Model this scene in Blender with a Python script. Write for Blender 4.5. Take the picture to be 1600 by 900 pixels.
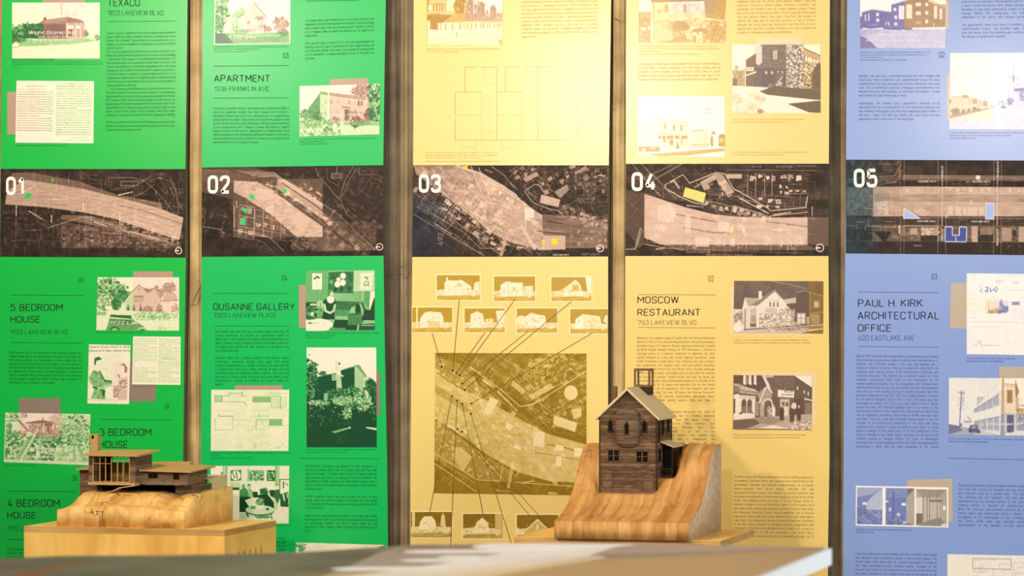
import bpy, bmesh, math, random
import numpy as np
from mathutils import Vector

for o in list(bpy.data.objects):
    bpy.data.objects.remove(o)
SC = bpy.context.scene
COL = SC.collection
rnd = random.Random(7)

# ------------------------------------------------------------------ camera, world, lights, exposure
YAW = math.radians(15.5)
F = 5090.0
CAM = Vector((2.611, -9.415, 1.45))
HOR = 480.0
cd = bpy.data.cameras.new('camera')
cam = bpy.data.objects.new('camera', cd)
COL.objects.link(cam)
cam.location = CAM
cam.rotation_euler = (math.pi / 2, 0, YAW)
cd.sensor_width = 36.0
cd.lens = F / 1600.0 * 36.0
cd.shift_y = (HOR - 450.0) / 1600.0
cd.dof.use_dof = True
cd.dof.focus_distance = 9.72
cd.dof.aperture_fstop = 7.0
SC.camera = cam

SC.view_settings.view_transform = 'Standard'
SC.view_settings.look = 'None'
SC.view_settings.exposure = 0.0
SC.view_settings.gamma = 1.0
SC.view_settings.use_curve_mapping = False

wd = bpy.data.worlds.new('world')
SC.world = wd
wd.use_nodes = True
bg = wd.node_tree.nodes['Background']
bg.inputs[0].default_value = (1.0, 0.95, 0.88, 1)
bg.inputs[1].default_value = 0.16


def spot(name, loc, aim, energy, color, angle, blend, size):
    l = bpy.data.lights.new(name, 'SPOT')
    l.energy = energy; l.color = color
    l.spot_size = math.radians(angle); l.spot_blend = blend
    l.shadow_soft_size = size
    o = bpy.data.objects.new(name, l)
    COL.objects.link(o)
    o.location = loc
    d = Vector(aim) - Vector(loc)
    o.rotation_euler = d.to_track_quat('-Z', 'Y').to_euler()
    return o


def area(name, loc, aim, energy, color, sx, sy):
    l = bpy.data.lights.new(name, 'AREA')
    l.energy = energy; l.color = color; l.shape = 'RECTANGLE'
    l.size = sx; l.size_y = sy
    o = bpy.data.objects.new(name, l)
    COL.objects.link(o)
    o.location = loc
    d = Vector(aim) - Vector(loc)
    o.rotation_euler = d.to_track_quat('-Z', 'Y').to_euler()
    return o


def gloss_lamp(name, px, py, dist, energy, color, size=0.1, cone=84):
    """a lamp in front of the wall, hung where the glossy paper at (px, py) mirrors it"""
    u = (px - 800.0) / F; v = (HOR - py) / F
    dx, dy = -math.sin(YAW) + u * math.cos(YAW), math.cos(YAW) + u * math.sin(YAW)
    k = (9.415 + dist) / dy
    loc = (CAM.x + dx * k, -dist, CAM.z + v * k)
    aim = (CAM.x + dx * 9.415 / dy + 0.1, 0.0, CAM.z + v * 9.415 / dy - 0.35)
    return spot(name, loc, aim, energy, color, cone, 1.0, size)


WARM = (1.0, 0.86, 0.73)
gloss_lamp('lamp_left', 345, 50, 4.0, 105, WARM)
gloss_lamp('lamp_middle', 955, 140, 4.0, 215, WARM)
gloss_lamp('lamp_right', 1565, 170, 4.0, 128, (1.0, 0.9, 0.78))
spot('track_spot', (-1.9, -2.4, 3.9), (-0.4, 0, 1.25), 365, WARM, 100, 1.0, 0.3)
area('table_fill', (0.9, -4.7, 3.6), (0.9, -4.7, 0.0), 36, (1.0, 0.92, 0.82), 0.6, 0.6)  # unseen fill light, added to brighten the table print
area('window_daylight', (6.0, -4.5, 2.2), (0.3, -0.3, 1.0), 265, (0.9, 0.96, 1.0), 2.0, 2.2)


# ------------------------------------------------------------------ helpers
def lin(c):
    c = np.asarray(c, float) / 255.0
    return np.where(c <= 0.04045, c / 12.92, ((c + 0.055) / 1.055) ** 2.4)


SY, CY = math.sin(YAW), math.cos(YAW)


def at(px, py, y):
    """point on the vertical plane Y = y seen at that place of the photograph"""
    px = np.asarray(px, float); py = np.asarray(py, float)
    u = (px - 800.0) / F; v = (HOR - py) / F
    dx = -SY + u * CY; dy = CY + u * SY
    t = (y - CAM.y) / dy
    return CAM.x + t * dx, CAM.z + t * v


def atz(px, py, z):
    """point on the level plane Z = z"""
    u = (px - 800.0) / F; v = (HOR - py) / F
    t = (z - CAM.z) / v
    return CAM.x + t * (-SY + u * CY), CAM.y + t * (CY + u * SY)


def tag(o, label=None, cat=None, group=None, kind=None):
    if label: o['label'] = label
    if cat: o['category'] = cat
    if group: o['group'] = group
    if kind: o['kind'] = kind
    return o


def empty(name, loc, label, cat, group=None):
    o = bpy.data.objects.new(name, None)
    o.empty_display_size = 0.05
    COL.objects.link(o)
    o.location = loc
    return tag(o, label, cat, group)


def wloc(o):
    v = Vector((0, 0, 0))
    while o is not None:
        v = v + o.location
        o = o.parent
    return v


def link(name, me, mat=None, parent=None):
    o = bpy.data.objects.new(name, me)
    COL.objects.link(o)
    if mat is not None:
        for m in (mat if isinstance(mat, (list, tuple)) else [mat]):
            me.materials.append(m)
    if parent is not None:
        w = wloc(parent)
        me.transform(__import__('mathutils').Matrix.Translation(-w))
        o.parent = parent
    return o


def mesh_np(name, co, faces_flat, nper, mat, parent, cols=None):
    """co (n,3) world; faces_flat flat index array; nper corners per face"""
    me = bpy.data.meshes.new(name)
    co = np.ascontiguousarray(co, dtype=np.float32)
    n = len(co); nl = len(faces_flat); nf = nl // nper
    me.vertices.add(n); me.vertices.foreach_set('co', co.ravel())
    me.loops.add(nl); me.loops.foreach_set('vertex_index', np.asarray(faces_flat, dtype=np.int32))
    me.polygons.add(nf)
    me.polygons.foreach_set('loop_start', np.arange(0, nl, nper, dtype=np.int32))
    me.update(calc_edges=True)
    if cols is not None:
        a = me.color_attributes.new('ink', 'FLOAT_COLOR', 'POINT')
        c4 = np.ones((n, 4), np.float32); c4[:, :3] = cols
        a.data.foreach_set('color', c4.ravel())
    me.validate()
    return link(name, me, mat, parent)


def bm_obj(name, bm, mat, parent=None, smooth=False):
    bmesh.ops.recalc_face_normals(bm, faces=bm.faces[:])
    me = bpy.data.meshes.new(name)
    bm.to_mesh(me); bm.free()
    if smooth:
        for p in me.polygons: p.use_smooth = True
    return link(name, me, mat, parent)


def add_box(bm, x0, x1, y0, y1, z0, z1, bev=0.0, mi=0):
    vs = [bm.verts.new((x, y, z)) for x in (x0, x1) for y in (y0, y1) for z in (z0, z1)]
    fs = [(0, 1, 3, 2), (4, 6, 7, 5), (0, 4, 5, 1), (2, 3, 7, 6), (0, 2, 6, 4), (1, 5, 7, 3)]
    faces = [bm.faces.new([vs[i] for i in f]) for f in fs]
    for f in faces: f.material_index = mi
    if bev > 0:
        es = {e for f in faces for e in f.edges}
        bmesh.ops.bevel(bm, geom=list(es), offset=bev, segments=2, affect='EDGES', profile=0.6)
    return vs


def box(name, x0, x1, y0, y1, z0, z1, mat, parent=None, bev=0.0):
    bm = bmesh.new()
    add_box(bm, min(x0, x1), max(x0, x1), min(y0, y1), max(y0, y1), min(z0, z1), max(z0, z1), bev)
    return bm_obj(name, bm, mat, parent)


def add_prism(bm, pts_a, pts_b):
    """closed solid between two matching loops of 3-D points"""
    a = [bm.verts.new(p) for p in pts_a]; b = [bm.verts.new(p) for p in pts_b]
    n = len(a)
    bm.faces.new(a); bm.faces.new(b[::-1])
    for i in range(n):
        j = (i + 1) % n
        bm.faces.new((a[j], a[i], b[i], b[j]))


def add_tube(bm, pts, r, sides=6):
    pts = [Vector(p) for p in pts]
    rings = []
    for i, p in enumerate(pts):
        d = (pts[min(i + 1, len(pts) - 1)] - pts[max(i - 1, 0)]).normalized()
        a = d.cross(Vector((0, 0, 1)))
        if a.length < 1e-3: a = d.cross(Vector((1, 0, 0)))
        a.normalize(); b = d.cross(a).normalized()
        rings.append([bm.verts.new(p + a * r * math.cos(2 * math.pi * k / sides) + b * r * math.sin(2 * math.pi * k / sides)) for k in range(sides)])
    for i in range(len(rings) - 1):
        for k in range(sides):
            bm.faces.new((rings[i][k], rings[i][(k + 1) % sides], rings[i + 1][(k + 1) % sides], rings[i + 1][k]))
    bm.faces.new(rings[0]); bm.faces.new(rings[-1][::-1])


# ------------------------------------------------------------------ materials
def mat_base(name, rough=0.6, spec=0.3):
    m = bpy.data.materials.new(name)
    m.use_nodes = True
    nt = m.node_tree
    b = nt.nodes['Principled BSDF']
    b.inputs['Roughness'].default_value = rough
    b.inputs['Specular IOR Level'].default_value = spec
    return m, nt, b


def nd(nt, typ, **kw):
    n = nt.nodes.new(typ)
    for k, v in kw.items():
        setattr(n, k, v)
    return n


def ramp(nt, stops):
    r = nd(nt, 'ShaderNodeValToRGB')
    el = r.color_ramp.elements
    while len(el) < len(stops): el.new(0.5)
    for e, (p, c) in zip(el, stops):
        e.position = p; e.color = (*c, 1)
    return r


def coords(nt, scale, rot=(0, 0, 0)):
    g = nd(nt, 'ShaderNodeNewGeometry')
    mp = nd(nt, 'ShaderNodeMapping')
    mp.inputs['Scale'].default_value = scale
    mp.inputs['Rotation'].default_value = rot
    nt.links.new(g.outputs['Position'], mp.inputs['Vector'])
    return mp.outputs['Vector']


def noise_mat(name, stops, scale, nscale=1.0, detail=6, rough=0.7, spec=0.25, bump=0.0, bdist=0.002, rot=(0, 0, 0), distort=0.0):
    m, nt, b = mat_base(name, rough, spec)
    v = coords(nt, scale, rot)
    n = nd(nt, 'ShaderNodeTexNoise')
    n.inputs['Scale'].default_value = nscale; n.inputs['Detail'].default_value = detail
    n.inputs['Distortion'].default_value = distort
    nt.links.new(v, n.inputs['Vector'])
    r = ramp(nt, stops)
    nt.links.new(n.outputs['Fac'], r.inputs['Fac'])
    nt.links.new(r.outputs['Color'], b.inputs['Base Color'])
    if bump:
        bp = nd(nt, 'ShaderNodeBump')
        bp.inputs['Strength'].default_value = bump; bp.inputs['Distance'].default_value = bdist
        nt.links.new(n.outputs['Fac'], bp.inputs['Height'])
        nt.links.new(bp.outputs['Normal'], b.inputs['Normal'])
    return m


def flat_mat(name, col, rough=0.6, spec=0.3, grain=0.05):
    c = lin(col)
    return noise_mat(name, [(0.3, tuple(c * (1 - grain))), (0.7, tuple(np.minimum(c * (1 + grain), 1)))], (1, 1, 1), 160, 3, rough, spec)


def paper_mat(name, col, rough=0.27, spec=0.5):
    """inkjet paper: the ink colour with a fine speckle"""
    c = lin(col)
    return noise_mat(name, [(0.32, tuple(c * 0.9)), (0.5, tuple(c)), (0.7, tuple(np.minimum(c * 1.1 + 0.006, 1)))], (1, 1, 1), 420, 2, rough, spec)


def ink_mat(name, rough, spec):
    m, nt, b = mat_base(name, rough, spec)
    a = nd(nt, 'ShaderNodeVertexColor', layer_name='ink')
    n = nd(nt, 'ShaderNodeTexNoise')
    n.inputs['Scale'].default_value = 420; n.inputs['Detail'].default_value = 2
    nt.links.new(coords(nt, (1, 1, 1)), n.inputs['Vector'])
    r = ramp(nt, [(0.32, (0.9,) * 3), (0.5, (1.0,) * 3), (0.7, (1.1,) * 3)])
    nt.links.new(n.outputs['Fac'], r.inputs['Fac'])
    mx = nd(nt, 'ShaderNodeMix', data_type='RGBA', blend_type='MULTIPLY')
    mx.inputs['Factor'].default_value = 1.0
    nt.links.new(a.outputs['Color'], mx.inputs[6]); nt.links.new(r.outputs['Color'], mx.inputs[7])
    nt.links.new(mx.outputs[2], b.inputs['Base Color'])
    return m


INK = ink_mat('printed_ink', 0.27, 0.5)
INK_MATTE = ink_mat('matte_printed_ink', 0.5, 0.16)


def concrete_mat(name, a, b_, c):
    """board-formed concrete: vertical streaks, blotches and air holes"""
    m, nt, b = mat_base(name, 0.85, 0.2)
    n1 = nd(nt, 'ShaderNodeTexNoise'); n1.inputs['Scale'].default_value = 1.0; n1.inputs['Detail'].default_value = 6
    nt.links.new(coords(nt, (90, 30, 2.2)), n1.inputs['Vector'])
    n2 = nd(nt, 'ShaderNodeTexNoise'); n2.inputs['Scale'].default_value = 9; n2.inputs['Detail'].default_value = 7
    nt.links.new(coords(nt, (1, 1, 1)), n2.inputs['Vector'])
    ad = nd(nt, 'ShaderNodeMath', operation='ADD')
    nt.links.new(n1.outputs['Fac'], ad.inputs[0]); nt.links.new(n2.outputs['Fac'], ad.inputs[1])
    ml = nd(nt, 'ShaderNodeMath', operation='MULTIPLY'); ml.inputs[1].default_value = 0.5
    nt.links.new(ad.outputs[0], ml.inputs[0])
    r = ramp(nt, [(0.32, a), (0.5, b_), (0.68, c)])
    nt.links.new(ml.outputs[0], r.inputs['Fac'])
    v = nd(nt, 'ShaderNodeTexVoronoi'); v.inputs['Scale'].default_value = 62
    nt.links.new(coords(nt, (1, 1, 0.85)), v.inputs['Vector'])
    r2 = ramp(nt, [(0.075, (0.12,) * 3), (0.11, (1, 1, 1))])
    nt.links.new(v.outputs['Distance'], r2.inputs['Fac'])
    n3 = nd(nt, 'ShaderNodeTexNoise'); n3.inputs['Scale'].default_value = 22
    nt.links.new(coords(nt, (1, 1, 1)), n3.inputs['Vector'])
    r3 = ramp(nt, [(0.5, (1, 1, 1)), (0.58, (0, 0, 0))])
    nt.links.new(n3.outputs['Fac'], r3.inputs['Fac'])
    mxh = nd(nt, 'ShaderNodeMix', data_type='RGBA', blend_type='LIGHTEN'); mxh.inputs['Factor'].default_value = 1
    nt.links.new(r2.outputs['Color'], mxh.inputs[6]); nt.links.new(r3.outputs['Color'], mxh.inputs[7])
    mx = nd(nt, 'ShaderNodeMix', data_type='RGBA', blend_type='MULTIPLY'); mx.inputs['Factor'].default_value = 1
    nt.links.new(r.outputs['Color'], mx.inputs[6]); nt.links.new(mxh.outputs[2], mx.inputs[7])
    nt.links.new(mx.outputs[2], b.inputs['Base Color'])
    bp = nd(nt, 'ShaderNodeBump'); bp.inputs['Strength'].default_value = 0.5; bp.inputs['Distance'].default_value = 0.003
    nt.links.new(n1.outputs['Fac'], bp.inputs['Height'])
    nt.links.new(bp.outputs['Normal'], b.inputs['Normal'])
    return m


M = {}
M['concrete'] = concrete_mat('board_formed_concrete', (0.20, 0.135, 0.06), (0.44, 0.31, 0.135), (0.66, 0.49, 0.24))
M['concrete_grey'] = concrete_mat('shaded_stained_concrete', (0.05, 0.038, 0.022), (0.115, 0.088, 0.054), (0.21, 0.165, 0.105))  # dark tone holds the shadow of the panel edges as well as stain
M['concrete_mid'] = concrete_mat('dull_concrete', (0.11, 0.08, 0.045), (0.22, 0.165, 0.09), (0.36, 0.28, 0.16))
M['floor'] = noise_mat('sealed_concrete_floor', [(0.3, (0.10, 0.095, 0.085)), (0.7, (0.20, 0.19, 0.17))], (1, 1, 1), 3, 8, 0.5, 0.4, 0.1)
M['panel_edge'] = flat_mat('panel_edge_board', (104, 96, 74), 0.7)
M['dark'] = flat_mat('dark_interior', (18, 15, 12), 0.9, 0.1)
M['wire'] = flat_mat('thin_wire', (70, 55, 35), 0.5, 0.4)


# ------------------------------------------------------------------ lettering (built-in font, one mesh per glyph, set line by line)
FONT = {
'A': '0,0 3,10 6,0;1,3 5,3', 'B': '0,0 0,10;~0,10 5,10 5,5.3 0,5.3;~0,5.3 5.4,5.3 5.4,0 0,0', 'C': '~5.4,7.4 5.4,10 0,10 0,0 5.4,0 5.4,2.6', 'D': '0,0 0,10;~0,10 5.4,10 5.4,0 0,0',
'E': '4.8,10 0,10 0,0 4.8,0;0,5.2 4.2,5.2', 'F': '4.8,10 0,10 0,0;0,5.2 4.2,5.2', 'G': '~5.4,7.6 5.4,10 0,10 0,0 5.4,0 5.4,4.8;5.4,4.8 2.9,4.8', 'H': '0,0 0,10;5.6,0 5.6,10;0,5.2 5.6,5.2', 'I': '0,0 0,10',
'J': '~3.6,10 3.6,0 0,0 0,2.4', 'K': '0,0 0,10;5.3,10 0,4;2,5.9 5.6,0', 'L': '0,10 0,0 4.6,0', 'M': '0,0 0,10 3.5,3.6 7,10 7,0', 'N': '0,0 0,10 5.8,0 5.8,10', 'O': '@0,0 5.6,0 5.6,10 0,10',
'P': '0,0 0,10;~0,10 5.2,10 5.2,4.6 0,4.6', 'Q': '@0,0 5.6,0 5.6,10 0,10;3.4,2.2 5.8,-.6', 'R': '0,0 0,10;~0,10 5.2,10 5.2,4.8 0,4.8;2.6,4.8 5.4,0', 'S': '~5.2,7.6 5.2,10 0,10 0,5.1 5.2,5.1 5.2,0 0,0 0,2.4',
'T': '0,10 5.8,10;2.9,10 2.9,0', 'U': '~0,10 0,0 5.6,0 5.6,10', 'V': '0,10 2.9,0 5.8,10', 'W': '0,10 2,0 4.2,10 6.4,0 8.4,10', 'X': '0,0 5.6,10;0,10 5.6,0', 'Y': '0,10 2.9,4.6 5.8,10;2.9,4.6 2.9,0', 'Z': '0,10 5.2,10 0,0 5.2,0',
'a': '~.4,7 4.2,7 4.2,0;~4.2,4 0,4 0,0 4.2,0', 'b': '0,10 0,0;~0,7 4.4,7 4.4,0 0,0', 'c': '~4,5.2 4,7 0,7 0,0 4,0 4,1.8', 'd': '4.4,10 4.4,0;~4.4,7 0,7 0,0 4.4,0', 'e': '~0,3.6 4.3,3.6 4.3,7 0,7 0,0 4.1,0',
'f': '~2.8,10 1,10 1,0;0,7 2.6,7', 'g': '~4.4,7 0,7 0,0 4.4,0;~4.4,7 4.4,-2.8 .3,-2.8', 'h': '0,10 0,0;~0,7 4.2,7 4.2,0', 'i': '0,0 0,7;0,9 0,10', 'j': '~1,7 1,-2.8 -.6,-2.8', 'k': '0,10 0,0;3.9,7 0,2.6;1.5,4.2 4.1,0',
'l': '~0,10 0,0 1.4,0', 'm': '0,7 0,0;~0,7 3.5,7 3.5,0;~3.5,7 7,7 7,0', 'n': '0,7 0,0;~0,7 4.2,7 4.2,0', 'o': '@0,0 4.4,0 4.4,7 0,7', 'p': '0,7 0,-2.8;~0,7 4.4,7 4.4,0 0,0', 'q': '4.4,7 4.4,-2.8;~4.4,7 0,7 0,0 4.4,0',
'r': '0,7 0,0;~0,5 0,7 2.6,7', 's': '~3.8,5.6 3.8,7 0,7 0,3.6 3.8,3.6 3.8,0 0,0 0,1.4', 't': '~.9,9.4 .9,0 2.6,0;0,7 2.6,7', 'u': '4.2,7 4.2,0;~0,7 0,0 4.2,0', 'v': '0,7 2.1,0 4.2,7', 'w': '0,7 1.5,0 3.2,7 4.9,0 6.4,7', 'x': '0,0 4,7;0,7 4,0',
'y': '0,7 2.1,0;4.2,7 1.4,-2.8 0,-2.8', 'z': '0,7 3.8,7 0,0 3.8,0',
'0': '@0,0 5.2,0 5.2,10 0,10', '1': '0,7.4 2.7,10 2.7,0', '2': '~0,7.4 0,10 5,10 5,6.2 .3,0* 5.2,0', '3': '~0,7.8 0,10 5,10 5,5.3 1.8,5.3;~1.8,5.3 5.2,5.3 5.2,0 0,0 0,2.2', '4': '3.2,10 0,2.4 5.4,2.4;3.9,5 3.9,0',
'5': '~4.8,10 .5,10* .2,5.6* 5.2,6.4 5.2,0 0,0 0,2.2', '6': '@0,0 5.2,0 5.2,6 0,6;3.2,10 .4,4.6', '7': '0,8 0,10 5,10 1.6,0', '8': '@0,0 5.2,0 5.2,5.3 0,5.3;@.3,5.3 4.9,5.3 4.9,10 .3,10', '9': '@0,4 5.2,4 5.2,10 0,10;4.8,5.4 2,0',
'.': '0,0 0,1', ',': '.4,.9 0,-1.6', ':': '0,0 0,1;0,6 0,7', ';': '.4,.9 0,-1.6;.3,6 .3,7', "'": '0,10 0,7.6', '"': '0,10 0,7.6;1.7,10 1.7,7.6', '-': '0,4.2 2.8,4.2', '—': '0,4.2 6.4,4.2', '$': '~4.8,7.6 4.8,9.4 0,9.4 0,5.1 4.8,5.1 4.8,.6 0,.6 0,2.4;2.4,11 2.4,-1',
'&': '~5.4,0 .6,7 .6,10 3.8,10 3.8,7 0,4.2 0,0 4.4,0 5.4,4', 'é': '~0,3.6 4.3,3.6 4.3,7 0,7 0,0 4.1,0;1.6,8.4 2.8,10.4', 'ç': '~4,5.2 4,7 0,7 0,0 4,0 4,1.8;2.2,0 1.6,-2.4'}
GL = {}


def bake_glyphs(key, w):
    """strokes of even width w, rounded where the drawing says so"""
    for c, spec in FONT.items():
        co, tr, n = [], [], 0; xmax = 0.0
        for si, st in enumerate(spec.split(';')):
            rd, cl = st[0] in '~@', st[0] == '@'
            raw = st.lstrip('~@').split(); P = [tuple(float(v) for v in q.rstrip('*').split(',')) for q in raw]
            sharp = [q.endswith('*') for q in raw]
            xmax = max(xmax, max(p[0] for p in P))
            pts = []; m = len(P)
            for i, p in enumerate(P):
                if not rd or sharp[i] or (not cl and i in (0, m - 1)): pts.append(p); continue
                a, b = P[i - 1], P[(i + 1) % m]
                la, lb = math.dist(a, p), math.dist(b, p); r = min(2.5, la * 0.49 if cl or i > 1 else la * 0.9, lb * 0.49 if cl or i < m - 2 else lb * 0.9)
                q0 = [p[k] + (a[k] - p[k]) * r / la for k in (0, 1)]; q1 = [p[k] + (b[k] - p[k]) * r / lb for k in (0, 1)]
                for t in (0, 0.25, 0.5, 0.75, 1): pts.append(tuple((1 - t) ** 2 * q0[k] + 2 * t * (1 - t) * p[k] + t * t * q1[k] for k in (0, 1)))
            pts = [p for i, p in enumerate(pts) if i == 0 or math.dist(p, pts[i - 1]) > 1e-4]
            if cl: pts.append(pts[0])
            N = len(pts); nr = []
            for i in range(N - 1):
                dx, dy = pts[i + 1][0] - pts[i][0], pts[i + 1][1] - pts[i][1]; L = math.hypot(dx, dy); nr.append((-dy / L, dx / L))
            for i in range(N):
                a = nr[i - 1] if i > 0 else (nr[-1] if cl else nr[0]); b = nr[i] if i < N - 1 else (nr[0] if cl else nr[-1])
                x, y = pts[i]
                y = w / 2 + y * (10 - w) / 10 if y >= 0 else y
                dot = a[0] * b[0] + a[1] * b[1]
                if 0 < i < N - 1 and dot < 0.25: pairs = [(a[0] * w / 2, a[1] * w / 2), (b[0] * w / 2, b[1] * w / 2)]      # a sharp corner: two butted strokes
                else: pairs = [((a[0] + b[0]) * w / 2 / (1 + dot), (a[1] + b[1]) * w / 2 / (1 + dot))]
                for q, (mx, my) in enumerate(pairs):
                    co += [(x + mx, y + my, si), (x - mx, y - my, si)]
                    if i and q == 0: tr += [n - 2, n - 1, n + 1, n - 2, n + 1, n]
                    n += 2
        co = np.array(co, np.float32); co[:, 0] += w / 2
        co[:, :2] /= 10
        GL[(c, key)] = (co, np.array(tr, np.int32), (xmax + w + 1.25) / 10)


bake_glyphs(False, 0.95)
bake_glyphs(True, 1.8)
bake_glyphs('head', 1.15)
CAPH = 1.0
SPACE = 0.36


def natural(s, bold=False, track=0.0):
    return sum((SPACE if c == ' ' else GL[(c, bold)][2]) + track for c in s) - track


class Text:
    def __init__(self): self.co = []; self.tr = []; self.n = 0

    def line(self, s, x0, x1, yb, cap, bold=False, track=0.0, justify=False, slope=0.0, shear=0.0, yc=None):
        """sets s from x0; x1 is the right edge (None = natural width); yb is the base line; all in photo pixels"""
        sy = cap / CAPH
        w = natural(s, bold, track)
        if not s.strip(): return
        sp = 0.0
        if x1 is None: sx = sy
        elif justify:
            sx = justify; ns = s.strip().count(' ')
            extra = (x1 - x0) - w * sx
            if extra < 0 or ns == 0: sx = (x1 - x0) / w if extra < 0 else sx
            else: sp = extra / ns
        else: sx = (x1 - x0) / w
        x = x0; b0 = None
        for c in s:
            if c == ' ': x += SPACE * sx + sp + track * sx; continue
            co, tr, adv = GL[(c, bold)]
            p = co.copy()
            if b0 is None: x -= p[:, 0].min() * sx; b0 = 1
            px = x + p[:, 0] * sx + shear * p[:, 1] * sy
            py = yb - p[:, 1] * sy + slope * (px - x0)
            self.co.append(np.stack([px, py, p[:, 2]], 1)); self.tr.append(tr + self.n); self.n += len(p)
            x += (adv + track) * sx

    def build(self, name, mat, parent, y, label=None):
        if not self.co: return None
        p = np.concatenate(self.co); t = np.concatenate(self.tr)
        X, Z = at(p[:, 0], p[:, 1], y)
        o = mesh_np(name, np.stack([X, y - 0.00006 * p[:, 2], Z], 1), t, 3, mat, parent)
        if label: o['label'] = label
        return o


# ------------------------------------------------------------------ little painter for the printed photographs, drawings and maps
def vn(X, Y, seed):
    xi = np.floor(X); yi = np.floor(Y); fx = X - xi; fy = Y - yi
    fx = fx * fx * (3 - 2 * fx); fy = fy * fy * (3 - 2 * fy)

    def h(i, j):
        v = np.sin(i * 127.1 + j * 311.7 + seed * 74.7) * 43758.5453
        return v - np.floor(v)
    return (h(xi, yi) * (1 - fx) + h(xi + 1, yi) * fx) * (1 - fy) + (h(xi, yi + 1) * (1 - fx) + h(xi + 1, yi + 1) * fx) * fy


def fbm(X, Y, s, seed, oc=3):
    v = 0; a = 0.5; t = 0
    for k in range(oc):
        v = v + a * vn(X / s, Y / s, seed + k * 13); t += a; a *= 0.55; s *= 0.47
    return v / t


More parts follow.
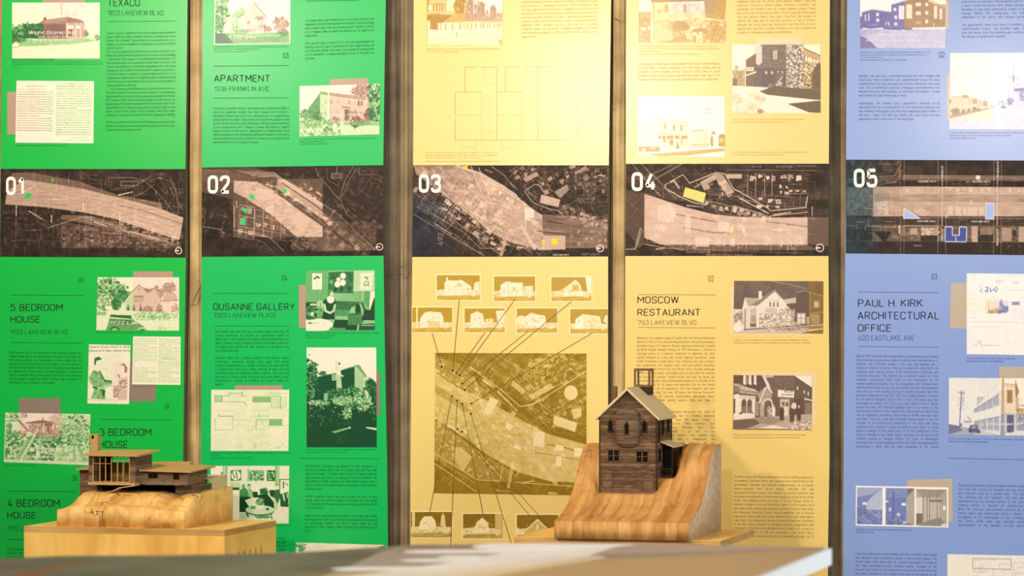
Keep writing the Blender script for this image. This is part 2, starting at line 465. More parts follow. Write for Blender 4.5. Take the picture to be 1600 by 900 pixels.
class Pic:
    def __init__(self, rect, zo, bg=1.0, res=1.35):
        x0, y0, x1, y1 = rect
        self.rect = rect; self.nx = max(3, int((x1 - x0) * res) + 1); self.ny = max(3, int((y1 - y0) * res) + 1)
        ox, oy, s = zo
        xs = (np.linspace(x0, x1, self.nx) - ox) / s; ys = (np.linspace(y0, y1, self.ny) - oy) / s
        self.X, self.Y = np.meshgrid(xs, ys)
        self.u = xs[1] - xs[0]
        self.t = np.full(self.X.shape, float(bg)); self.seed = int(x0 * 3 + y0)
        self.x0, self.x1, self.y0, self.y1 = xs[0], xs[-1], ys[0], ys[-1]
        self.lw = 1.0; self.k = np.zeros(self.X.shape)          # how much of the second ink
        self.h = {}                               # other inks: name -> mask

    def crop(self, pts, pad=0):
        xs = [p[0] for p in pts]; ys = [p[1] for p in pts]
        u = self.u
        i0 = int(max(0, math.floor((min(ys) - pad - self.y0) / u) - 1)); i1 = int(min(self.ny, math.ceil((max(ys) + pad - self.y0) / u) + 2))
        j0 = int(max(0, math.floor((min(xs) - pad - self.x0) / u) - 1)); j1 = int(min(self.nx, math.ceil((max(xs) + pad - self.x0) / u) + 2))
        return (slice(i0, max(i0, i1)), slice(j0, max(j0, j1)))

    def mask(self, pts, sl):
        X = self.X[sl]; Y = self.Y[sl]; acc = np.zeros(X.shape)
        if X.size == 0: return acc
        for dx in (-0.3, 0.3):
            for dy in (-0.3, 0.3):
                x = X + dx * self.u; y = Y + dy * self.u; ins = np.zeros(X.shape, bool)
                n = len(pts)
                for i in range(n):
                    ax, ay = pts[i]; bx, by = pts[(i + 1) % n]
                    if ay == by: continue
                    c = ((ay > y) != (by > y)) & (x < (bx - ax) * (y - ay) / (by - ay) + ax)
                    ins ^= c
                acc += ins
        return acc * 0.25

    def put(self, sl, m, v):
        if callable(v): v = v(self.X[sl], self.Y[sl])
        self.t[sl] = self.t[sl] * (1 - m) + v * m

    def poly(self, pts, v, a=1.0):
        sl = self.crop(pts); self.put(sl, self.mask(pts, sl) * a, v); return self

    def box(self, x0, y0, x1, y1, v, a=1.0):
        return self.poly([(x0, y0), (x1, y0), (x1, y1), (x0, y1)], v, a)

    def ell(self, cx, cy, rx, ry, v, a=1.0, soft=0.0):
        sl = self.crop([(cx - rx, cy - ry), (cx + rx, cy + ry)], soft)
        d = np.sqrt(((self.X[sl] - cx) / rx) ** 2 + ((self.Y[sl] - cy) / ry) ** 2)
        w = max(self.u / min(rx, ry), soft / min(rx, ry))
        self.put(sl, np.clip((1 - d) / w + 0.5, 0, 1) * a, v); return self

    def line(self, pts, w, v, a=1.0):
        w = w * self.lw
        for i in range(len(pts) - 1):
            (ax, ay), (bx, by) = pts[i], pts[i + 1]
            sl = self.crop([pts[i], pts[i + 1]], w + self.u)
            X = self.X[sl]; Y = self.Y[sl]
            if X.size == 0: continue
            L = (bx - ax) ** 2 + (by - ay) ** 2 + 1e-9
            t = np.clip(((X - ax) * (bx - ax) + (Y - ay) * (by - ay)) / L, 0, 1)
            d = np.hypot(X - ax - t * (bx - ax), Y - ay - t * (by - ay))
            ww = max(w, self.u)
            m = np.clip((ww / 2 - d) / self.u + 0.5, 0, 1) * min(1.0, w / self.u)
            self.put(sl, m * a, v)
        return self

    def tree(self, cx, cy, rx, ry, lo, hi, s=None, a=1.0, rag=0.5, seed=None):
        """leafy mass with a ragged outline"""
        s = s or min(rx, ry) * 0.4; seed = seed if seed is not None else int(cx * 7 + cy * 3) % 997
        sl = self.crop([(cx - rx * 1.5, cy - ry * 1.5), (cx + rx * 1.5, cy + ry * 1.5)])
        X = self.X[sl]; Y = self.Y[sl]
        if X.size == 0: return self
        d = np.sqrt(((X - cx) / rx) ** 2 + ((Y - cy) / ry) ** 2) + (fbm(X, Y, s, seed, 4) - 0.5) * 2 * rag
        m = np.clip((1 - d) / (self.u / min(rx, ry) * 2), 0, 1)
        n = np.clip((fbm(X, Y, s * 0.6, seed + 5, 4) - 0.5) * 2.6 + 0.5, 0, 1)
        self.put(sl, m * a, lo + (hi - lo) * n); return self

    def tex(self, x0, y0, x1, y1, lo, hi, s, a=1.0, con=2.4, sx=1.0):
        seed = int(x0 + y0 * 3) % 991
        sl = self.crop([(x0, y0), (x1, y1)])
        X = self.X[sl]; Y = self.Y[sl]
        n = np.clip((fbm(X / sx, Y, s, seed, 4) - 0.5) * con + 0.5, 0, 1)
        m = self.mask([(x0, y0), (x1, y0), (x1, y1), (x0, y1)], sl)
        self.put(sl, m * a, lo + (hi - lo) * n); return self

    def grain(self, amp, s):
        self.t += amp * (fbm(self.X, self.Y, s, self.seed % 50, 3) - 0.5) * 2; return self

    def win(self, x0, y0, x1, y1, v, f, w=None):
        """a window: pane v, frame and glazing bars f"""
        w = w or (x1 - x0) * 0.12
        self.box(x0, y0, x1, y1, f); self.box(x0 + w, y0 + w, x1 - w, y1 - w, v)
        self.line([((x0 + x1) / 2, y0), ((x0 + x1) / 2, y1)], w * 0.7, f); self.line([(x0, (y0 + y1) / 2), (x1, (y0 + y1) / 2)], w * 0.7, f)
        return self

    def scribble(self, x0, x1, y, n, v, h, a=1.0, seed=1, w=None):
        """lines of small print"""
        r = random.Random(seed)
        x = x0
        while x < x1:
            L = r.uniform(1.2, 4.5) * h
            xe = min(x + L, x1)
            self.line([(x, y), (xe, y)], w or h * 0.55, v, a * r.uniform(0.6, 1.0))
            x = xe + h * 0.7
        return self

    def second(self, x0, y0, x1, y1, soft=0.0, a=1.0):
        sl = self.crop([(x0, y0), (x1, y1)]); m = self.mask([(x0, y0), (x1, y0), (x1, y1), (x0, y1)], sl)
        self.k[sl] = np.maximum(self.k[sl], m * a); return self

    def ink(self, name, pts, a=1.0):
        sl = self.crop(pts); m = self.mask(pts, sl) * a
        self.h.setdefault(name, np.zeros(self.X.shape)); self.h[name][sl] = np.maximum(self.h[name][sl], m); return self

    def build(self, name, parent, y, pal, pal2=None, quad=None, label=None, inks=None):
        t = np.clip(self.t, 0, 1)

        def look(p):
            st = [q[0] for q in p]; cs = np.array([lin(q[1]) for q in p])
            return np.stack([np.interp(t, st, cs[:, i]) for i in range(3)], -1)
        c = look(pal)
        if pal2 is not None: c = c * (1 - self.k[..., None]) + look(pal2) * self.k[..., None]
        for nme, m in self.h.items():
            c = c * (1 - m[..., None]) + lin(inks[nme]) * m[..., None]
        c = np.clip(c, 0, 0.9)
        x0, y0, x1, y1 = self.rect
        q = quad or [(x0, y0), (x1, y0), (x0, y1), (x1, y1)]
        a, b = np.meshgrid(np.linspace(0, 1, self.nx), np.linspace(0, 1, self.ny))
        q = np.array(q, float)
        P = ((1 - a) * (1 - b))[..., None] * q[0] + (a * (1 - b))[..., None] * q[1] + ((1 - a) * b)[..., None] * q[2] + (a * b)[..., None] * q[3]
        X, Z = at(P[..., 0].ravel(), P[..., 1].ravel(), y)
        idx = np.arange(self.nx * self.ny).reshape(self.ny, self.nx)
        f = np.stack([idx[:-1, :-1], idx[1:, :-1], idx[1:, 1:], idx[:-1, 1:]], -1).ravel()
        o = mesh_np(name, np.stack([X, np.full_like(X, y), Z], 1), f, 4, INK_MATTE if 'map' in name else INK, parent, c.reshape(-1, 3))
        if label: o['label'] = label
        return o


# ------------------------------------------------------------------ flat printed shapes
def flat_poly(name, pts, mat, parent, y, label=None):
    p = np.array(pts, float)
    X, Z = at(p[:, 0], p[:, 1], y)
    bm = bmesh.new()
    bm.faces.new([bm.verts.new((X[i], y, Z[i])) for i in range(len(pts))])
    me = bpy.data.meshes.new(name)
    bm.to_mesh(me); bm.free()
    o = link(name, me, mat, parent)
    if label: o['label'] = label
    return o


def strip_line(name, pts, w, mat, parent, y):
    """a printed line along pts, w pixels wide"""
    bm = bmesh.new()
    for (ax, ay), (bx, by) in zip(pts[:-1], pts[1:]):
        L = math.hypot(bx - ax, by - ay); nx, ny = -(by - ay) / L * w / 2, (bx - ax) / L * w / 2
        q = np.array([(ax + nx, ay + ny), (bx + nx, by + ny), (bx - nx, by - ny), (ax - nx, ay - ny)])
        X, Z = at(q[:, 0], q[:, 1], y)
        bm.faces.new([bm.verts.new((X[i], y, Z[i])) for i in range(4)])
    me = bpy.data.meshes.new(name); bm.to_mesh(me); bm.free()
    return link(name, me, mat, parent)


Y1, Y2, Y3, Y4 = -0.0005, -0.0010, -0.0015, -0.0020      # layers of print on the panel face (Y = 0)


class Poster:
    def __init__(self, outline, paper, ink, body, label, pal, pal2, cap):
        lx = outline[0]
        x, z = at(lx[0], 1100, 0.0)
        x2, _ = at(outline[1][0], 1100, 0.0)
        self.o = empty('exhibition_poster', (float(x + x2) / 2, 0.0, 0.25), label, 'poster', 'exhibition posters on the concrete wall')
        self.paper, self.ink, self.body, self.capm = paper, ink, body, cap
        self.pal, self.pal2 = pal, pal2
        # panel body, its left and right edges follow the outline given at several heights
        ys = [-160, 0, 130, 260, 400, 560, 720, 850, 1110]
        L = np.interp(ys, outline[2], outline[0]); R = np.interp(ys, outline[2], outline[1])
        bm = bmesh.new()
        n = 1
        back = []
        front = []
        for l, r, yy in zip(L, R, ys):
            X, Z = at(l + (r - l) * np.linspace(0, 1, n + 1), np.full(n + 1, yy), 0.0)
            front.append([bm.verts.new((X[k], 0.0, Z[k])) for k in range(n + 1)])
            back.append((bm.verts.new((X[0], 0.03, Z[0])), bm.verts.new((X[n], 0.03, Z[n]))))
        for a in range(len(ys) - 1):
            for k in range(n): bm.faces.new((front[a][k], front[a + 1][k], front[a + 1][k + 1], front[a][k + 1])).material_index = 0
            for q in ((front[a][0], back[a][0], back[a + 1][0], front[a + 1][0]), (front[a][n], front[a + 1][n], back[a + 1][1], back[a][1]), (back[a][0], back[a][1], back[a + 1][1], back[a + 1][0])): bm.faces.new(q).material_index = 1
        bm.faces.new(front[0] + [back[0][1], back[0][0]]).material_index = 1; bm.faces.new(front[-1][::-1] + [back[-1][0], back[-1][1]]).material_index = 1
        bm_obj('panel', bm, [paper, M['panel_edge']], self.o, smooth=False)

    def head(self, s, x0, x1, ytop, ybase, sub=False, slope=0.0):
        t = Text(); t.line(s, x0, x1, ybase, ybase - ytop, False if sub else 'head', slope=slope)
        t.build('subheading' if sub else 'heading', self.body if sub else self.ink, self.o, Y1)

    def num(self, s, x0, x1, ytop, ybase):
        t = Text(); t.line(s, x0, x1, ybase, ybase - ytop); t.build('page_number', self.ink, self.o, Y1)

    def rule(self, x0, x1, y, y2=None, w=0.8):
        strip_line('rule_line', [(x0, y), (x1, y if y2 is None else y2)], w, self.body, self.o, Y1)

    def text(self, x0, x1, y, sp, lines, cap=3.7, slope=0.0, sx=None):
        """paragraphs, one entry a line; a line ending in | is not justified"""
        t = Text()
        full = [natural(l) for l in lines if l and not l.endswith('|')]
        g = (x1 - x0) / (max(full) * 1.0)
        for i, l in enumerate(lines):
            if not l: continue
            yb = y + i * sp + cap / 2
            if l.endswith('|'):
                l = l[:-1]; t.line(l, x0, x0 + natural(l) * g * 1.02, yb, cap, slope=slope)
            else: t.line(l, x0, x1, yb, cap, justify=g, slope=slope)
        t.build('text_block', self.body, self.o, Y1)

    def caption(self, x0, y, lines, sp=3.6, cap=1.9, slope=0.0):
        t = Text()
        for i, (l, x1) in enumerate(lines):
            t.line(l, x0, x1, y + i * sp + cap / 2, cap, slope=slope)
        t.build('caption', self.capm, self.o, Y1)

    def tint(self, x0, y0, x1, y1, mat, q=None):
        flat_poly('tint_block', q or [(x0, y0), (x1, y0), (x1, y1), (x0, y1)], mat, self.o, Y1)

    def pic(self, p, label, name='photograph', y=Y2, quad=None, pal=None, pal2=None, inks=None, gam=1.0):
        if gam != 1.0: p.t = np.clip(p.t, 0, 1) ** gam
        return p.build(name, self.o, y, pal or self.pal, pal2 or self.pal2, quad, label, inks)


def inscribe(photo, lines, y, mat):
    for s, x0, x1, yb, cap, sl in lines:
        t = Text(); t.line(s, x0, x1, yb, cap, slope=sl, shear=0.25); t.build('inscription', mat, photo, y)


# ------------------------------------------------------------------ street maps
def parcels(p, o, a, b, nu, nv, v, w=2.0, seed=1, bl=0.6, fill=0.25, al=0.8, lines=True):
    """lots along two directions with house outlines inside"""
    r = random.Random(seed)
    A = np.array(a, float); B = np.array(b, float); O = np.array(o, float)
    if lines:
        for i in range(nu + 1):
            if r.random() < 0.85: p.line([tuple(O + A * i), tuple(O + A * i + B * nv)], w, v, al * r.uniform(0.35, 0.8))
        for j in range(nv + 1):
            p.line([tuple(O + B * j), tuple(O + B * j + A * nu)], w, v, al * r.uniform(0.3, 0.7))
    for i in range(nu):
        for j in range(nv):
            if r.random() > bl: continue
            c = O + A * (i + r.uniform(0.1, 0.4)) + B * (j + r.uniform(0.1, 0.35))
            s, t = r.uniform(0.28, 0.62), r.uniform(0.25, 0.6)
            J = lambda: A * r.uniform(-0.07, 0.07) + B * r.uniform(-0.07, 0.07)
            q = [c + J(), c + A * s + J(), c + A * s + B * t + J(), c + B * t + J()]
            if r.random() < 0.5: q[2:3] = [c + A * s + B * t * 0.55, c + A * s * 0.55 + B * t * 0.55, c + A * s * 0.55 + B * t]
            q = [tuple(z) for z in q]
            p.poly(q, v, fill * r.uniform(0.2, 1.5))
            p.line(q + [q[0]], w, v, al * r.uniform(0.3, 1.0))
            if r.random() < 0.4:
                c2 = c + A * s * 0.3 + B * t * 0.3
                p.line([tuple(c2), tuple(c2 + A * s * 0.4), tuple(c2 + A * s * 0.3 + B * t * 0.4), tuple(c2 + B * t * 0.4)], w, v, al * 0.6)
            if r.random() < 0.35:
                c3 = c + A * (s + 0.05) + B * r.uniform(0, 0.5); p.poly([tuple(c3), tuple(c3 + A * 0.16), tuple(c3 + A * 0.16 + B * 0.2), tuple(c3 + B * 0.2)], v, fill)


def contours(p, pts, n, dx, dy, v, w=1.8, a=0.4, wob=8, seed=1):
    r = random.Random(seed)
    for k in range(n):
        ph = r.uniform(0, 6)
        p.line([(x + dx * k + wob * math.sin(i * 1.3 + ph) * r.uniform(0.5, 1), y + dy * k + wob * math.cos(i * 1.7 + ph)) for i, (x, y) in enumerate(pts)], w, v, a * r.uniform(0.5, 1.1))


def dashes(p, a, b, n, w, v, al=0.8, seed=1):
    """small illegible street lettering along a line"""
    r = random.Random(seed)
    A = np.array(a, float); B = np.array(b, float)
    for i in range(n):
        t0 = (i + r.uniform(0.0, 0.2)) / n; t1 = (i + r.uniform(0.55, 0.9)) / n
        p.line([tuple(A + (B - A) * t0), tuple(A + (B - A) * t1)], w * 0.62, v, al * r.uniform(0.6, 1))


def speck(p, pts, n, v, smin, smax, al=0.5, seed=1):
    """scattered little bright or dark roof marks inside a polygon"""
    r = random.Random(seed)
    xs = [q[0] for q in pts]; ys = [q[1] for q in pts]
    k = 0
    while k < n:
        k += 1
        x, y = r.uniform(min(xs), max(xs)), r.uniform(min(ys), max(ys))
        ins = False
        for i in range(len(pts)):
            (ax, ay), (bx, by) = pts[i], pts[(i + 1) % len(pts)]
            if (ay > y) != (by > y) and x < (bx - ax) * (y - ay) / (by - ay) + ax: ins = not ins
        if not ins: continue
        s = r.uniform(smin, smax); t = r.uniform(smin, smax); c, d = math.cos(r.choice((0, 0.5, -0.4))), math.sin(r.choice((0, 0.5, -0.4)))
        q = [(x, y), (x + s * c, y + s * d), (x + s * c - t * d, y + s * d + t * c), (x - t * d, y + t * c)]
        if r.random() < 0.45: p.line(q + [q[0]], 2, v, al)
        else: p.poly(q, v, al * r.uniform(0.3, 0.9))


def weave(p, n, v, al, ang, seed, x0=None, x1=None, y0=None, y1=None, skip=None):
    """many hair-thin survey lines"""
    r = random.Random(seed)
    for k in range(n):
        x = r.uniform(p.x0 if x0 is None else x0, p.x1 if x1 is None else x1); y = r.uniform(p.y0 if y0 is None else y0, p.y1 if y1 is None else y1)
        if skip and skip(x, y): continue
        a = ang + r.choice((0, math.pi / 2)) + r.gauss(0, 0.06); L = r.uniform(15, 90)
        p.line([(x, y), (x + L * math.cos(a), y + L * math.sin(a))], r.uniform(1.5, 3.2), v * r.uniform(0.7, 1.1), al * r.uniform(0.4, 1.0))


def north(p, x, y, r, v=1.0):
    p.line([(x + r * math.cos(a * math.pi / 12), y + r * math.sin(a * math.pi / 12)) for a in range(25)], 4, v)
    p.line([(x - r, y), (x, y)], 8, v)


def map_one():
    p = Pic((1, 264, 290, 402), (0, 255, .1875), 0.07, 1.5); p.lw = 1.15
    p.tex(0, 40, 1560, 800, 0.03, 0.14, 60)
    p.poly([(100, 80), (280, 78), (440, 112), (660, 150), (790, 200), (980, 262), (1350, 330), (1350, 400), (60, 340), (60, 250)], 0.30)
    p.poly([(510, 490), (1000, 560), (1500, 660), (1500, 705), (520, 705), (470, 640)], 0.17)
    p.tex(520, 520, 1500, 705, 0.08, 0.32, 26, 0.7)
    p.tex(0, 380, 510, 720, 0.03, 0.13, 24, 0.9)
    p.poly([(520, 430), (760, 440), (1030, 520), (1240, 590), (1480, 660), (1240, 640), (960, 560), (700, 500), (500, 465)], 0.30)
    hw = [(60, 230), (215, 140), (400, 165), (700, 215), (860, 255), (1150, 325), (1350, 382), (1528, 452), (1497, 642), (1250, 560), (950, 462), (700, 410), (400, 370), (45, 345)]
    p.poly(hw, lambda X, Y: 0.47 + 0.14 * (fbm(X / 5, Y, 16, 3) - 0.5) + 0.06 * np.clip(X / 900, 0, 1.2))
    for k in range(9):
        t = k / 9
        p.line([(60, 250 + 90 * t), (400, 190 + 160 * t), (700, 235 + 150 * t), (1000, 300 + 160 * t), (1300, 375 + 190 * t), (1510, 455 + 180 * t)], 3, 0.32 if k % 2 else 0.6, 0.4)
    p.line([(1000, 350), (1200, 395), (1510, 500)], 6, 0.25, 0.7)
    p.line([(280, 330), (560, 352)], 5, 0.28, 0.6)
    speck(p, hw, 120, 0.75, 8, 40, 0.35, 2)
    parcels(p, (950, 440), (52, 15), (-18, 90), 11, 1, 0.8, 2.5, 4, 0.8, 0.3, 0.8)
    parcels(p, (1060, 520), (48, 14), (-5, 50), 9, 1, 0.05, 2, 5, 0.9, 0.7, 0.6, False)
    # dark hill with winding drives, upper right
    for k, (dx, dy) in enumerate([(0, 0), (22, 18), (60, 40)]):
        p.line([(930 + dx, 225 - dy), (1090, 205 - dy * .5), (1200, 150 - dy * .4), (1260, 95 + dy), (1340, 80 + dy), (1420, 110 + dy), (1460, 190 + dy), (1480, 300 + dy), (1520, 380)], 3, 0.5, 0.6)
    p.line([(920, 120), (1100, 118), (1210, 150), (1300, 230), (1390, 330), (1450, 420)], 3, 0.55, 0.7)
    p.line([(1240, 150), (1330, 120), (1400, 240), (1380, 250), (1310, 180)], 3, 0.45, 0.6)
    p.line([(960, 320), (1100, 285), (1210, 235), (1280, 180)], 4, 0.5, 0.6)
    p.line([(690, 75), (770, 135), (830, 140), (845, 210), (860, 260)], 3, 0.4, 0.6)
    p.line([(900, 90), (910, 180), (935, 220)], 3, 0.4, 0.6)
    p.box(1010, 152, 1150, 185, 0.12); p.line([(1010, 152), (1150, 150), (1150, 183), (1010, 187), (1010, 152)], 3, 0.5)
    parcels(p, (670, 70), (52, 6), (0, 40), 5, 3, 0.4, 2, 9, 0.5, 0.15, 0.5)
    parcels(p, (1490, 75), (30, 0), (0, 70), 2, 3, 0.5, 3, 9, 0.2, 0.1, 0.6)
    parcels(p, (20, 400), (60, 0), (0, 46), 8, 6, 0.35, 2, 11, 0.85, 0.2, 0.3)
    parcels(p, (520, 520), (55, 3), (0, 46), 16, 4, 0.5, 2, 12, 0.85, 0.35, 0.5)
    contours(p, [(160, 380), (280, 420), (380, 480), (500, 460), (600, 440)], 6, 4, 14, 0.4, 2, 0.4)
    p.line([(400, 540), (560, 490), (680, 450), (760, 470), (1000, 530), (1050, 570), (1440, 640)], 4, 0.6, 0.8)
    p.line([(140, 420), (250, 400), (360, 470), (460, 550)], 3, 0.4, 0.6)
    for x in (135, 445, 665, 715, 1005): p.line([(x, 330), (x, 700)], 2.5, 0.6, 0.55)
    for x in (300, 405, 690): p.line([(x, 180), (x, 420)], 2.5, 0.65, 0.5)
    dashes(p, (200, 240), (305, 178), 7, 9, 0.9); dashes(p, (440, 300), (565, 300), 9, 9, 0.9)
    dashes(p, (990, 265), (1105, 238), 8, 12, 0.95); dashes(p, (245, 402), (355, 470), 9, 10, 0.85)
    dashes(p, (138, 358), (138, 440), 6, 10, 0.85); dashes(p, (430, 435), (430, 500), 5, 12, 0.9)
    dashes(p, (697, 335), (697, 405), 5, 12, 0.9); dashes(p, (1000, 425), (1000, 515), 7, 11, 0.9)
    dashes(p, (790, 490), (890, 525), 8, 11, 0.9); dashes(p, (1220, 445), (1300, 455), 6, 9, 0.85)
    dashes(p, (1320, 118), (1360, 128), 4, 8, 0.6); dashes(p, (1420, 200), (1460, 300), 7, 7, 0.6); dashes(p, (1300, 230), (1300, 270), 4, 7, 0.6)
    dashes(p, (1080, 565), (1440, 665), 30, 8, 0.8, 0.8, 3)
    p.tree(1510, 645, 30, 24, 0.03, 0.1)
    p.ink('green', [(207, 290), (210, 262), (245, 245), (268, 262), (262, 280), (228, 300)])
    p.ink('green', [(425, 138), (447, 128), (453, 150), (432, 160)])
    weave(p, 420, 0.75, 0.4, 0.05, 3, 0, 1540, 60, 700); weave(p, 160, 0.9, 0.6, 0.22, 4, 700, 1500, 300, 660)
    north(p, 1488, 727, 26)
    return p


def map_two():
    p = Pic((315.5, 260, 599, 401), (310, 250, .1875), 0.07, 1.5); p.lw = 1.15
    p.tex(0, 40, 1600, 820, 0.02, 0.13, 70)
    p.poly([(30, 60), (470, 60), (640, 120), (1040, 370), (1480, 750), (950, 760), (400, 350), (30, 260)], 0.2)
    p.poly([(30, 65), (230, 75), (480, 150), (330, 180), (30, 170)], 0.26)
    p.poly([(290, 80), (640, 100), (700, 150), (1470, 750), (1430, 755), (1030, 440), (650, 150), (460, 130)], 0.34)
    p.poly([(760, 60), (1540, 50), (1540, 700), (1050, 360), (760, 160)], 0.09)
    p.tex(760, 60, 1540, 700, 0.04, 0.15, 40, 0.5)
    p.poly([(1020, 430), (1480, 760), (1000, 765), (860, 620)], 0.26)
    p.tex(850, 520, 1480, 760, 0.1, 0.42, 30, 0.4)
    # bright inset with the freeway
    p.poly([(290, 162), (1035, 158), (1038, 645), (290, 645)], 0.22)
    p.poly([(296, 165), (490, 180), (640, 260), (800, 390), (1035, 560), (1035, 645), (820, 645), (600, 450), (430, 340), (296, 270)], lambda X, Y: 0.56 + 0.25 * (fbm(X * 0.6 + Y, Y - X * 0.3, 26, 5) - 0.5))
    p.poly([(690, 160), (1036, 380), (1036, 500), (900, 400), (660, 240), (660, 175)], 0.48)
    p.poly([(650, 160), (720, 160), (1036, 370), (1036, 400)], 0.60)
    p.poly([(780, 490), (830, 425), (940, 500), (870, 610), (810, 560)], 0.62); p.poly([(480, 230), (620, 250), (600, 330), (480, 330)], 0.66, 0.6)
    p.line([(640, 270), (880, 420), (1035, 540)], 10, 0.22, 0.8); p.line([(700, 190), (960, 370), (1036, 430)], 8, 0.2, 0.7)
    p.line([(1036, 520), (1150, 620), (1300, 740)], 12, 0.12, 0.8); p.line([(1030, 420), (1260, 610), (1450, 740)], 8, 0.14, 0.8)
    p.line([(490, 140), (640, 130), (840, 230), (1180, 470), (1470, 755)], 4, 0.6, 0.6)
    parcels(p, (30, 280), (60, 14), (-8, 52), 5, 6, 0.45, 2, 3, 0.8, 0.15, 0.4)
    parcels(p, (345, 370), (62, 12), (-4, 90), 2, 3, 0.85, 4, 4, 0.6, 0.2, 0.8)
    parcels(p, (470, 410), (72, 16), (0, 52), 4, 4, 0.8, 3, 5, 0.1, 0.2, 0.8)
    parcels(p, (540, 200), (60, 10), (0, 60), 4, 6, 0.85, 3, 15, 0.3, 0.2, 0.5)
    for k in range(12): p.line([(480, 440 + k * 14), (600, 440 + k * 20), (720, 560 + k * 14)], 2, 0.6, 0.35)
    parcels(p, (740, 240), (60, 42), (-42, 50), 7, 1, 0.8, 3, 6, 0.95, 0.45, 0.7)
    parcels(p, (880, 170), (54, 40), (-30, 40), 3, 2, 0.8, 3, 7, 0.95, 0.4, 0.8)
    parcels(p, (1060, 470), (62, 52), (-46, 48), 6, 2, 0.6, 2.5, 8, 0.8, 0.3, 0.5)
    parcels(p, (1160, 250), (58, 45), (-44, 50), 7, 3, 0.5, 2, 9, 0.7, 0.2, 0.4)
    parcels(p, (1200, 60), (70, 6), (0, 60), 5, 4, 0.45, 2, 10, 0.5, 0.12, 0.45)
    p.line([(980, 70), (1000, 130), (1060, 200), (1170, 330)], 3, 0.55, 0.8); p.line([(1070, 70), (1075, 170), (1180, 230)], 3, 0.5, 0.6)
    p.line([(1290, 60), (1220, 180), (1180, 320), (1240, 470)], 4, 0.5, 0.7); p.line([(1320, 80), (1250, 190), (1200, 310)], 3, 0.5, 0.7)
    p.line([(1340, 70), (1340, 130), (1500, 130)], 3, 0.5, 0.7); p.box(1110, 120, 1190, 155, 0.2); p.line([(1110, 118), (1190, 118), (1190, 158), (1110, 158), (1110, 118)], 3, 0.5)
    p.line([(1150, 60), (1160, 118)], 3, 0.5)
    contours(p, [(700, 110), (850, 170), (1000, 200), (1150, 330), (1200, 460)], 5, 26, 0, 0.4, 2, 0.3)
    p.line([(40, 550), (180, 575), (220, 610)], 3, 0.55); p.line([(290, 580), (500, 610), (600, 650), (710, 760)], 3, 0.6, 0.8); p.line([(470, 660), (540, 685), (620, 765)], 3, 0.5, 0.8)
    dashes(p, (330, 590), (560, 640), 14, 7, 0.9); dashes(p, (300, 380), (300, 560), 14, 8, 0.85); dashes(p, (320, 340), (320, 400), 5, 7, 0.9)
    dashes(p, (300, 270), (420, 330), 12, 12, 0.15, 0.8); dashes(p, (480, 150), (650, 140), 12, 9, 0.12, 0.8)
    p.tree(850, 700, 90, 55, 0.04, 0.35, 16)
    p.box(625, 545, 632, 585, 0.95); dashes(p, (560, 205), (660, 225), 6, 6, 0.9)
    speck(p, [(480, 180), (660, 180), (800, 390), (640, 440), (440, 330)], 40, 0.85, 10, 40, 0.4, 3)
    p.ink('green', [(418, 310), (432, 283), (468, 290), (466, 330), (445, 322)]); p.ink('green', [(700, 250), (722, 238), (740, 255), (736, 275), (710, 282)])
    p.ink('green', [(366, 415), (378, 395), (408, 402), (410, 425), (390, 442)]); p.ink('green', [(362, 482), (396, 475), (388, 545), (354, 530)])
    weave(p, 380, 0.7, 0.42, 0.6, 5, 300, 1540, 70, 740); weave(p, 160, 0.8, 0.4, 0.15, 6, 30, 700, 60, 640)
    north(p, 1508, 732, 27)
    return p


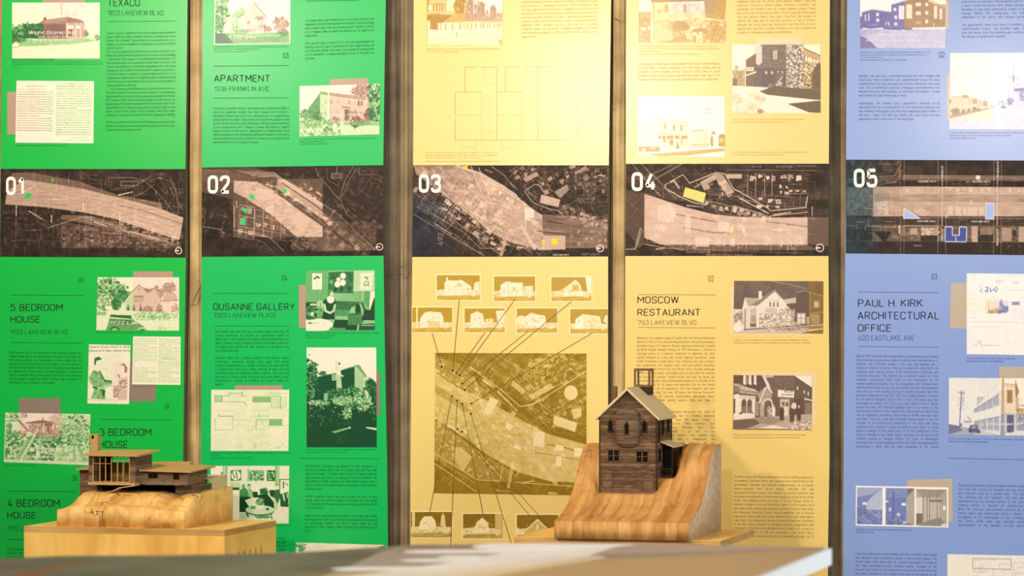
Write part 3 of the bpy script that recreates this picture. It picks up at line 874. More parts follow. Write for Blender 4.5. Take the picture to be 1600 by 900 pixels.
def map_three():
    p = Pic((645.4, 258.3, 951, 401.3), (640, 250, .2), 0.08, 1.5); p.lw = 1.15
    p.tex(20, 30, 1570, 770, 0.03, 0.13, 70)
    p.poly([(30, 60), (120, 60), (240, 250), (60, 420), (30, 400)], 0.13)
    p.second(20, 200, 300, 770); sl = slice(None)
    p.k = np.clip(1 - (p.X - 60) / 330, 0, 1) * np.clip((p.Y - 220) / 160, 0, 1)
    hw = [(30, 45), (370, 45), (560, 120), (720, 200), (900, 350), (1040, 430), (1045, 580), (1220, 590), (1220, 700), (950, 705), (740, 660), (540, 480), (300, 300), (190, 220), (60, 130)]
    p.poly([(30, 45), (370, 45), (620, 140), (900, 350), (720, 300), (500, 200), (200, 130), (60, 100)], 0.28)
    p.poly(hw, lambda X, Y: 0.40 + 0.28 * (fbm(X * 0.5 + Y * 0.2, Y - X * 0.45, 22, 8) - 0.5) + 0.10 * np.clip((X - 200) / 600, 0, 1))
    p.poly([(1040, 425), (1260, 440), (1550, 470), (1550, 690), (1220, 690), (1045, 580)], lambda X, Y: 0.32 + 0.14 * (fbm(X / 6, Y, 20, 4) - 0.5))
    p.poly([(900, 370), (975, 380), (975, 470), (905, 470)], 0.8); p.poly([(740, 330), (900, 370), (890, 520), (740, 480)], 0.52, 0.6)
    p.poly([(1050, 590), (1222, 592), (1222, 702), (1050, 690)], 0.56)
    p.poly([(560, 160), (640, 150), (690, 200), (650, 250)], 0.6, 0.8)
    p.line([(370, 45), (560, 110), (720, 200), (830, 275), (905, 345), (985, 390)], 16, 0.68, 0.8)
    p.line([(560, 70), (700, 120), (810, 220), (880, 300), (1000, 390), (1200, 410)], 26, 0.07, 0.9)
    p.line([(60, 130), (250, 270), (470, 440), (640, 580), (800, 660), (1000, 700)], 20, 0.09, 0.8)
    p.line([(820, 215), (950, 130), (1100, 45)], 30, 0.08, 0.9)
    p.line([(1085, 480), (1200, 500)], 9, 0.14, 0.8); p.line([(1000, 555), (1180, 580), (1250, 588)], 7, 0.16, 0.8); p.line([(940, 455), (1030, 470)], 6, 0.3, 0.8)
    p.line([(760, 540), (1200, 560)], 4, 0.6, 0.5)
    parcels(p, (110, 60), (62, 36), (-38, 58), 10, 3, 0.8, 2.5, 2, 0.6, 0.3, 0.7)
    parcels(p, (400, 110), (66, 40), (-40, 56), 8, 5, 0.85, 2.5, 3, 0.5, 0.3, 0.6)
    parcels(p, (300, 300), (62, 46), (-36, 40), 8, 2, 0.85, 2.5, 4, 0.8, 0.45, 0.8)
    parcels(p, (190, 330), (56, 42), (-40, 54), 8, 3, 0.5, 2.5, 5, 0.7, 0.15, 0.6)
    parcels(p, (100, 190), (36, 26), (-50, 70), 4, 3, 0.45, 2, 5, 0.3, 0.15, 0.6)
    parcels(p, (590, 150), (52, 38), (-22, 40), 6, 1, 0.85, 3, 6, 0.9, 0.6, 0.8)
    parcels(p, (780, 90), (60, -34), (30, 44), 5, 2, 0.7, 2.5, 7, 0.9, 0.35, 0.7)
    parcels(p, (1000, 190), (58, -36), (30, 46), 7, 2, 0.7, 2.5, 8, 0.9, 0.4, 0.7)
    parcels(p, (1300, 60), (62, 0), (0, 54), 4, 5, 0.6, 2.5, 9, 0.8, 0.25, 0.7)
    parcels(p, (1180, 350), (48, 14), (-10, 46), 8, 2, 0.75, 2.5, 10, 0.9, 0.4, 0.8)
    parcels(p, (1260, 480), (50, 6), (0, 50), 6, 4, 0.65, 2, 11, 0.5, 0.3, 0.5)
    p.poly([(1030, 270), (1180, 310), (1165, 370), (1020, 335)], 0.55); p.poly([(1130, 250), (1230, 190), (1250, 230), (1180, 300)], 0.4)
    p.poly([(890, 145), (990, 90), (1010, 120), (910, 175)], 0.45)
    contours(p, [(905, 240), (1000, 330), (1150, 380), (1350, 430), (1540, 450)], 5, 5, -14, 0.5, 2, 0.4)
    contours(p, [(1200, 190), (1260, 250), (1340, 280), (1550, 300)], 6, 0, 12, 0.5, 2, 0.35)
    p.line([(900, 240), (980, 190), (1020, 200), (1050, 250)], 3, 0.7); p.line([(900, 245), (960, 330), (1080, 380), (1180, 400)], 3, 0.7)
    p.line([(640, 50), (740, 120), (820, 220)], 3, 0.7, 0.8); p.line([(480, 50), (580, 300), (620, 340), (640, 320), (540, 60)], 5, 0.75, 0.7)
    p.line([(910, 340), (910, 540)], 3, 0.85); p.line([(880, 520), (980, 690)], 20, 0.66, 0.8); p.line([(770, 540), (720, 740)], 24, 0.5, 0.8)
    p.line([(30, 420), (590, 750)], 3, 0.55); p.line([(110, 380), (420, 560), (560, 690), (690, 690), (720, 640)], 3, 0.6, 0.8)
    p.line([(60, 330), (160, 420), (330, 560), (500, 700)], 3, 0.45, 0.7)
    dashes(p, (650, 180), (905, 345), 22, 9, 0.85); dashes(p, (205, 500), (340, 585), 9, 16, 0.6, 0.8); dashes(p, (60, 360), (150, 430), 6, 10, 0.5)
    dashes(p, (90, 330), (140, 260), 6, 9, 0.5); dashes(p, (840, 690), (900, 682), 6, 8, 0.8); pass
    dashes(p, (590, 75), (650, 100), 4, 14, 0.5); dashes(p, (1480, 120), (1530, 125), 3, 13, 0.8)
    speck(p, hw, 110, 0.85, 10, 42, 0.4, 3); speck(p, [(180, 380), (560, 560), (620, 680), (420, 600)], 60, 0.5, 8, 30, 0.6, 4)
    speck(p, [(1180, 340), (1550, 430), (1550, 470), (1180, 420)], 60, 0.7, 6, 24, 0.6, 5); speck(p, [(1100, 60), (1540, 60), (1540, 250), (1250, 200)], 60, 0.6, 8, 30, 0.5, 6)
    p.ink('yellow', [(1115, 615), (1160, 615), (1160, 662), (1115, 660)]); p.ink('yellow', [(1035, 625), (1062, 632), (1058, 668), (1040, 655)], 0.8)
    p.ink('yellow', [(410, 45), (462, 45), (438, 78)], 0.8)
    weave(p, 560, 0.85, 0.5, 0.62, 7, 30, 1100, 50, 740, lambda x, y: y > 330 + x * 0.6); weave(p, 200, 0.8, 0.45, -0.5, 8, 760, 1550, 50, 420)
    north(p, 1493, 693, 26)
    return p


def map_four():
    p = Pic((977.6, 256, 1294.7, 400), (970, 245, .20625), 0.10, 1.5); p.lw = 1.15
    p.tex(20, 30, 1600, 780, 0.05, 0.16, 60)
    p.poly([(40, 250), (180, 280), (180, 660), (140, 690), (40, 560)], 0.2); p.poly([(1415, 455), (1590, 460), (1590, 680), (1415, 660)], 0.27)
    p.poly([(180, 120), (1418, 120), (1416, 460), (180, 300)], 0.13)
    p.poly([(300, 660), (1416, 668), (1500, 705), (450, 712)], 0.28)
    hw = [(180, 280), (300, 320), (480, 380), (700, 435), (900, 455), (1100, 462), (1416, 458), (1416, 668), (300, 665), (180, 610)]
    p.poly(hw, lambda X, Y: 0.60 + 0.16 * (fbm(X / 6, Y, 22, 4) - 0.5))
    for k, (a, b, c) in enumerate([((420, 435), (600, 470), (760, 500)), ((480, 535), (700, 575), (850, 580)), ((1100, 490), (1250, 510), (1416, 530))]): p.line([a, b, c], 9, 0.32, 0.7)
    p.poly([(280, 370), (380, 350), (420, 430), (400, 500), (280, 480)], 0.72); p.poly([(740, 490), (830, 500), (830, 560), (730, 560)], 0.72)
    p.poly([(560, 610), (670, 610), (670, 680), (570, 680)], 0.8, 0.6); p.poly([(490, 440), (530, 440), (530, 580), (490, 580)], 0.8, 0.6)
    speck(p, hw, 90, 0.92, 12, 46, 0.4, 3)
    parcels(p, (580, 595), (62, 2), (0, 110), 13, 1, 0.85, 2.5, 4, 0.35, 0.3, 0.7)
    for x in (960, 1020, 1090, 1145): p.line([(x, 130), (x, 300)], 3, 0.75, 0.8)
    parcels(p, (960, 130), (60, 0), (0, 64), 7, 1, 0.85, 3.5, 5, 1, 0.55, 0.9, False)
    parcels(p, (1020, 300), (70, 4), (0, 50), 3, 2, 0.85, 3.5, 6, 0.9, 0.5, 0.9, False)
    parcels(p, (640, 330), (52, 12), (-18, 60), 9, 1, 0.85, 3, 7, 1, 0.45, 0.9)
    parcels(p, (860, 370), (46, 14), (-16, 46), 6, 1, 0.9, 3.5, 8, 1, 0.5, 0.9)
    parcels(p, (1270, 250), (50, 0), (0, 30), 3, 1, 0.8, 3, 9, 0.9, 0.5, 0.9); parcels(p, (1190, 200), (46, 8), (0, 44), 2, 2, 0.8, 3, 10, 0.9, 0.5, 0.9, False)
    p.poly([(600, 190), (720, 125), (770, 135), (860, 270), (800, 290), (720, 170), (660, 205), (680, 240), (630, 255)], 0.48)
    speck(p, [(600, 190), (720, 125), (860, 290), (800, 330)], 40, 0.8, 8, 30, 0.7, 6)
    p.box(800, 130, 915, 165, 0.55); p.line([(380, 190), (400, 180), (440, 235)], 14, 0.5)
    p.line([(340, 210), (470, 135), (520, 200)], 3, 0.85); p.line([(335, 210), (340, 240), (440, 300), (560, 350), (650, 365)], 4, 0.85)
    p.line([(520, 200), (720, 120), (790, 130), (850, 240), (960, 300), (1130, 400)], 4, 0.85); p.line([(560, 230), (700, 150)], 4, 0.7)
    p.line([(1130, 410), (1400, 385), (1415, 300)], 4, 0.85); p.line([(1120, 450), (1416, 420)], 3, 0.8); p.line([(870, 310), (1120, 440)], 20, 0.1, 0.8)
    dashes(p, (900, 315), (1120, 430), 16, 12, 0.9); dashes(p, (1160, 440), (1290, 420), 8, 12, 0.9); dashes(p, (500, 370), (620, 380), 8, 10, 0.8)
    contours(p, [(350, 240), (450, 310), (560, 370), (700, 420), (900, 440)], 4, 6, -12, 0.75, 2, 0.5)
    contours(p, [(640, 240), (740, 250), (860, 280), (960, 330)], 6, 6, 11, 0.75, 2, 0.5)
    contours(p, [(870, 220), (960, 240), (1100, 290), (1270, 300), (1410, 310)], 9, 2, 12, 0.7, 2, 0.45)
    contours(p, [(60, 90), (180, 180), (300, 300), (420, 350)], 5, 20, -4, 0.6, 2, 0.45)
    parcels(p, (60, 60), (60, 50), (-50, 54), 4, 9, 0.55, 2, 11, 0.4, 0.2, 0.5)
    p.line([(40, 700), (110, 700), (150, 540)], 4, 0.65); p.line([(180, 660), (330, 690), (480, 700)], 3, 0.6); p.line([(120, 690), (160, 560)], 8, 0.5, 0.6)
    parcels(p, (560, 60), (50, 6), (0, 40), 6, 2, 0.5, 2, 12, 0.7, 0.2, 0.5); parcels(p, (1420, 110), (50, 0), (0, 80), 3, 5, 0.5, 2, 13, 0.2, 0.1, 0.5)
    p.line([(240, 180), (470, 50)], 3, 0.6); p.line([(200, 150), (390, 60)], 3, 0.5); p.line([(90, 60), (300, 300)], 6, 0.5, 0.6); p.line([(150, 50), (420, 320)], 3, 0.5)
    p.line([(800, 100), (1480, 105)], 3, 0.5, 0.8); dashes(p, (1340, 70), (1480, 72), 10, 14, 0.4, 0.7)
    dashes(p, (1450, 380), (1450, 450), 5, 16, 0.5, 0.8); dashes(p, (270, 700), (340, 690), 6, 12, 0.7); dashes(p, (500, 722), (680, 722), 14, 8, 0.6); dashes(p, (650, 742), (1000, 745), 20, 7, 0.6)
    dashes(p, (1145, 553), (1280, 555), 10, 11, 0.95)
    p.ink('yellow', [(487, 232), (645, 275), (628, 352), (470, 300)], 0.75); p.ink('yellow', [(845, 515), (858, 530), (850, 582), (822, 578)], 0.55); p.ink('yellow', [(920, 540), (945, 545), (940, 580), (920, 578)], 0.5)
    weave(p, 380, 0.9, 0.42, 0.08, 9, 180, 1420, 120, 670); weave(p, 120, 0.7, 0.4, 0.7, 10, 40, 450, 60, 700)
    north(p, 1510, 690, 28)
    return p


def map_five():
    p = Pic((1321.6, 250, 1644, 398), (1310, 240, .1833), 0.09, 1.5); p.lw = 1.15
    p.tex(50, 40, 1840, 870, 0.05, 0.14, 70)
    p.k = np.clip(1 - (p.X - 180) / 260, 0, 1)
    contours(p, [(560, 110), (760, 140), (1000, 100), (1300, 130), (1600, 100), (1830, 120)], 10, 0, 9, 0.2, 2, 0.35)
    p.poly([(540, 185), (1840, 185), (1840, 230), (540, 230)], 0.30); p.poly([(340, 190), (540, 185), (500, 250), (340, 260)], 0.22)
    p.poly([(290, 285), (1840, 283), (1840, 530), (290, 540)], lambda X, Y: 0.50 + 0.18 * (fbm(X / 4, Y, 24, 4) - 0.5) + 0.05 * np.clip((X - 500) / 600, 0, 1))
    p.poly([(70, 290), (295, 290), (295, 535), (70, 535)], 0.27)
    p.tex(300, 345, 1840, 410, 0.32, 0.52, 26, 0.6, 2, 4)
    p.poly([(290, 545), (1840, 545), (1840, 755), (290, 755)], 0.24); p.box(70, 560, 290, 620, 0.14)
    p.poly([(290, 545), (1840, 540), (1840, 610), (290, 610)], 0.14); p.box(470, 755, 1840, 860, 0.09)
    p.tex(460, 620, 1840, 750, 0.15, 0.45, 30, 0.5)
    p.poly([(300, 670), (450, 670), (400, 770), (370, 740)], 0.05); p.box(1190, 655, 1325, 750, 0.12); p.box(700, 700, 850, 755, 0.12)
    parcels(p, (560, 285), (50, 0), (0, 56), 6, 1, 0.8, 2.5, 3, 0.8, 0.4, 0.7); parcels(p, (920, 285), (58, 0), (0, 56), 7, 1, 0.8, 2.5, 4, 0.9, 0.5, 0.7)
    parcels(p, (1390, 285), (58, 0), (0, 56), 8, 1, 0.8, 2.5, 5, 0.9, 0.5, 0.7)
    for i, x in enumerate((935, 1000, 1060, 1105, 1150, 1200)): p.box(x, 455, x + 38 + 8 * (i % 2), 520, 0.72, 0.8)
    parcels(p, (320, 455), (66, 0), (0, 84), 3, 1, 0.75, 3, 6, 0.3, 0.3, 0.8); p.tex(330, 410, 420, 480, 0.5, 0.85, 12, 0.7)
    for x in (530, 560, 850, 918, 1325, 1390): p.line([(x, 60), (x, 860)], 3, 0.6, 0.65)
    for x, y0, y1 in ((885, 250, 620), (1356, 230, 620)): dashes(p, (x, y0), (x, y1), int((y1 - y0) / 16), 13, 0.85, 0.55)
    for x, y0, y1 in ((520, 140, 250), (520, 620, 690)): dashes(p, (x, y0), (x, y1), int((y1 - y0) / 13), 14, 0.9, 0.85)
    dashes(p, (1090, 238), (1125, 238), 3, 10, 0.7)
    for y in (187, 205, 283, 420, 545, 552): p.line([(560, y), (1840, y)], 2.5, 0.65, 0.6)
    dashes(p, (530, 275), (1840, 275), 60, 9, 0.08, 0.7, 3); p.box(1172, 185, 1208, 218, 0.85)
    p.line([(920, 545), (925, 525)], 6, 0.9); p.line([(1132, 395), (1132, 420)], 6, 0.9)
    for k in range(3): p.line([(650 + k * 25, 490 - k * 10), (730 + k * 25, 530 - k * 10)], 8, 0.72, 0.8)
    p.box(610, 640, 675, 695, 0.5); p.box(708, 635, 850, 698, 0.45); speck(p, [(708, 635), (850, 635), (850, 698), (708, 698)], 30, 0.8, 8, 20, 0.7, 3)
    p.line([(560, 620), (850, 620), (850, 755)], 3, 0.7); p.box(1140, 618, 1190, 755, 0.52); p.box(1210, 630, 1320, 690, 0.36); p.box(1395, 630, 1480, 745, 0.45); p.box(1490, 650, 1520, 700, 0.12); p.box(1540, 620, 1640, 750, 0.5)
    p.tex(70, 60, 540, 260, 0.05, 0.25, 30, 0.7); p.tex(70, 300, 290, 530, 0.2, 0.36, 26, 0.7)
    p.line([(340, 200), (480, 190), (530, 100)], 5, 0.5, 0.6); p.line([(340, 270), (490, 240), (570, 110)], 4, 0.45, 0.6); p.line([(330, 90), (500, 90), (520, 60)], 4, 0.45, 0.7)
    for x in (120, 200, 300, 400): p.line([(x, 60), (x, 250)], 2, 0.35, 0.5)
    p.line([(70, 625), (160, 625), (155, 650)], 4, 0.4); p.line([(230, 660), (230, 625), (360, 625), (360, 665)], 4, 0.45); p.line([(380, 630), (490, 630)], 4, 0.5)
    dashes(p, (160, 590), (220, 590), 4, 16, 0.35, 0.7); dashes(p, (400, 585), (470, 585), 7, 8, 0.5); p.line([(300, 690), (360, 755)], 10, 0.3, 0.7)
    parcels(p, (1400, 770), (46, 0), (0, 40), 8, 2, 0.4, 2, 6, 0.6, 0.2, 0.5); parcels(p, (1150, 780), (46, 0), (0, 34), 4, 2, 0.35, 2, 7, 0.6, 0.2, 0.5); dashes(p, (650, 790), (710, 790), 4, 20, 0.4)
    weave(p, 520, 0.85, 0.4, 0.0, 11, 60, 1840, 180, 760)
    p.ink('blue', [(565, 478), (692, 555), (562, 555)]); p.ink('blue', [(1262, 425), (1325, 425), (1325, 556), (1258, 556)])
    p.line([(560, 470), (695, 556), (556, 556), (560, 470)], 6, 0.9); p.line([(1260, 422), (1326, 422), (1326, 557), (1257, 557), (1260, 422)], 6, 0.9)
    p.ink('indigo', [(914, 630), (972, 630), (972, 700), (1035, 700), (1035, 630), (1094, 630), (1092, 750), (914, 750)])
    p.ink('blue', [(910, 625), (976, 625), (976, 696), (1031, 696), (1031, 625), (1098, 625), (1096, 756), (910, 756)], 0.25)
    q = [(912, 627), (974, 627), (974, 698), (1033, 698), (1033, 627), (1096, 627), (1094, 753), (912, 753), (912, 627)]
    for a, b in zip(q[:-1], q[1:]):
        L = math.hypot(b[0] - a[0], b[1] - a[1]); nx, ny = -(b[1] - a[1]) / L * 4, (b[0] - a[0]) / L * 4
        p.ink('pale', [(a[0] + nx, a[1] + ny), (b[0] + nx, b[1] + ny), (b[0] - nx, b[1] - ny), (a[0] - nx, a[1] - ny)])
    p.ink('pale', [(1000, 710), (1006, 710), (1006, 755), (1000, 755)])
    return p


# ------------------------------------------------------------------ the printed photographs (tones only; the poster's inks colour them)
def pic_station():
    p = Pic((19, 4, 156, 91.5), (0, 0, .12222), 0.95)
    p.box(0, 600, 1400, 760, 0.9); p.poly([(160, 540), (700, 480), (1280, 520), (1280, 760), (160, 760)], 0.88)
    p.poly([(160, 520), (560, 480), (1120, 490), (1230, 520), (900, 570), (160, 600)], lambda X, Y: 0.66 + 0.12 * (fbm(X, Y, 40, 3) - 0.5))
    p.tree(220, 440, 130, 120, 0.1, 0.5, 40); p.tree(330, 400, 120, 100, 0.15, 0.6, 40); p.tree(170, 500, 70, 70, 0.12, 0.4, 30)
    p.poly([(300, 310), (560, 300), (560, 490), (300, 490)], 0.2); p.tree(430, 380, 130, 80, 0.08, 0.4, 30); p.tree(350, 300, 20, 40, 0.3, 0.6)
    p.poly([(480, 305), (560, 255), (860, 215), (1030, 250), (1085, 292), (860, 300), (560, 300)], 0.42)
    p.poly([(560, 255), (850, 218), (850, 270), (560, 300)], 0.5); p.box(558, 222, 592, 262, 0.2)
    p.box(560, 300, 850, 490, 0.3); p.box(600, 320, 830, 470, 0.22); p.box(840, 290, 1080, 480, 0.6); p.box(870, 380, 920, 470, 0.2)
    for x in (850, 960, 1020, 1065): p.box(x, 290, x + 22, 485, 0.8)
    for x in (862, 905, 980): p.box(x, 325, x + 38, 365, 0.98)
    p.line([(560, 488), (860, 486)], 6, 0.2); p.tree(1100, 430, 40, 55, 0.25, 0.6); p.tree(1250, 480, 50, 50, 0.4, 0.7)
    p.line([(785, 50), (785, 190)], 8, 0.6); p.line([(760, 60), (810, 50)], 6, 0.7); p.line([(755, 120), (815, 115)], 6, 0.65)
    for i, x in enumerate((790, 830, 870, 930, 955)): p.line([(x, 160), (x + 16, 195)], 8, 0.7)
    p.line([(160, 660), (600, 640), (1000, 590)], 8, 0.75, 0.6); p.line([(170, 610), (230, 600)], 12, 0.5); p.ell(200, 575, 40, 30, 0.9)
    p.second(545, 0, 1100, 345); p.second(545, 345, 1100, 500); p.grain(0.04, 20)
    return p


def pic_letters(rect, zo, cols, seed, head=None, dark=0.28, sp=31, h=19):
    p = Pic(rect, zo, 0.97)
    for (x0, x1, y0, y1) in cols:
        y = y0; k = seed
        while y < y1:
            k += 1
            e = x1 if random.Random(k).random() > 0.12 else x0 + (x1 - x0) * 0.6
            p.scribble(x0, e, y, 8, dark, h, 0.75, k, h * 0.55); y += sp
    return p


def pic_gable_house():
    p = Pic((335, -14, 453.5, 69), (325, 0, .1), 0.97)
    p.tree(170, 200, 160, 220, 0.3, 0.75, 60); p.tree(150, 400, 120, 130, 0.25, 0.6, 40); p.tree(230, -60, 120, 120, 0.4, 0.8, 40)
    p.poly([(440, 285), (720, 45), (900, 265), (890, 480), (460, 480)], 0.84)
    p.poly([(345, 270), (450, 165), (580, 160), (560, 230), (440, 290)], 0.66); p.line([(440, 290), (560, 220)], 14, 0.3)
    p.poly([(250, 390), (345, 280), (440, 290), (470, 480), (250, 510)], 0.86); p.line([(720, 45), (905, 270)], 16, 0.5); p.line([(720, 45), (440, 285)], 5, 0.7)
    p.box(515, 120, 542, 160, 0.5); p.box(610, 325, 650, 380, 0.5); p.box(715, 150, 735, 210, 0.7)
    p.tree(800, 290, 90, 40, 0.3, 0.6, 24); p.tree(830, 440, 80, 60, 0.3, 0.7, 24); p.box(750, 290, 772, 440, 0.85); p.box(840, 300, 860, 440, 0.7); p.tree(890, 450, 30, 90, 0.25, 0.5)
    p.box(680, 440, 880, 480, 0.75); p.line([(740, 480), (860, 480)], 8, 0.9); p.tree(420, 400, 70, 110, 0.45, 0.85, 30)
    p.tree(540, 490, 220, 40, 0.3, 0.7, 24); p.tree(1140, 380, 130, 120, 0.3, 0.7, 34); p.box(1060, 430, 1080, 500, 0.85); p.box(1110, 430, 1130, 500, 0.85); p.tree(950, 460, 60, 50, 0.35, 0.65)
    p.poly([(0, 520), (300, 510), (700, 530), (1000, 510), (1300, 540), (1300, 700), (0, 700)], lambda X, Y: 0.5 + 0.18 * (fbm(X / 4, Y, 30, 3) - 0.5))
    p.poly([(330, 530), (700, 540), (1000, 525), (1250, 580), (900, 580), (500, 570)], 0.68, 0.7); p.poly([(110, 510), (260, 520), (420, 690), (110, 690)], 0.12, 0.85); p.tree(1190, 520, 110, 60, 0.25, 0.6, 24)
    p.second(580, -200, 1290, 500); p.grain(0.04, 24)
    b = 12; p.box(0, 678, 1400, 720, 0.99); p.box(90, -200, 112, 720, 0.99); p.box(1272, -200, 1400, 720, 0.99)
    return p


def pic_apartment():
    p = Pic((467, 131, 593, 213.5), (455, 110, .12777), 0.95)
    p.poly([(205, 450), (345, 260), (350, 590), (205, 600)], 0.42); p.poly([(345, 250), (910, 360), (915, 640), (350, 640)], 0.76)
    p.poly([(340, 235), (900, 325), (910, 360), (345, 268)], 0.55); p.line([(345, 270), (905, 362)], 8, 0.4); p.line([(450, 260), (450, 640)], 14, 0.95)
    for i, x in enumerate((400, 470, 555, 690, 765)):
        p.win(x, 340 + i * 8, x + 30, 400 + i * 7, 0.45 if i % 2 else 0.6, 0.85); p.win(x - 4, 490 + i * 4, x + 26, 560 + i * 3, 0.5, 0.85)
    p.box(812, 372, 834, 440, 0.2); p.box(848, 378, 868, 442, 0.25); p.win(830, 510, 860, 580, 0.45, 0.85); p.win(862, 510, 885, 580, 0.5, 0.85)
    p.poly([(612, 440), (720, 450), (730, 468), (618, 460)], 0.4); p.box(640, 465, 720, 630, 0.7); p.box(650, 482, 702, 630, 0.2)
    p.tree(860, 250, 120, 90, 0.35, 0.7, 30); p.tree(1010, 420, 110, 250, 0.1, 0.75, 46); p.tree(950, 560, 60, 110, 0.1, 0.3, 40); p.tree(160, 530, 70, 80, 0.25, 0.65, 24)
    p.poly([(100, 600), (500, 640), (1090, 650), (1090, 810), (100, 810)], 0.8); p.tex(100, 600, 600, 810, 0.45, 0.95, 26, 0.9); p.tree(250, 640, 140, 60, 0.4, 0.75, 26)
    p.tree(320, 560, 70, 60, 0.15, 0.5, 22); p.line([(345, 540), (460, 670)], 30, 0.5); p.line([(350, 530), (460, 650)], 8, 0.8); p.tree(530, 610, 60, 44, 0.2, 0.65, 18); p.tree(800, 640, 90, 90, 0.12, 0.5, 26); p.tree(925, 640, 60, 55, 0.2, 0.6, 20)
    p.tree(760, 540, 70, 50, 0.3, 0.7, 20); p.tree(450, 740, 70, 60, 0.3, 0.8, 20); p.poly([(640, 640), (1090, 660), (1090, 700), (640, 680)], 0.55, 0.7)
    p.second(462, 100, 945, 645); p.grain(0.05, 18)
    return p


def pic_fence_row():
    p = Pic((667, -12, 785, 70.5), (655, 0, .09446), 0.97)
    p.box(120, -140, 780, 220, 0.5); p.box(170, -140, 440, 190, 0.75); p.box(230, 60, 420, 190, 0.3)
    for x in (250, 300, 340, 385): p.box(x, 70, x + 22, 185, 0.85)
    p.box(450, -140, 600, 200, 0.9); p.tree(680, 100, 120, 140, 0.15, 0.5, 40); p.box(620, 110, 660, 190, 0.6)
    p.box(130, 185, 560, 230, 0.75); p.tree(300, 280, 220, 60, 0.2, 0.6, 30); p.box(150, 90, 210, 170, 0.92)
    p.poly([(750, 60), (830, -60), (1000, 20), (1100, 60), (1380, 180), (1380, 320), (740, 230)], 0.72)
    for i in range(6): p.poly([(800 + i * 95, 40 + i * 22), (845 + i * 95, -40 + i * 28), (890 + i * 95, 40 + i * 22), (890 + i * 95, 230 + i * 14), (800 + i * 95, 220 + i * 14)], 0.9 if i % 2 else 0.45, 0.9); p.win(820 + i * 95, 110 + i * 20, 850 + i * 95, 170 + i * 18, 0.4, 0.8)
    p.tree(960, 130, 60, 110, 0.3, 0.8, 26); p.tree(820, 150, 60, 90, 0.35, 0.8, 24)
    p.poly([(560, 230), (760, 210), (1380, 320), (1380, 370), (900, 360), (400, 380)], 0.62); p.tex(750, 220, 1380, 330, 0.45, 0.7, 20, 0.6)
    p.poly([(130, 250), (560, 240), (400, 370), (310, 500), (130, 480)], lambda X, Y: 0.3 + 0.3 * (fbm(X, Y, 40, 4) - 0.5)); p.poly([(120, 340), (180, 340), (180, 520), (120, 560)], 0.9)
    p.poly([(310, 375), (1380, 365), (1380, 450), (310, 520)], 0.92)
    for i, x in enumerate((345, 430, 545, 670, 735, 790, 858, 935, 1010, 1055, 1120, 1160, 1235, 1290, 1330)): p.box(x, 380, x + 14, 500 - i * 3, 0.35 if i % 2 else 0.5)
    p.poly([(120, 560), (1380, 450), (1380, 760), (120, 760)], 0.92); p.line([(620, 545), (620, 590)], 18, 0.5)
    p.line([(160, 670), (900, 580), (1380, 500)], 14, 0.8, 0.6); p.line([(160, 740), (1380, 620)], 30, 0.84, 0.7); p.line([(700, 750), (1380, 640)], 16, 0.78, 0.6)
    p.line([(132, -100), (132, 750)], 12, 0.4, 0.7); p.tree(1360, 700, 50, 60, 0.5, 0.8)
    p.second(770, -200, 1390, 330); p.grain(0.04, 20)
    return p


def pic_church():
    p = Pic((998, -14, 1134, 66.5), (990, 0, .10559), 0.95)
    p.box(0, 180, 260, 650, 0.45); p.tex(80, 180, 270, 640, 0.2, 0.65, 30); p.box(110, 405, 185, 440, 0.95); p.box(215, 390, 280, 440, 0.95)
    p.poly([(250, -140), (1380, -140), (1380, 10), (250, 40)], 0.3); p.box(260, 40, 1100, 300, 0.85); p.poly([(1040, -140), (1380, -140), (1350, 300), (1060, 260)], 0.4)
    p.tex(300, 50, 1050, 280, 0.68, 0.9, 60, 0.6)
    for x in (485, 760):
        p.poly([(x - 26, 185), (x - 26, 90), (x, 45), (x + 26, 90), (x + 26, 185)], 0.45); p.line([(x, 50), (x, 185)], 6, 0.75); p.line([(x - 24, 130), (x + 24, 130)], 5, 0.75)
    for x in (300, 372, 590, 630, 820): p.line([(x, 40), (x, 300)], 6, 0.6)
    p.box(372, 150, 402, 190, 0.5); p.line([(260, 10), (260, 640)], 10, 0.9); p.line([(290, 40), (290, 640)], 10, 0.5)
    p.tex(300, 300, 1370, 640, 0.3, 0.9, 50); p.poly([(300, 300), (560, 310), (580, 600), (300, 620)], lambda X, Y: 0.74 + 0.2 * (fbm(X, Y, 40, 3) - 0.5))
    p.tree(700, 400, 130, 90, 0.2, 0.4, 60, 1, 0.25); p.box(700, 455, 850, 490, 0.7); p.tree(700, 580, 110, 60, 0.25, 0.6, 24)
    p.tree(900, 330, 110, 70, 0.35, 0.95, 20); p.tree(1210, 480, 170, 170, 0.2, 0.7, 24); p.tree(1250, 150, 90, 150, 0.3, 0.5, 30)
    for k in range(12): p.line([(1050 + k * 26, 640), (1090 + k * 26 + (k % 3) * 18, 420 - (k % 4) * 30)], 6, 0.7 if k % 2 else 0.25, 0.6)
    p.line([(830, 220), (950, 300), (1240, 280)], 10, 0.85, 0.7); p.line([(1000, 380), (1280, 250)], 12, 0.75, 0.7); p.line([(920, 390), (1010, 330)], 12, 0.85, 0.7)
    for x in (520, 548, 575): p.line([(x, 345), (x, 440)], 10, 0.4)
    p.second(540, -200, 1080, 200); p.second(1080, -200, 1200, 200, a=0.6); p.grain(0.05, 18)
    return p


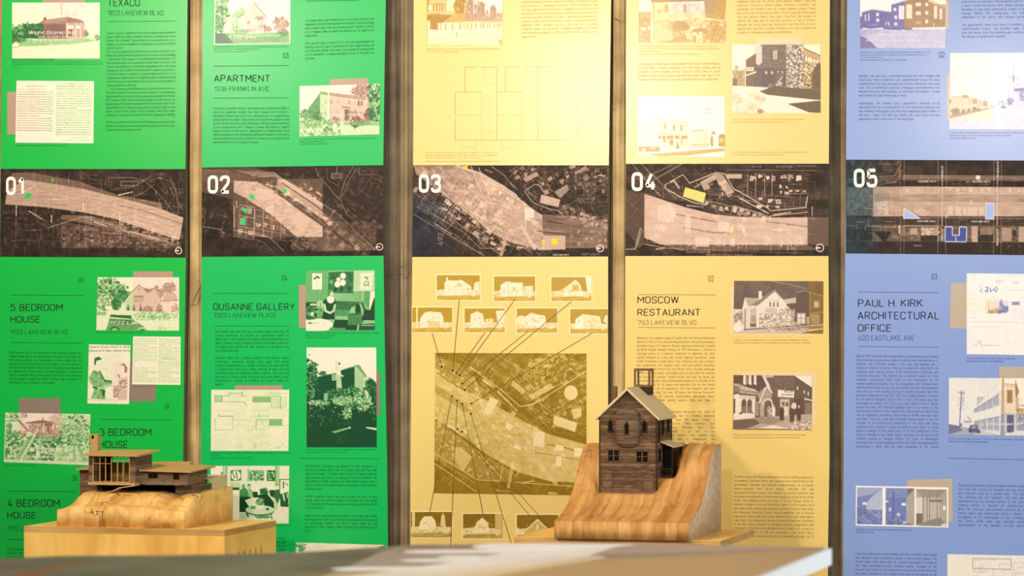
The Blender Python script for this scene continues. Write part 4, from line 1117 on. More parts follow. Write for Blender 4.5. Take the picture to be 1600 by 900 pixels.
def pic_corner_shop():
    p = Pic((1144, 69.5, 1282, 177), (1135, 50, .16113), 0.95)
    p.poly([(190, 270), (280, 210), (360, 130), (580, 120), (580, 535), (190, 530)], 0.28)
    p.poly([(350, 120), (580, 120), (575, 330), (300, 370)], 0.38); p.tex(330, 125, 580, 360, 0.28, 0.52, 12, 0.8)
    p.poly([(580, 118), (750, 120), (745, 540), (580, 540)], 0.62); p.tex(580, 118, 750, 545, 0.25, 0.98, 12, 0.95, 3)
    p.poly([(750, 150), (910, 225), (910, 560), (745, 545)], 0.55); p.tex(748, 290, 910, 560, 0.2, 0.9, 12, 0.9, 3); p.poly([(750, 165), (910, 235), (910, 330), (750, 285)], 0.62)
    p.line([(750, 160), (910, 228)], 7, 0.25); p.poly([(755, 232), (900, 280), (900, 308), (755, 278)], 0.9); p.line([(755, 232), (755, 278)], 10, 0.2)
    for x in (785, 840, 868): p.line([(x, 240), (x, 300)], 5, 0.35)
    p.poly([(430, 185), (500, 150), (505, 262), (432, 280)], 0.3); p.poly([(450, 185), (492, 165), (492, 262), (452, 270)], 0.78); p.line([(472, 170), (472, 270)], 4, 0.4)
    p.poly([(285, 140), (345, 140), (345, 300), (310, 330), (285, 300)], 0.85); p.line([(270, 290), (310, 332), (355, 290)], 7, 0.4)
    p.poly([(190, 360), (440, 340), (440, 540), (190, 530)], 0.22); p.poly([(160, 345), (265, 340), (265, 378), (160, 380)], 0.92); p.line([(175, 362), (255, 358)], 8, 0.45)
    p.poly([(160, 425), (290, 378), (290, 395), (165, 435)], 0.95); p.box(340, 370, 450, 520, 0.15); p.box(460, 370, 570, 530, 0.18)
    for x in (375, 430, 490, 530): p.box(x, 380, x + 22, 410, 0.75)
    p.box(475, 390, 545, 520, 0.3); p.line([(545, 430), (500, 490), (540, 495)], 8, 0.95); p.poly([(480, 500), (540, 495), (540, 520), (475, 525)], 0.7); p.tree(430, 560, 40, 70, 0.3, 0.6)
    p.box(60, 370, 180, 530, 0.55); p.tree(120, 430, 50, 60, 0.35, 0.75, 20); p.box(60, 450, 105, 530, 0.25); p.ell(98, 345, 18, 22, 0.6)
    p.poly([(60, 520), (380, 535), (420, 570), (840, 660), (910, 780), (60, 780)], 0.93); p.tex(60, 600, 380, 790, 0.7, 0.98, 60, 0.7); p.tree(330, 770, 40, 30, 0.3, 0.7); p.line([(60, 700), (200, 660)], 5, 0.6); p.line([(200, 660), (400, 790)], 5, 0.7)
    p.poly([(320, 575), (450, 530), (920, 560), (920, 660), (600, 640), (400, 610)], lambda X, Y: 0.14 + 0.12 * (fbm(X, Y, 14, 3) - 0.5)); p.tree(890, 460, 70, 150, 0.08, 0.25, 20)
    p.poly([(590, 695), (720, 675), (920, 665), (920, 785), (800, 780)], 0.12); p.poly([(410, 610), (840, 655), (840, 672), (600, 695)], 0.95)
    p.second(270, 100, 740, 550); p.grain(0.05, 14)
    return p


def pic_white_building():
    p = Pic((996.5, 150.5, 1132.5, 245), (990, 145, .12224), 1.0)
    p.box(60, 480, 700, 700, 0.96); p.poly([(110, 380), (290, 335), (330, 345), (320, 700), (120, 700)], 0.97)
    p.line([(110, 385), (290, 335), (690, 378)], 8, 0.55, 0.8); p.poly([(320, 345), (690, 380), (720, 700), (320, 710)], 0.94)
    for x, y in ((385, 388), (500, 403), (598, 410)): p.win(x, y, x + 30, y + 80, 0.45, 0.7)
    for x, y in ((155, 460), (200, 450), (245, 430), (158, 590), (245, 590)): p.line([(x, y), (x, y + 50)], 8, 0.75)
    p.poly([(315, 530), (725, 535), (725, 548), (315, 545)], 0.85); p.box(350, 545, 720, 700, 0.9)
    for x0, x1, v in ((318, 345, 0.3), (365, 510, 0.35), (530, 590, 0.3), (605, 685, 0.4)): p.box(x0, 548, x1, 590, v)
    p.box(380, 570, 410, 630, 0.4); p.box(460, 600, 505, 665, 0.35); p.poly([(560, 610), (585, 715), (540, 715)], 0.3); p.box(605, 580, 622, 660, 0.5)
    for x in (355, 418, 515, 592, 722): p.box(x - 6, 540, x + 6, 715, 1.0)
    p.poly([(730, 485), (880, 470), (900, 480), (730, 495)], 0.35); p.poly([(730, 495), (960, 480), (960, 670), (730, 660)], 0.93)
    for k in range(6): p.line([(735, 520 + k * 26), (950, 515 + k * 26)], 3, 0.85)
    p.line([(735, 665), (960, 658)], 9, 0.45); p.line([(735, 692), (960, 682)], 7, 0.5)
    for x in (750, 800, 850, 900, 955): p.line([(x, 660), (x, 690)], 6, 0.5)
    p.line([(700, 380), (870, 350)], 4, 0.85); p.poly([(985, 540), (1022, 480), (1052, 525)], 0.35); p.box(985, 560, 1018, 680, 0.35); p.line([(918, 540), (918, 650)], 5, 0.7)
    p.ell(1130, 570, 45, 45, 0.4); p.box(1085, 570, 1165, 685, 0.5); p.tree(1125, 610, 36, 30, 0.6, 0.9); p.box(1088, 650, 1160, 685, 0.4)
    p.line([(915, 208), (990, 196)], 12, 0.6, 0.8); p.line([(915, 256), (955, 252)], 14, 0.6, 0.8); p.line([(880, 225), (960, 232)], 6, 0.85)
    p.box(65, 690, 335, 750, 0.4); p.box(105, 710, 150, 760, 0.9); p.box(210, 705, 280, 720, 0.9)
    p.line([(60, 802), (600, 755), (1150, 712)], 8, 0.4); p.poly([(200, 795), (1160, 716), (1160, 745), (700, 800), (350, 815)], lambda X, Y: 0.5 + 0.3 * (fbm(X / 3, Y, 20, 3) - 0.5), 0.8)
    p.grain(0.02, 30)
    return p


def pic_brick_apartments():
    p = Pic((1344, -10, 1478, 75.5), (1335, 0, .11111), 0.97)
    p.poly([(105, 175), (250, 135), (520, 175), (520, 400), (105, 380)], 0.32); p.line([(100, 175), (250, 130), (520, 170)], 14, 0.75); p.tex(110, 170, 520, 390, 0.2, 0.42, 14, 0.6)
    p.poly([(520, 70), (760, 0), (950, -60), (1285, 95), (1285, 380), (520, 400)], 0.36); p.poly([(1040, -20), (1285, 95), (1285, 130), (1040, 20)], 0.75); p.line([(515, 70), (760, -6)], 14, 0.7); p.tex(525, 60, 1285, 380, 0.26, 0.46, 14, 0.6)
    for x, y, w, h in ((625, 80, 75, 190), (730, 62, 80, 200), (1118, 80, 46, 180), (1200, 120, 36, 150)):
        p.box(x, y, x + w, y + h, 0.92)
        for k in range(3): p.line([(x + w * (k + 1) / 4, y + 6), (x + w * (k + 1) / 4, y + h - 6)], 4, 0.7)
        p.line([(x, y + h / 2), (x + w, y + h / 2)], 4, 0.7)
    for x, y in ((550, 110), (565, 220), (565, 320), (865, 40), (865, 165), (1000, 40), (1000, 155), (1000, 280), (305, 180), (310, 260)): p.win(x, y, x + 40 + (30 if x == 865 else 0), y + 48, 0.8, 0.95)
    p.box(865, 290, 940, 340, 0.55); p.box(145, 205, 165, 295, 0.75); p.box(190, 195, 215, 300, 0.7); p.box(440, 310, 490, 360, 0.9); p.ell(462, 340, 14, 22, 0.3)
    p.box(80, 230, 110, 410, 0.3); p.line([(200, 355), (330, 350)], 8, 0.6); p.tree(560, 385, 150, 34, 0.1, 0.6, 18); p.tree(230, 385, 130, 24, 0.1, 0.4, 18)
    p.box(0, 408, 1400, 690, lambda X, Y: 0.74 + 0.14 * (fbm(X / 3, Y, 26, 3) - 0.5)); p.poly([(80, 500), (200, 560), (330, 690), (80, 690)], 0.3, 0.8); p.poly([(80, 420), (420, 420), (200, 500), (80, 520)], 0.62, 0.7)
    p.line([(420, 405), (640, 412), (700, 400), (810, 412)], 16, 0.15); p.ell(745, 400, 60, 24, 0.25); p.ell(600, 392, 44, 22, 0.3); p.line([(1115, 330), (1115, 410)], 8, 0.9)
    p.second(705, -200, 1300, 410); p.grain(0.05, 16)
    return p


def pic_avenue():
    p = Pic((1484, 83, 1640, 202), (1470, 70, .16667), 0.98)
    p.poly([(85, 510), (100, 490), (250, 480), (330, 510), (440, 540), (470, 590), (85, 690)], 0.82); p.poly([(85, 500), (100, 530), (85, 560)], 0.3)
    for i, (x, y, w, h) in enumerate(((100, 480, 90, 20), (200, 470, 60, 30), (260, 500, 40, 60), (300, 505, 40, 50), (345, 515, 40, 60), (395, 525, 40, 50))): p.box(x, y, x + w, y + h, 0.55 if i % 2 else 0.75)
    for x, y, w, h in ((95, 585, 95, 75), (190, 600, 50, 45), (245, 590, 40, 45), (290, 580, 60, 45), (340, 585, 40, 35)): p.tree(x + w / 2, y + h / 2, w / 2, h / 2, 0.12, 0.5, 16); p.ell(x + w * .3, y + h * .85, 12, 12, 0.3)
    p.poly([(85, 660), (440, 590), (470, 600), (85, 695)], 0.4, 0.6); p.poly([(85, 700), (470, 600), (540, 600), (1050, 760), (1050, 800), (85, 800)], 0.86)
    p.line([(480, 600), (360, 780)], 8, 0.96); p.line([(440, 620), (190, 780)], 7, 0.95); p.poly([(510, 600), (530, 600), (610, 800), (520, 800)], 0.95); p.line([(560, 620), (800, 780)], 14, 0.95)
    p.line([(202, 410), (196, 570)], 6, 0.7); p.line([(242, 400), (240, 470)], 5, 0.8); p.line([(682, 160), (682, 600)], 9, 0.75); p.line([(650, 165), (720, 165)], 5, 0.8); p.line([(625, 310), (740, 318)], 6, 0.6); p.line([(682, 290), (680, 340)], 12, 0.35); p.line([(575, 415), (700, 400)], 5, 0.75); p.line([(640, 400), (636, 580)], 8, 0.7)
    p.poly([(690, 410), (1050, 380), (1050, 430), (690, 440)], 0.45); p.line([(700, 385), (740, 365)], 6, 0.5); p.box(700, 440, 1040, 600, 0.85); p.tree(770, 490, 40, 50, 0.3, 0.8, 14); p.tree(650, 530, 40, 40, 0.35, 0.7, 14); p.tree(570, 550, 40, 40, 0.6, 0.95, 14); p.tree(900, 500, 90, 60, 0.3, 0.8, 18)
    p.box(790, 570, 1040, 600, 0.55); p.ell(590, 585, 30, 14, 0.6); p.line([(480, 570), (480, 590)], 10, 0.5)
    p.second(0, 0, 480, 700); p.grain(0.02, 18)
    return p


def pic_family_house():
    p = Pic((151, 433.5, 280, 516.5), (140, 415, .12225), 0.9)
    p.box(90, 150, 1150, 330, 0.92); p.tree(250, 330, 240, 180, 0.2, 0.75, 40); p.tree(180, 480, 130, 110, 0.35, 0.95, 24); p.tree(430, 380, 90, 90, 0.2, 0.5, 26); p.tree(340, 500, 70, 80, 0.15, 0.4, 24)
    p.tree(1020, 290, 100, 80, 0.35, 0.65, 24); p.tree(900, 350, 60, 60, 0.4, 0.6, 24); p.tree(850, 280, 40, 30, 0.4, 0.6)
    p.poly([(520, 350), (625, 245), (735, 340), (770, 310), (830, 290), (910, 440), (910, 600), (440, 600), (440, 470)], 0.74); p.poly([(480, 430), (625, 260), (735, 360), (760, 600), (480, 600)], 0.72); p.poly([(680, 280), (760, 300), (830, 285), (760, 350), (735, 345)], 0.42)
    p.line([(500, 370), (625, 248), (735, 345)], 12, 0.45); p.line([(750, 350), (830, 288), (915, 445)], 9, 0.5); p.box(565, 385, 685, 460, 0.42)
    for x in (575, 612, 648): p.box(x, 405, x + 28, 452, 0.75); p.line([(x + 14, 405), (x + 14, 452)], 4, 0.4)
    p.box(618, 290, 634, 325, 0.5); p.win(765, 400, 790, 450, 0.6, 0.85); p.win(825, 430, 845, 490, 0.6, 0.85)
    p.poly([(915, 455), (990, 335), (1110, 370), (1130, 455)], 0.66); p.line([(910, 458), (1130, 445)], 8, 0.4); p.box(930, 460, 1040, 620, 0.85); p.tree(1090, 560, 50, 90, 0.35, 0.85, 20)
    for x in (490, 565, 650): p.poly([(x, 480), (x + 22, 585), (x - 20, 585)], 0.25)
    p.tree(740, 560, 70, 55, 0.3, 0.6, 16); p.tree(890, 560, 50, 70, 0.3, 0.65, 16); p.poly([(100, 580), (440, 570), (1140, 620), (1140, 830), (90, 830)], 0.86); p.tex(540, 590, 1140, 700, 0.5, 0.98, 18, 0.9)
    p.tree(820, 650, 60, 40, 0.4, 0.8, 14); p.tree(960, 650, 70, 44, 0.4, 0.85, 14); p.tree(190, 540, 40, 50, 0.25, 0.5, 14); p.poly([(190, 510), (290, 530), (280, 570), (200, 560)], 0.92); p.box(90, 590, 210, 640, 0.6)
    p.poly([(255, 680), (265, 630), (530, 640), (550, 690), (700, 780), (700, 830), (210, 830), (235, 760)], 0.42); p.poly([(262, 630), (530, 638), (530, 676), (270, 660)], 0.2); p.poly([(265, 660), (545, 685), (545, 700), (265, 680)], 0.8); p.box(265, 690, 540, 745, 0.3); p.ell(325, 830, 62, 50, 0.2); p.ell(325, 840, 44, 40, 0.6); p.ell(675, 825, 60, 38, 0.7); p.ell(675, 840, 44, 30, 0.3)
    p.tree(930, 800, 80, 30, 0.6, 0.9, 14); p.second(555, 100, 1150, 590); p.grain(0.05, 16)
    return p


def pic_clipping():
    p = Pic((137, 538.5, 204.5, 631.5), (130, 520, .13333), 0.96, 1.6)
    p.ell(340, 400, 150, 170, 0.9, 1, 30); p.ell(275, 425, 20, 18, 0.8)
    p.ell(165, 350, 44, 70, 0.93); p.poly([(120, 370), (125, 300), (175, 280), (220, 310), (150, 330), (135, 390)], 0.25); p.poly([(140, 400), (200, 430), (190, 470), (120, 440)], 0.9)
    p.poly([(62, 520), (120, 440), (190, 460), (250, 550), (345, 560), (345, 600), (260, 620), (270, 780), (95, 780), (130, 640), (75, 590)], lambda X, Y: 0.55 + 0.5 * (fbm(X, Y, 30, 5) - 0.5)); p.line([(120, 640), (260, 690)], 18, 0.15); p.line([(190, 450), (260, 570), (340, 570)], 14, 0.2); p.line([(110, 460), (180, 480)], 12, 0.3); p.line([(185, 660), (340, 610)], 30, 0.68); p.box(230, 690, 262, 740, 0.15)
    p.poly([(345, 590), (420, 540), (430, 570), (350, 620)], 0.9); p.ell(460, 430, 36, 56, 0.92); p.poly([(440, 370), (490, 355), (530, 410), (520, 470), (495, 460), (490, 390)], 0.4); p.line([(420, 490), (435, 520)], 18, 0.4)
    p.poly([(370, 640), (440, 580), (470, 530), (530, 510), (530, 780), (430, 780), (370, 720)], 0.7); p.tex(365, 620, 440, 760, 0.15, 0.85, 8, 0.9, 4); p.tex(430, 530, 530, 680, 0.3, 0.95, 10, 0.9, 4)
    p.scribble(90, 470, 800, 6, 0.5, 10, 0.8, 3); p.scribble(170, 400, 258, 6, 0.6, 9, 0.6, 4); p.box(60, 782, 540, 786, 0.6)
    p.second(360, 340, 545, 785)
    return p


def pic_hillside_stairs():
    p = Pic((6.5, 645, 141, 726.5), (0, 615, .13333), 0.8)
    p.box(60, 230, 700, 340, 0.95); p.tree(850, 420, 240, 190, 0.25, 0.9, 30); p.tree(900, 560, 180, 90, 0.15, 0.8, 26); p.tree(720, 330, 120, 90, 0.6, 0.85, 30); p.box(60, 430, 1050, 800, 0.55); p.tex(60, 440, 1050, 800, 0.2, 0.85, 26)
    p.tree(880, 440, 180, 120, 0.3, 0.9, 20); p.tex(650, 640, 1050, 800, 0.55, 0.85, 40, 0.8); p.tree(640, 290, 80, 60, 0.6, 0.85, 20)
    p.poly([(130, 330), (230, 330), (310, 440), (230, 470), (130, 460)], 0.85); p.line([(210, 320), (320, 440)], 24, 0.4); p.line([(60, 330), (230, 320)], 12, 0.4); p.line([(230, 310), (320, 400)], 14, 0.9); p.tree(140, 270, 90, 60, 0.3, 0.9, 20); p.tree(270, 260, 50, 40, 0.35, 0.85, 16); p.tree(100, 390, 40, 50, 0.3, 0.7, 16)
    p.poly([(300, 340), (490, 305), (640, 335), (640, 350), (300, 352)], 0.35); p.box(486, 270, 502, 310, 0.5); p.box(340, 350, 640, 460, 0.6); p.box(480, 350, 640, 380, 0.3); p.box(500, 345, 514, 460, 0.92); p.box(612, 345, 628, 460, 0.92); p.box(545, 385, 580, 460, 0.35); p.win(400, 370, 440, 410, 0.8, 0.9)
    p.tree(400, 410, 80, 50, 0.2, 0.8, 14); p.tree(640, 450, 60, 50, 0.35, 0.75, 14); p.tree(560, 500, 180, 50, 0.25, 0.75, 16); p.tree(340, 480, 50, 30, 0.7, 0.95, 12); p.tree(170, 480, 110, 40, 0.25, 0.7, 16)
    p.poly([(320, 540), (380, 520), (300, 800), (160, 800)], 0.4)
    for k in range(9): p.line([(310 - k * 16, 560 + k * 28), (385 - k * 10, 560 + k * 28)], 7 + k, 0.72)
    p.line([(440, 420), (250, 800)], 20, 0.86); p.line([(330, 550), (170, 800)], 10, 0.75); p.line([(320, 660), (300, 800)], 8, 0.75)
    p.second(215, 200, 705, 500); p.grain(0.05, 16)
    return p


def pic_gallery_room():
    p = Pic((478, 423, 586, 517), (455, 415, .12226), 0.6, 1.5)
    p.box(180, 60, 480, 480, 0.52); p.box(480, 60, 900, 480, lambda X, Y: 0.62 - 0.08 * (X - 480) / 400); p.box(800, 70, 1070, 330, 0.74)
    p.box(268, 100, 392, 304, 0.97); p.line([(330, 180), (332, 270)], 5, 0.6)
    for x, y in ((300, 165), (325, 145), (350, 155)): p.ell(x, y, 14, 14, 0.15)
    p.poly([(478, 85), (800, 78), (792, 358), (470, 350)], 0.28); p.tex(490, 92, 790, 350, 0.2, 0.36, 40, 0.7)
    for x, y, a, b in ((664, 135, 36, 38), (605, 178, 26, 26), (590, 242, 36, 40), (660, 222, 38, 40)): p.ell(x, y, a, b, 0.99)
    for x, y in ((570, 310), (650, 300), (748, 300)): p.poly([(x, y - 40), (x + 18, y - 10), (x, y + 30), (x - 18, y)], 0.08)
    p.ell(515, 210, 26, 30, 0.5); p.poly([(890, 100), (1050, 95), (1030, 320), (882, 310)], 0.93); p.line([(905, 112), (1032, 108), (1015, 300), (900, 298), (905, 112)], 5, 0.75)
    for a in ((940, 150, 985, 185), (960, 200, 930, 240), (985, 205, 990, 265), (930, 262, 975, 250), (950, 160, 990, 150)): p.line([(a[0], a[1]), (a[2], a[3])], 10, 0.15)
    p.poly([(540, 450), (920, 470), (960, 560), (940, 640), (560, 640)], 0.27); p.poly([(540, 560), (760, 570), (740, 650), (540, 640)], 0.4); p.poly([(1000, 335), (1070, 335), (1070, 600), (995, 560)], 0.95); p.poly([(940, 330), (1015, 335), (1000, 560), (930, 480)], 0.45)
    p.poly([(180, 470), (330, 470), (330, 700), (180, 680)], 0.12); p.tex(190, 520, 400, 700, 0.05, 0.6, 20, 0.8); p.box(240, 485, 330, 510, 0.8); p.tree(370, 500, 45, 60, 0.4, 0.9, 16); p.ell(268, 620, 22, 24, 0.85); p.ell(360, 630, 34, 40, 0.5)
    p.poly([(560, 690), (860, 700), (840, 830), (520, 820)], 0.1); p.poly([(730, 640), (960, 650), (900, 760), (720, 760)], 0.33); p.poly([(940, 560), (1070, 580), (1070, 700), (900, 700)], 0.08); p.poly([(880, 750), (1070, 740), (1070, 830), (860, 830)], 0.2); p.line([(900, 765), (1060, 765)], 12, 0.65)
    p.poly([(740, 610), (770, 540), (820, 515), (820, 610)], 0.62); p.poly([(825, 610), (830, 510), (870, 480), (900, 600)], 0.1); p.line([(880, 490), (920, 580)], 16, 0.75); p.line([(905, 570), (915, 620)], 30, 0.6); p.poly([(1010, 570), (1060, 420), (1070, 410), (1070, 600)], 0.1)
    # seated woman in a dark dress
    p.poly([(405, 600), (420, 570), (550, 570), (560, 690), (400, 690)], 0.08); p.poly([(408, 480), (425, 430), (560, 420), (572, 490), (545, 600), (430, 600)], 0.13); p.ell(505, 435, 48, 48, 0.95); p.line([(425, 500), (440, 580), (495, 605)], 26, 0.82); p.line([(562, 505), (545, 575), (505, 605)], 26, 0.8); p.ell(505, 360, 36, 44, 0.8); p.poly([(465, 380), (465, 340), (500, 318), (535, 335), (500, 345), (490, 395)], 0.35)
    p.ell(360, 760, 175, 80, 0.95); p.poly([(180, 690), (400, 720), (420, 830), (180, 835)], 0.95); p.ell(300, 735, 60, 12, 0.8); p.line([(400, 730), (460, 780)], 10, 0.8); p.ell(240, 735, 30, 12, 0.4); p.poly([(500, 790), (700, 800), (690, 832), (480, 832)], 0.4)
    p.grain(0.04, 14)
    return p


def pic_garden_house():
    p = Pic((478.5, 543, 588.5, 699), (465, 535, .19444), 0.97)
    p.box(70, 420, 640, 850, 0.1); p.poly([(130, 275), (310, 240), (315, 460), (130, 480)], 0.14); p.poly([(310, 240), (365, 270), (360, 400), (315, 410)], 0.72); p.poly([(345, 225), (465, 190), (465, 430), (360, 420)], 0.16)
    p.poly([(460, 190), (560, 275), (535, 420), (460, 440)], 0.78); p.poly([(345, 222), (480, 180), (500, 182), (562, 280), (545, 285), (465, 195)], 0.6)
    for k in range(6): p.line([(470 + k * 14, 192 + k * 14), (500 + k * 11, 185 + k * 17)], 5, 0.25)
    p.poly([(130, 272), (300, 235), (370, 268), (365, 278), (300, 248), (140, 282)], 0.88); p.box(302, 150, 328, 235, 0.85); p.box(330, 162, 342, 180, 0.2); p.win(275, 258, 308, 305, 0.4, 0.95)
    for k in range(5): p.line([(470 + k * 14, 220 + k * 12), (468 + k * 14, 400)], 4, 0.4)
    p.tree(95, 300, 70, 170, 0.06, 0.5, 24); p.tree(200, 250, 40, 24, 0.15, 0.5, 14); p.tree(130, 180, 40, 24, 0.2, 0.5, 12); p.tree(590, 380, 60, 90, 0.05, 0.4, 20); p.tree(620, 500, 50, 120, 0.05, 0.3, 20)
    p.tree(300, 420, 80, 50, 0.08, 0.4, 16); p.tree(440, 440, 100, 90, 0.08, 0.6, 16); p.tree(530, 470, 70, 80, 0.15, 0.85, 16); p.tree(360, 470, 90, 40, 0.3, 0.9, 12); p.tree(170, 485, 100, 26, 0.2, 0.95, 10); p.box(210, 410, 242, 470, 0.6); p.tree(560, 420, 16, 30, 0.6, 0.9)
    r = random.Random(4)
    for k in range(90):
        x, y = r.uniform(80, 430), r.uniform(500, 690); p.line([(x, y), (x + r.uniform(-16, 16), y - r.uniform(5, 26))], 3, 0.5, r.uniform(0.3, 0.8))
    for k in range(40): p.ell(r.uniform(90, 440), r.uniform(480, 600), 4, 4, 0.9, r.uniform(0.3, 0.9))
    p.tree(400, 570, 40, 60, 0.2, 0.8, 12); p.poly([(270, 720), (420, 680), (425, 692), (300, 730)], 0.55); p.ell(420, 687, 8, 8, 0.8); p.poly([(545, 680), (635, 690), (635, 708), (560, 692)], 0.85)
    for k in range(20): p.line([(r.uniform(280, 380), r.uniform(730, 840)), (r.uniform(300, 420), r.uniform(730, 840))], 3, 0.4, 0.25)
    p.second(640, 0, 700, 1); p.grain(0.05, 14)
    return p


def pic_elevations():
    p = Pic((329.5, 609, 451, 704.5), (320, 595, .13333), 0.88, 1.6)
    p.tex(70, 100, 990, 820, 0.82, 0.94, 160, 0.8)
    def L(*q, w=4, v=0.35, a=0.8): p.line(list(q), w, v, a)
    p.box(115, 175, 200, 245, 0.6, 0.6); p.box(555, 190, 770, 248, 0.55); p.box(755, 455, 905, 525, 0.55); p.box(770, 180, 950, 330, 0.78, 0.7)
    L((115, 248), (115, 175), (280, 175), (280, 145), (430, 145), (430, 180), (490, 180), w=6); L((115, 245), (460, 248), (490, 300), w=6); L((200, 180), (200, 248), w=8)
    for k in range(9): L((290 + k * 16, 150), (290 + k * 16, 245), w=2, a=0.4); L((125 + k * 9, 180), (125 + k * 9, 245), w=2, a=0.4)
    L((440, 110), (430, 175), w=5); L((110, 290), (240, 280), a=0.4); L((110, 350), (330, 350), w=3, a=0.5); L((555, 350), (740, 350), w=3, a=0.5)
    L((555, 185), (870, 178), w=5); L((730, 150), (975, 145), w=4, v=0.45); L((880, 180), (880, 330), w=8); L((555, 248), (770, 248), w=5); L((770, 250), (770, 320), (960, 295), w=3); L((850, 100), (850, 300), w=3, a=0.4); L((950, 180), (950, 300), w=3, a=0.5)
    L((160, 390), (160, 415), (330, 415), w=8); L((100, 455), (120, 450), (120, 580), (320, 575), w=5); L((325, 415), (325, 575), w=4); L((330, 455), (495, 455), w=4, a=0.6); L((340, 520), (490, 520), w=3, a=0.5); L((340, 380), (460, 375), w=3, a=0.4)
    for k in range(8): L((170 + k * 20, 420), (170 + k * 20, 510), w=2, a=0.4)
    L((160, 460), (325, 460), w=2, a=0.4); L((160, 510), (325, 508), w=2, a=0.5); L((545, 415), (755, 415), w=4, a=0.6); L((600, 455), (905, 452), w=7); L((600, 455), (600, 575), w=7); L((550, 535), (600, 535), (600, 540), w=4); L((750, 455), (750, 560), w=4); L((755, 490), (905, 490), w=3); L((755, 525), (910, 525), (970, 520), w=5); L((560, 570), (740, 570), w=3, a=0.5); L((750, 545), (980, 560), w=3, a=0.4); L((640, 390), (630, 420), w=5); L((500, 600), (510, 575), (570, 570), w=4)
    for x in (650, 700): L((x, 470), (x + 40, 490), w=6, a=0.6)
    L((100, 642), (320, 640), w=3, a=0.6); L((555, 640), (770, 640), w=3, a=0.6); L((340, 685), (540, 685), w=2, a=0.4)
    for k in range(11): L((118 + k * 18, 690), (118 + k * 18, 790), w=2, a=0.4)
    for k in range(4): L((115, 690 + k * 33), (305, 690 + k * 33), w=2, a=0.4)
    r = random.Random(3)
    for k in range(70):
        x = r.choice((r.uniform(345, 440), r.uniform(545, 600), r.uniform(640, 800), r.uniform(830, 960))); y = r.uniform(720, 800); L((x, y), (x + r.uniform(5, 40), y), w=3, a=r.uniform(0.2, 0.5)); L((x, y), (x, y + r.uniform(5, 30)), w=3, a=r.uniform(0.2, 0.4))
    return p


def pic_sitting_room():
    p = Pic((329, 728, 451, 818), (310, 715, .13333), 0.93, 1.5)
    p.box(150, 95, 1062, 350, 0.9); p.box(280, 95, 340, 350, 0.7); p.line([(330, 100), (330, 300)], 6, 0.4); p.box(890, 100, 945, 330, 0.68); p.line([(905, 95), (905, 320)], 6, 0.4)
    p.poly([(375, 150), (500, 145), (500, 270), (375, 275)], 0.35); p.ell(438, 210, 54, 56, 0.95); p.line([(440, 165), (455, 250)], 12, 0.2); p.line([(400, 190), (430, 230)], 10, 0.3); p.line([(400, 165), (420, 250)], 8, 0.4)
    p.line([(580, 125), (580, 285)], 8, 0.35); p.box(590, 150, 765, 275, 0.3); p.tex(590, 150, 765, 275, 0.15, 0.85, 14, 0.9); p.box(798, 150, 895, 275, 0.2); p.tex(808, 158, 885, 265, 0.1, 0.95, 20, 0.9); p.line([(950, 370), (950, 258), (1060, 258)], 10, 0.25); p.box(958, 266, 1060, 380, 0.9); p.box(985, 280, 1000, 360, 0.25); p.line([(1020, 300), (1045, 330)], 10, 0.3)
    p.poly([(340, 290), (480, 285), (500, 350), (400, 350)], 0.75); p.box(400, 350, 480, 380, 0.2); p.box(150, 105, 280, 230, 0.97); p.box(268, 170, 285, 220, 0.3)
    # people sitting along the wall
    p.poly([(480, 380), (530, 350), (560, 360), (620, 480), (600, 560), (480, 540)], 0.35); p.ell(525, 335, 20, 26, 0.5); p.ell(592, 335, 24, 30, 0.7); p.poly([(565, 330), (590, 308), (616, 330), (590, 326)], 0.1); p.poly([(570, 370), (610, 360), (640, 400), (630, 470), (590, 460)], 0.6)
    p.box(480, 460, 600, 660, 0.07); p.poly([(540, 500), (600, 480), (650, 490), (640, 570), (590, 570)], 0.85); p.poly([(630, 400), (690, 400), (700, 470), (640, 470)], 0.12); p.poly([(690, 440), (800, 420), (880, 520), (890, 600), (780, 570), (720, 500)], 0.08); p.poly([(715, 370), (800, 350), (840, 420), (720, 430)], 0.25); p.line([(790, 350), (850, 450)], 18, 0.7); p.tree(720, 520, 60, 50, 0.08, 0.8, 14)
    p.ell(918, 345, 20, 30, 0.85); p.poly([(900, 330), (920, 312), (938, 330), (920, 324)], 0.1); p.poly([(890, 380), (950, 370), (960, 450), (930, 540), (900, 560), (870, 470)], 0.25); p.line([(880, 480), (920, 560), (905, 610)], 26, 0.75); p.poly([(830, 380), (890, 380), (880, 470), (840, 450)], 0.1); p.poly([(950, 430), (1050, 400), (1055, 580), (960, 575)], 0.2); p.line([(985, 410), (1005, 500)], 18, 0.8); p.line([(1035, 420), (1040, 470)], 14, 0.7)
    p.poly([(480, 640), (560, 640), (560, 690), (1062, 600), (1062, 780), (480, 780)], 0.92); p.poly([(480, 650), (600, 660), (560, 720), (480, 720)], 0.7)
    p.ell(720, 625, 168, 60, 0.3); p.ell(720, 612, 168, 54, 0.82); p.ell(640, 585, 36, 20, 0.45); p.ell(720, 585, 50, 22, 0.95); p.line([(560, 650), (585, 690)], 20, 0.3); p.line([(850, 660), (860, 715)], 16, 0.3); p.line([(685, 680), (685, 715)], 8, 0.6); p.poly([(640, 690), (830, 680), (840, 710), (700, 715)], 0.4); p.ell(808, 605, 18, 14, 0.2)
    p.grain(0.04, 12)
    return p


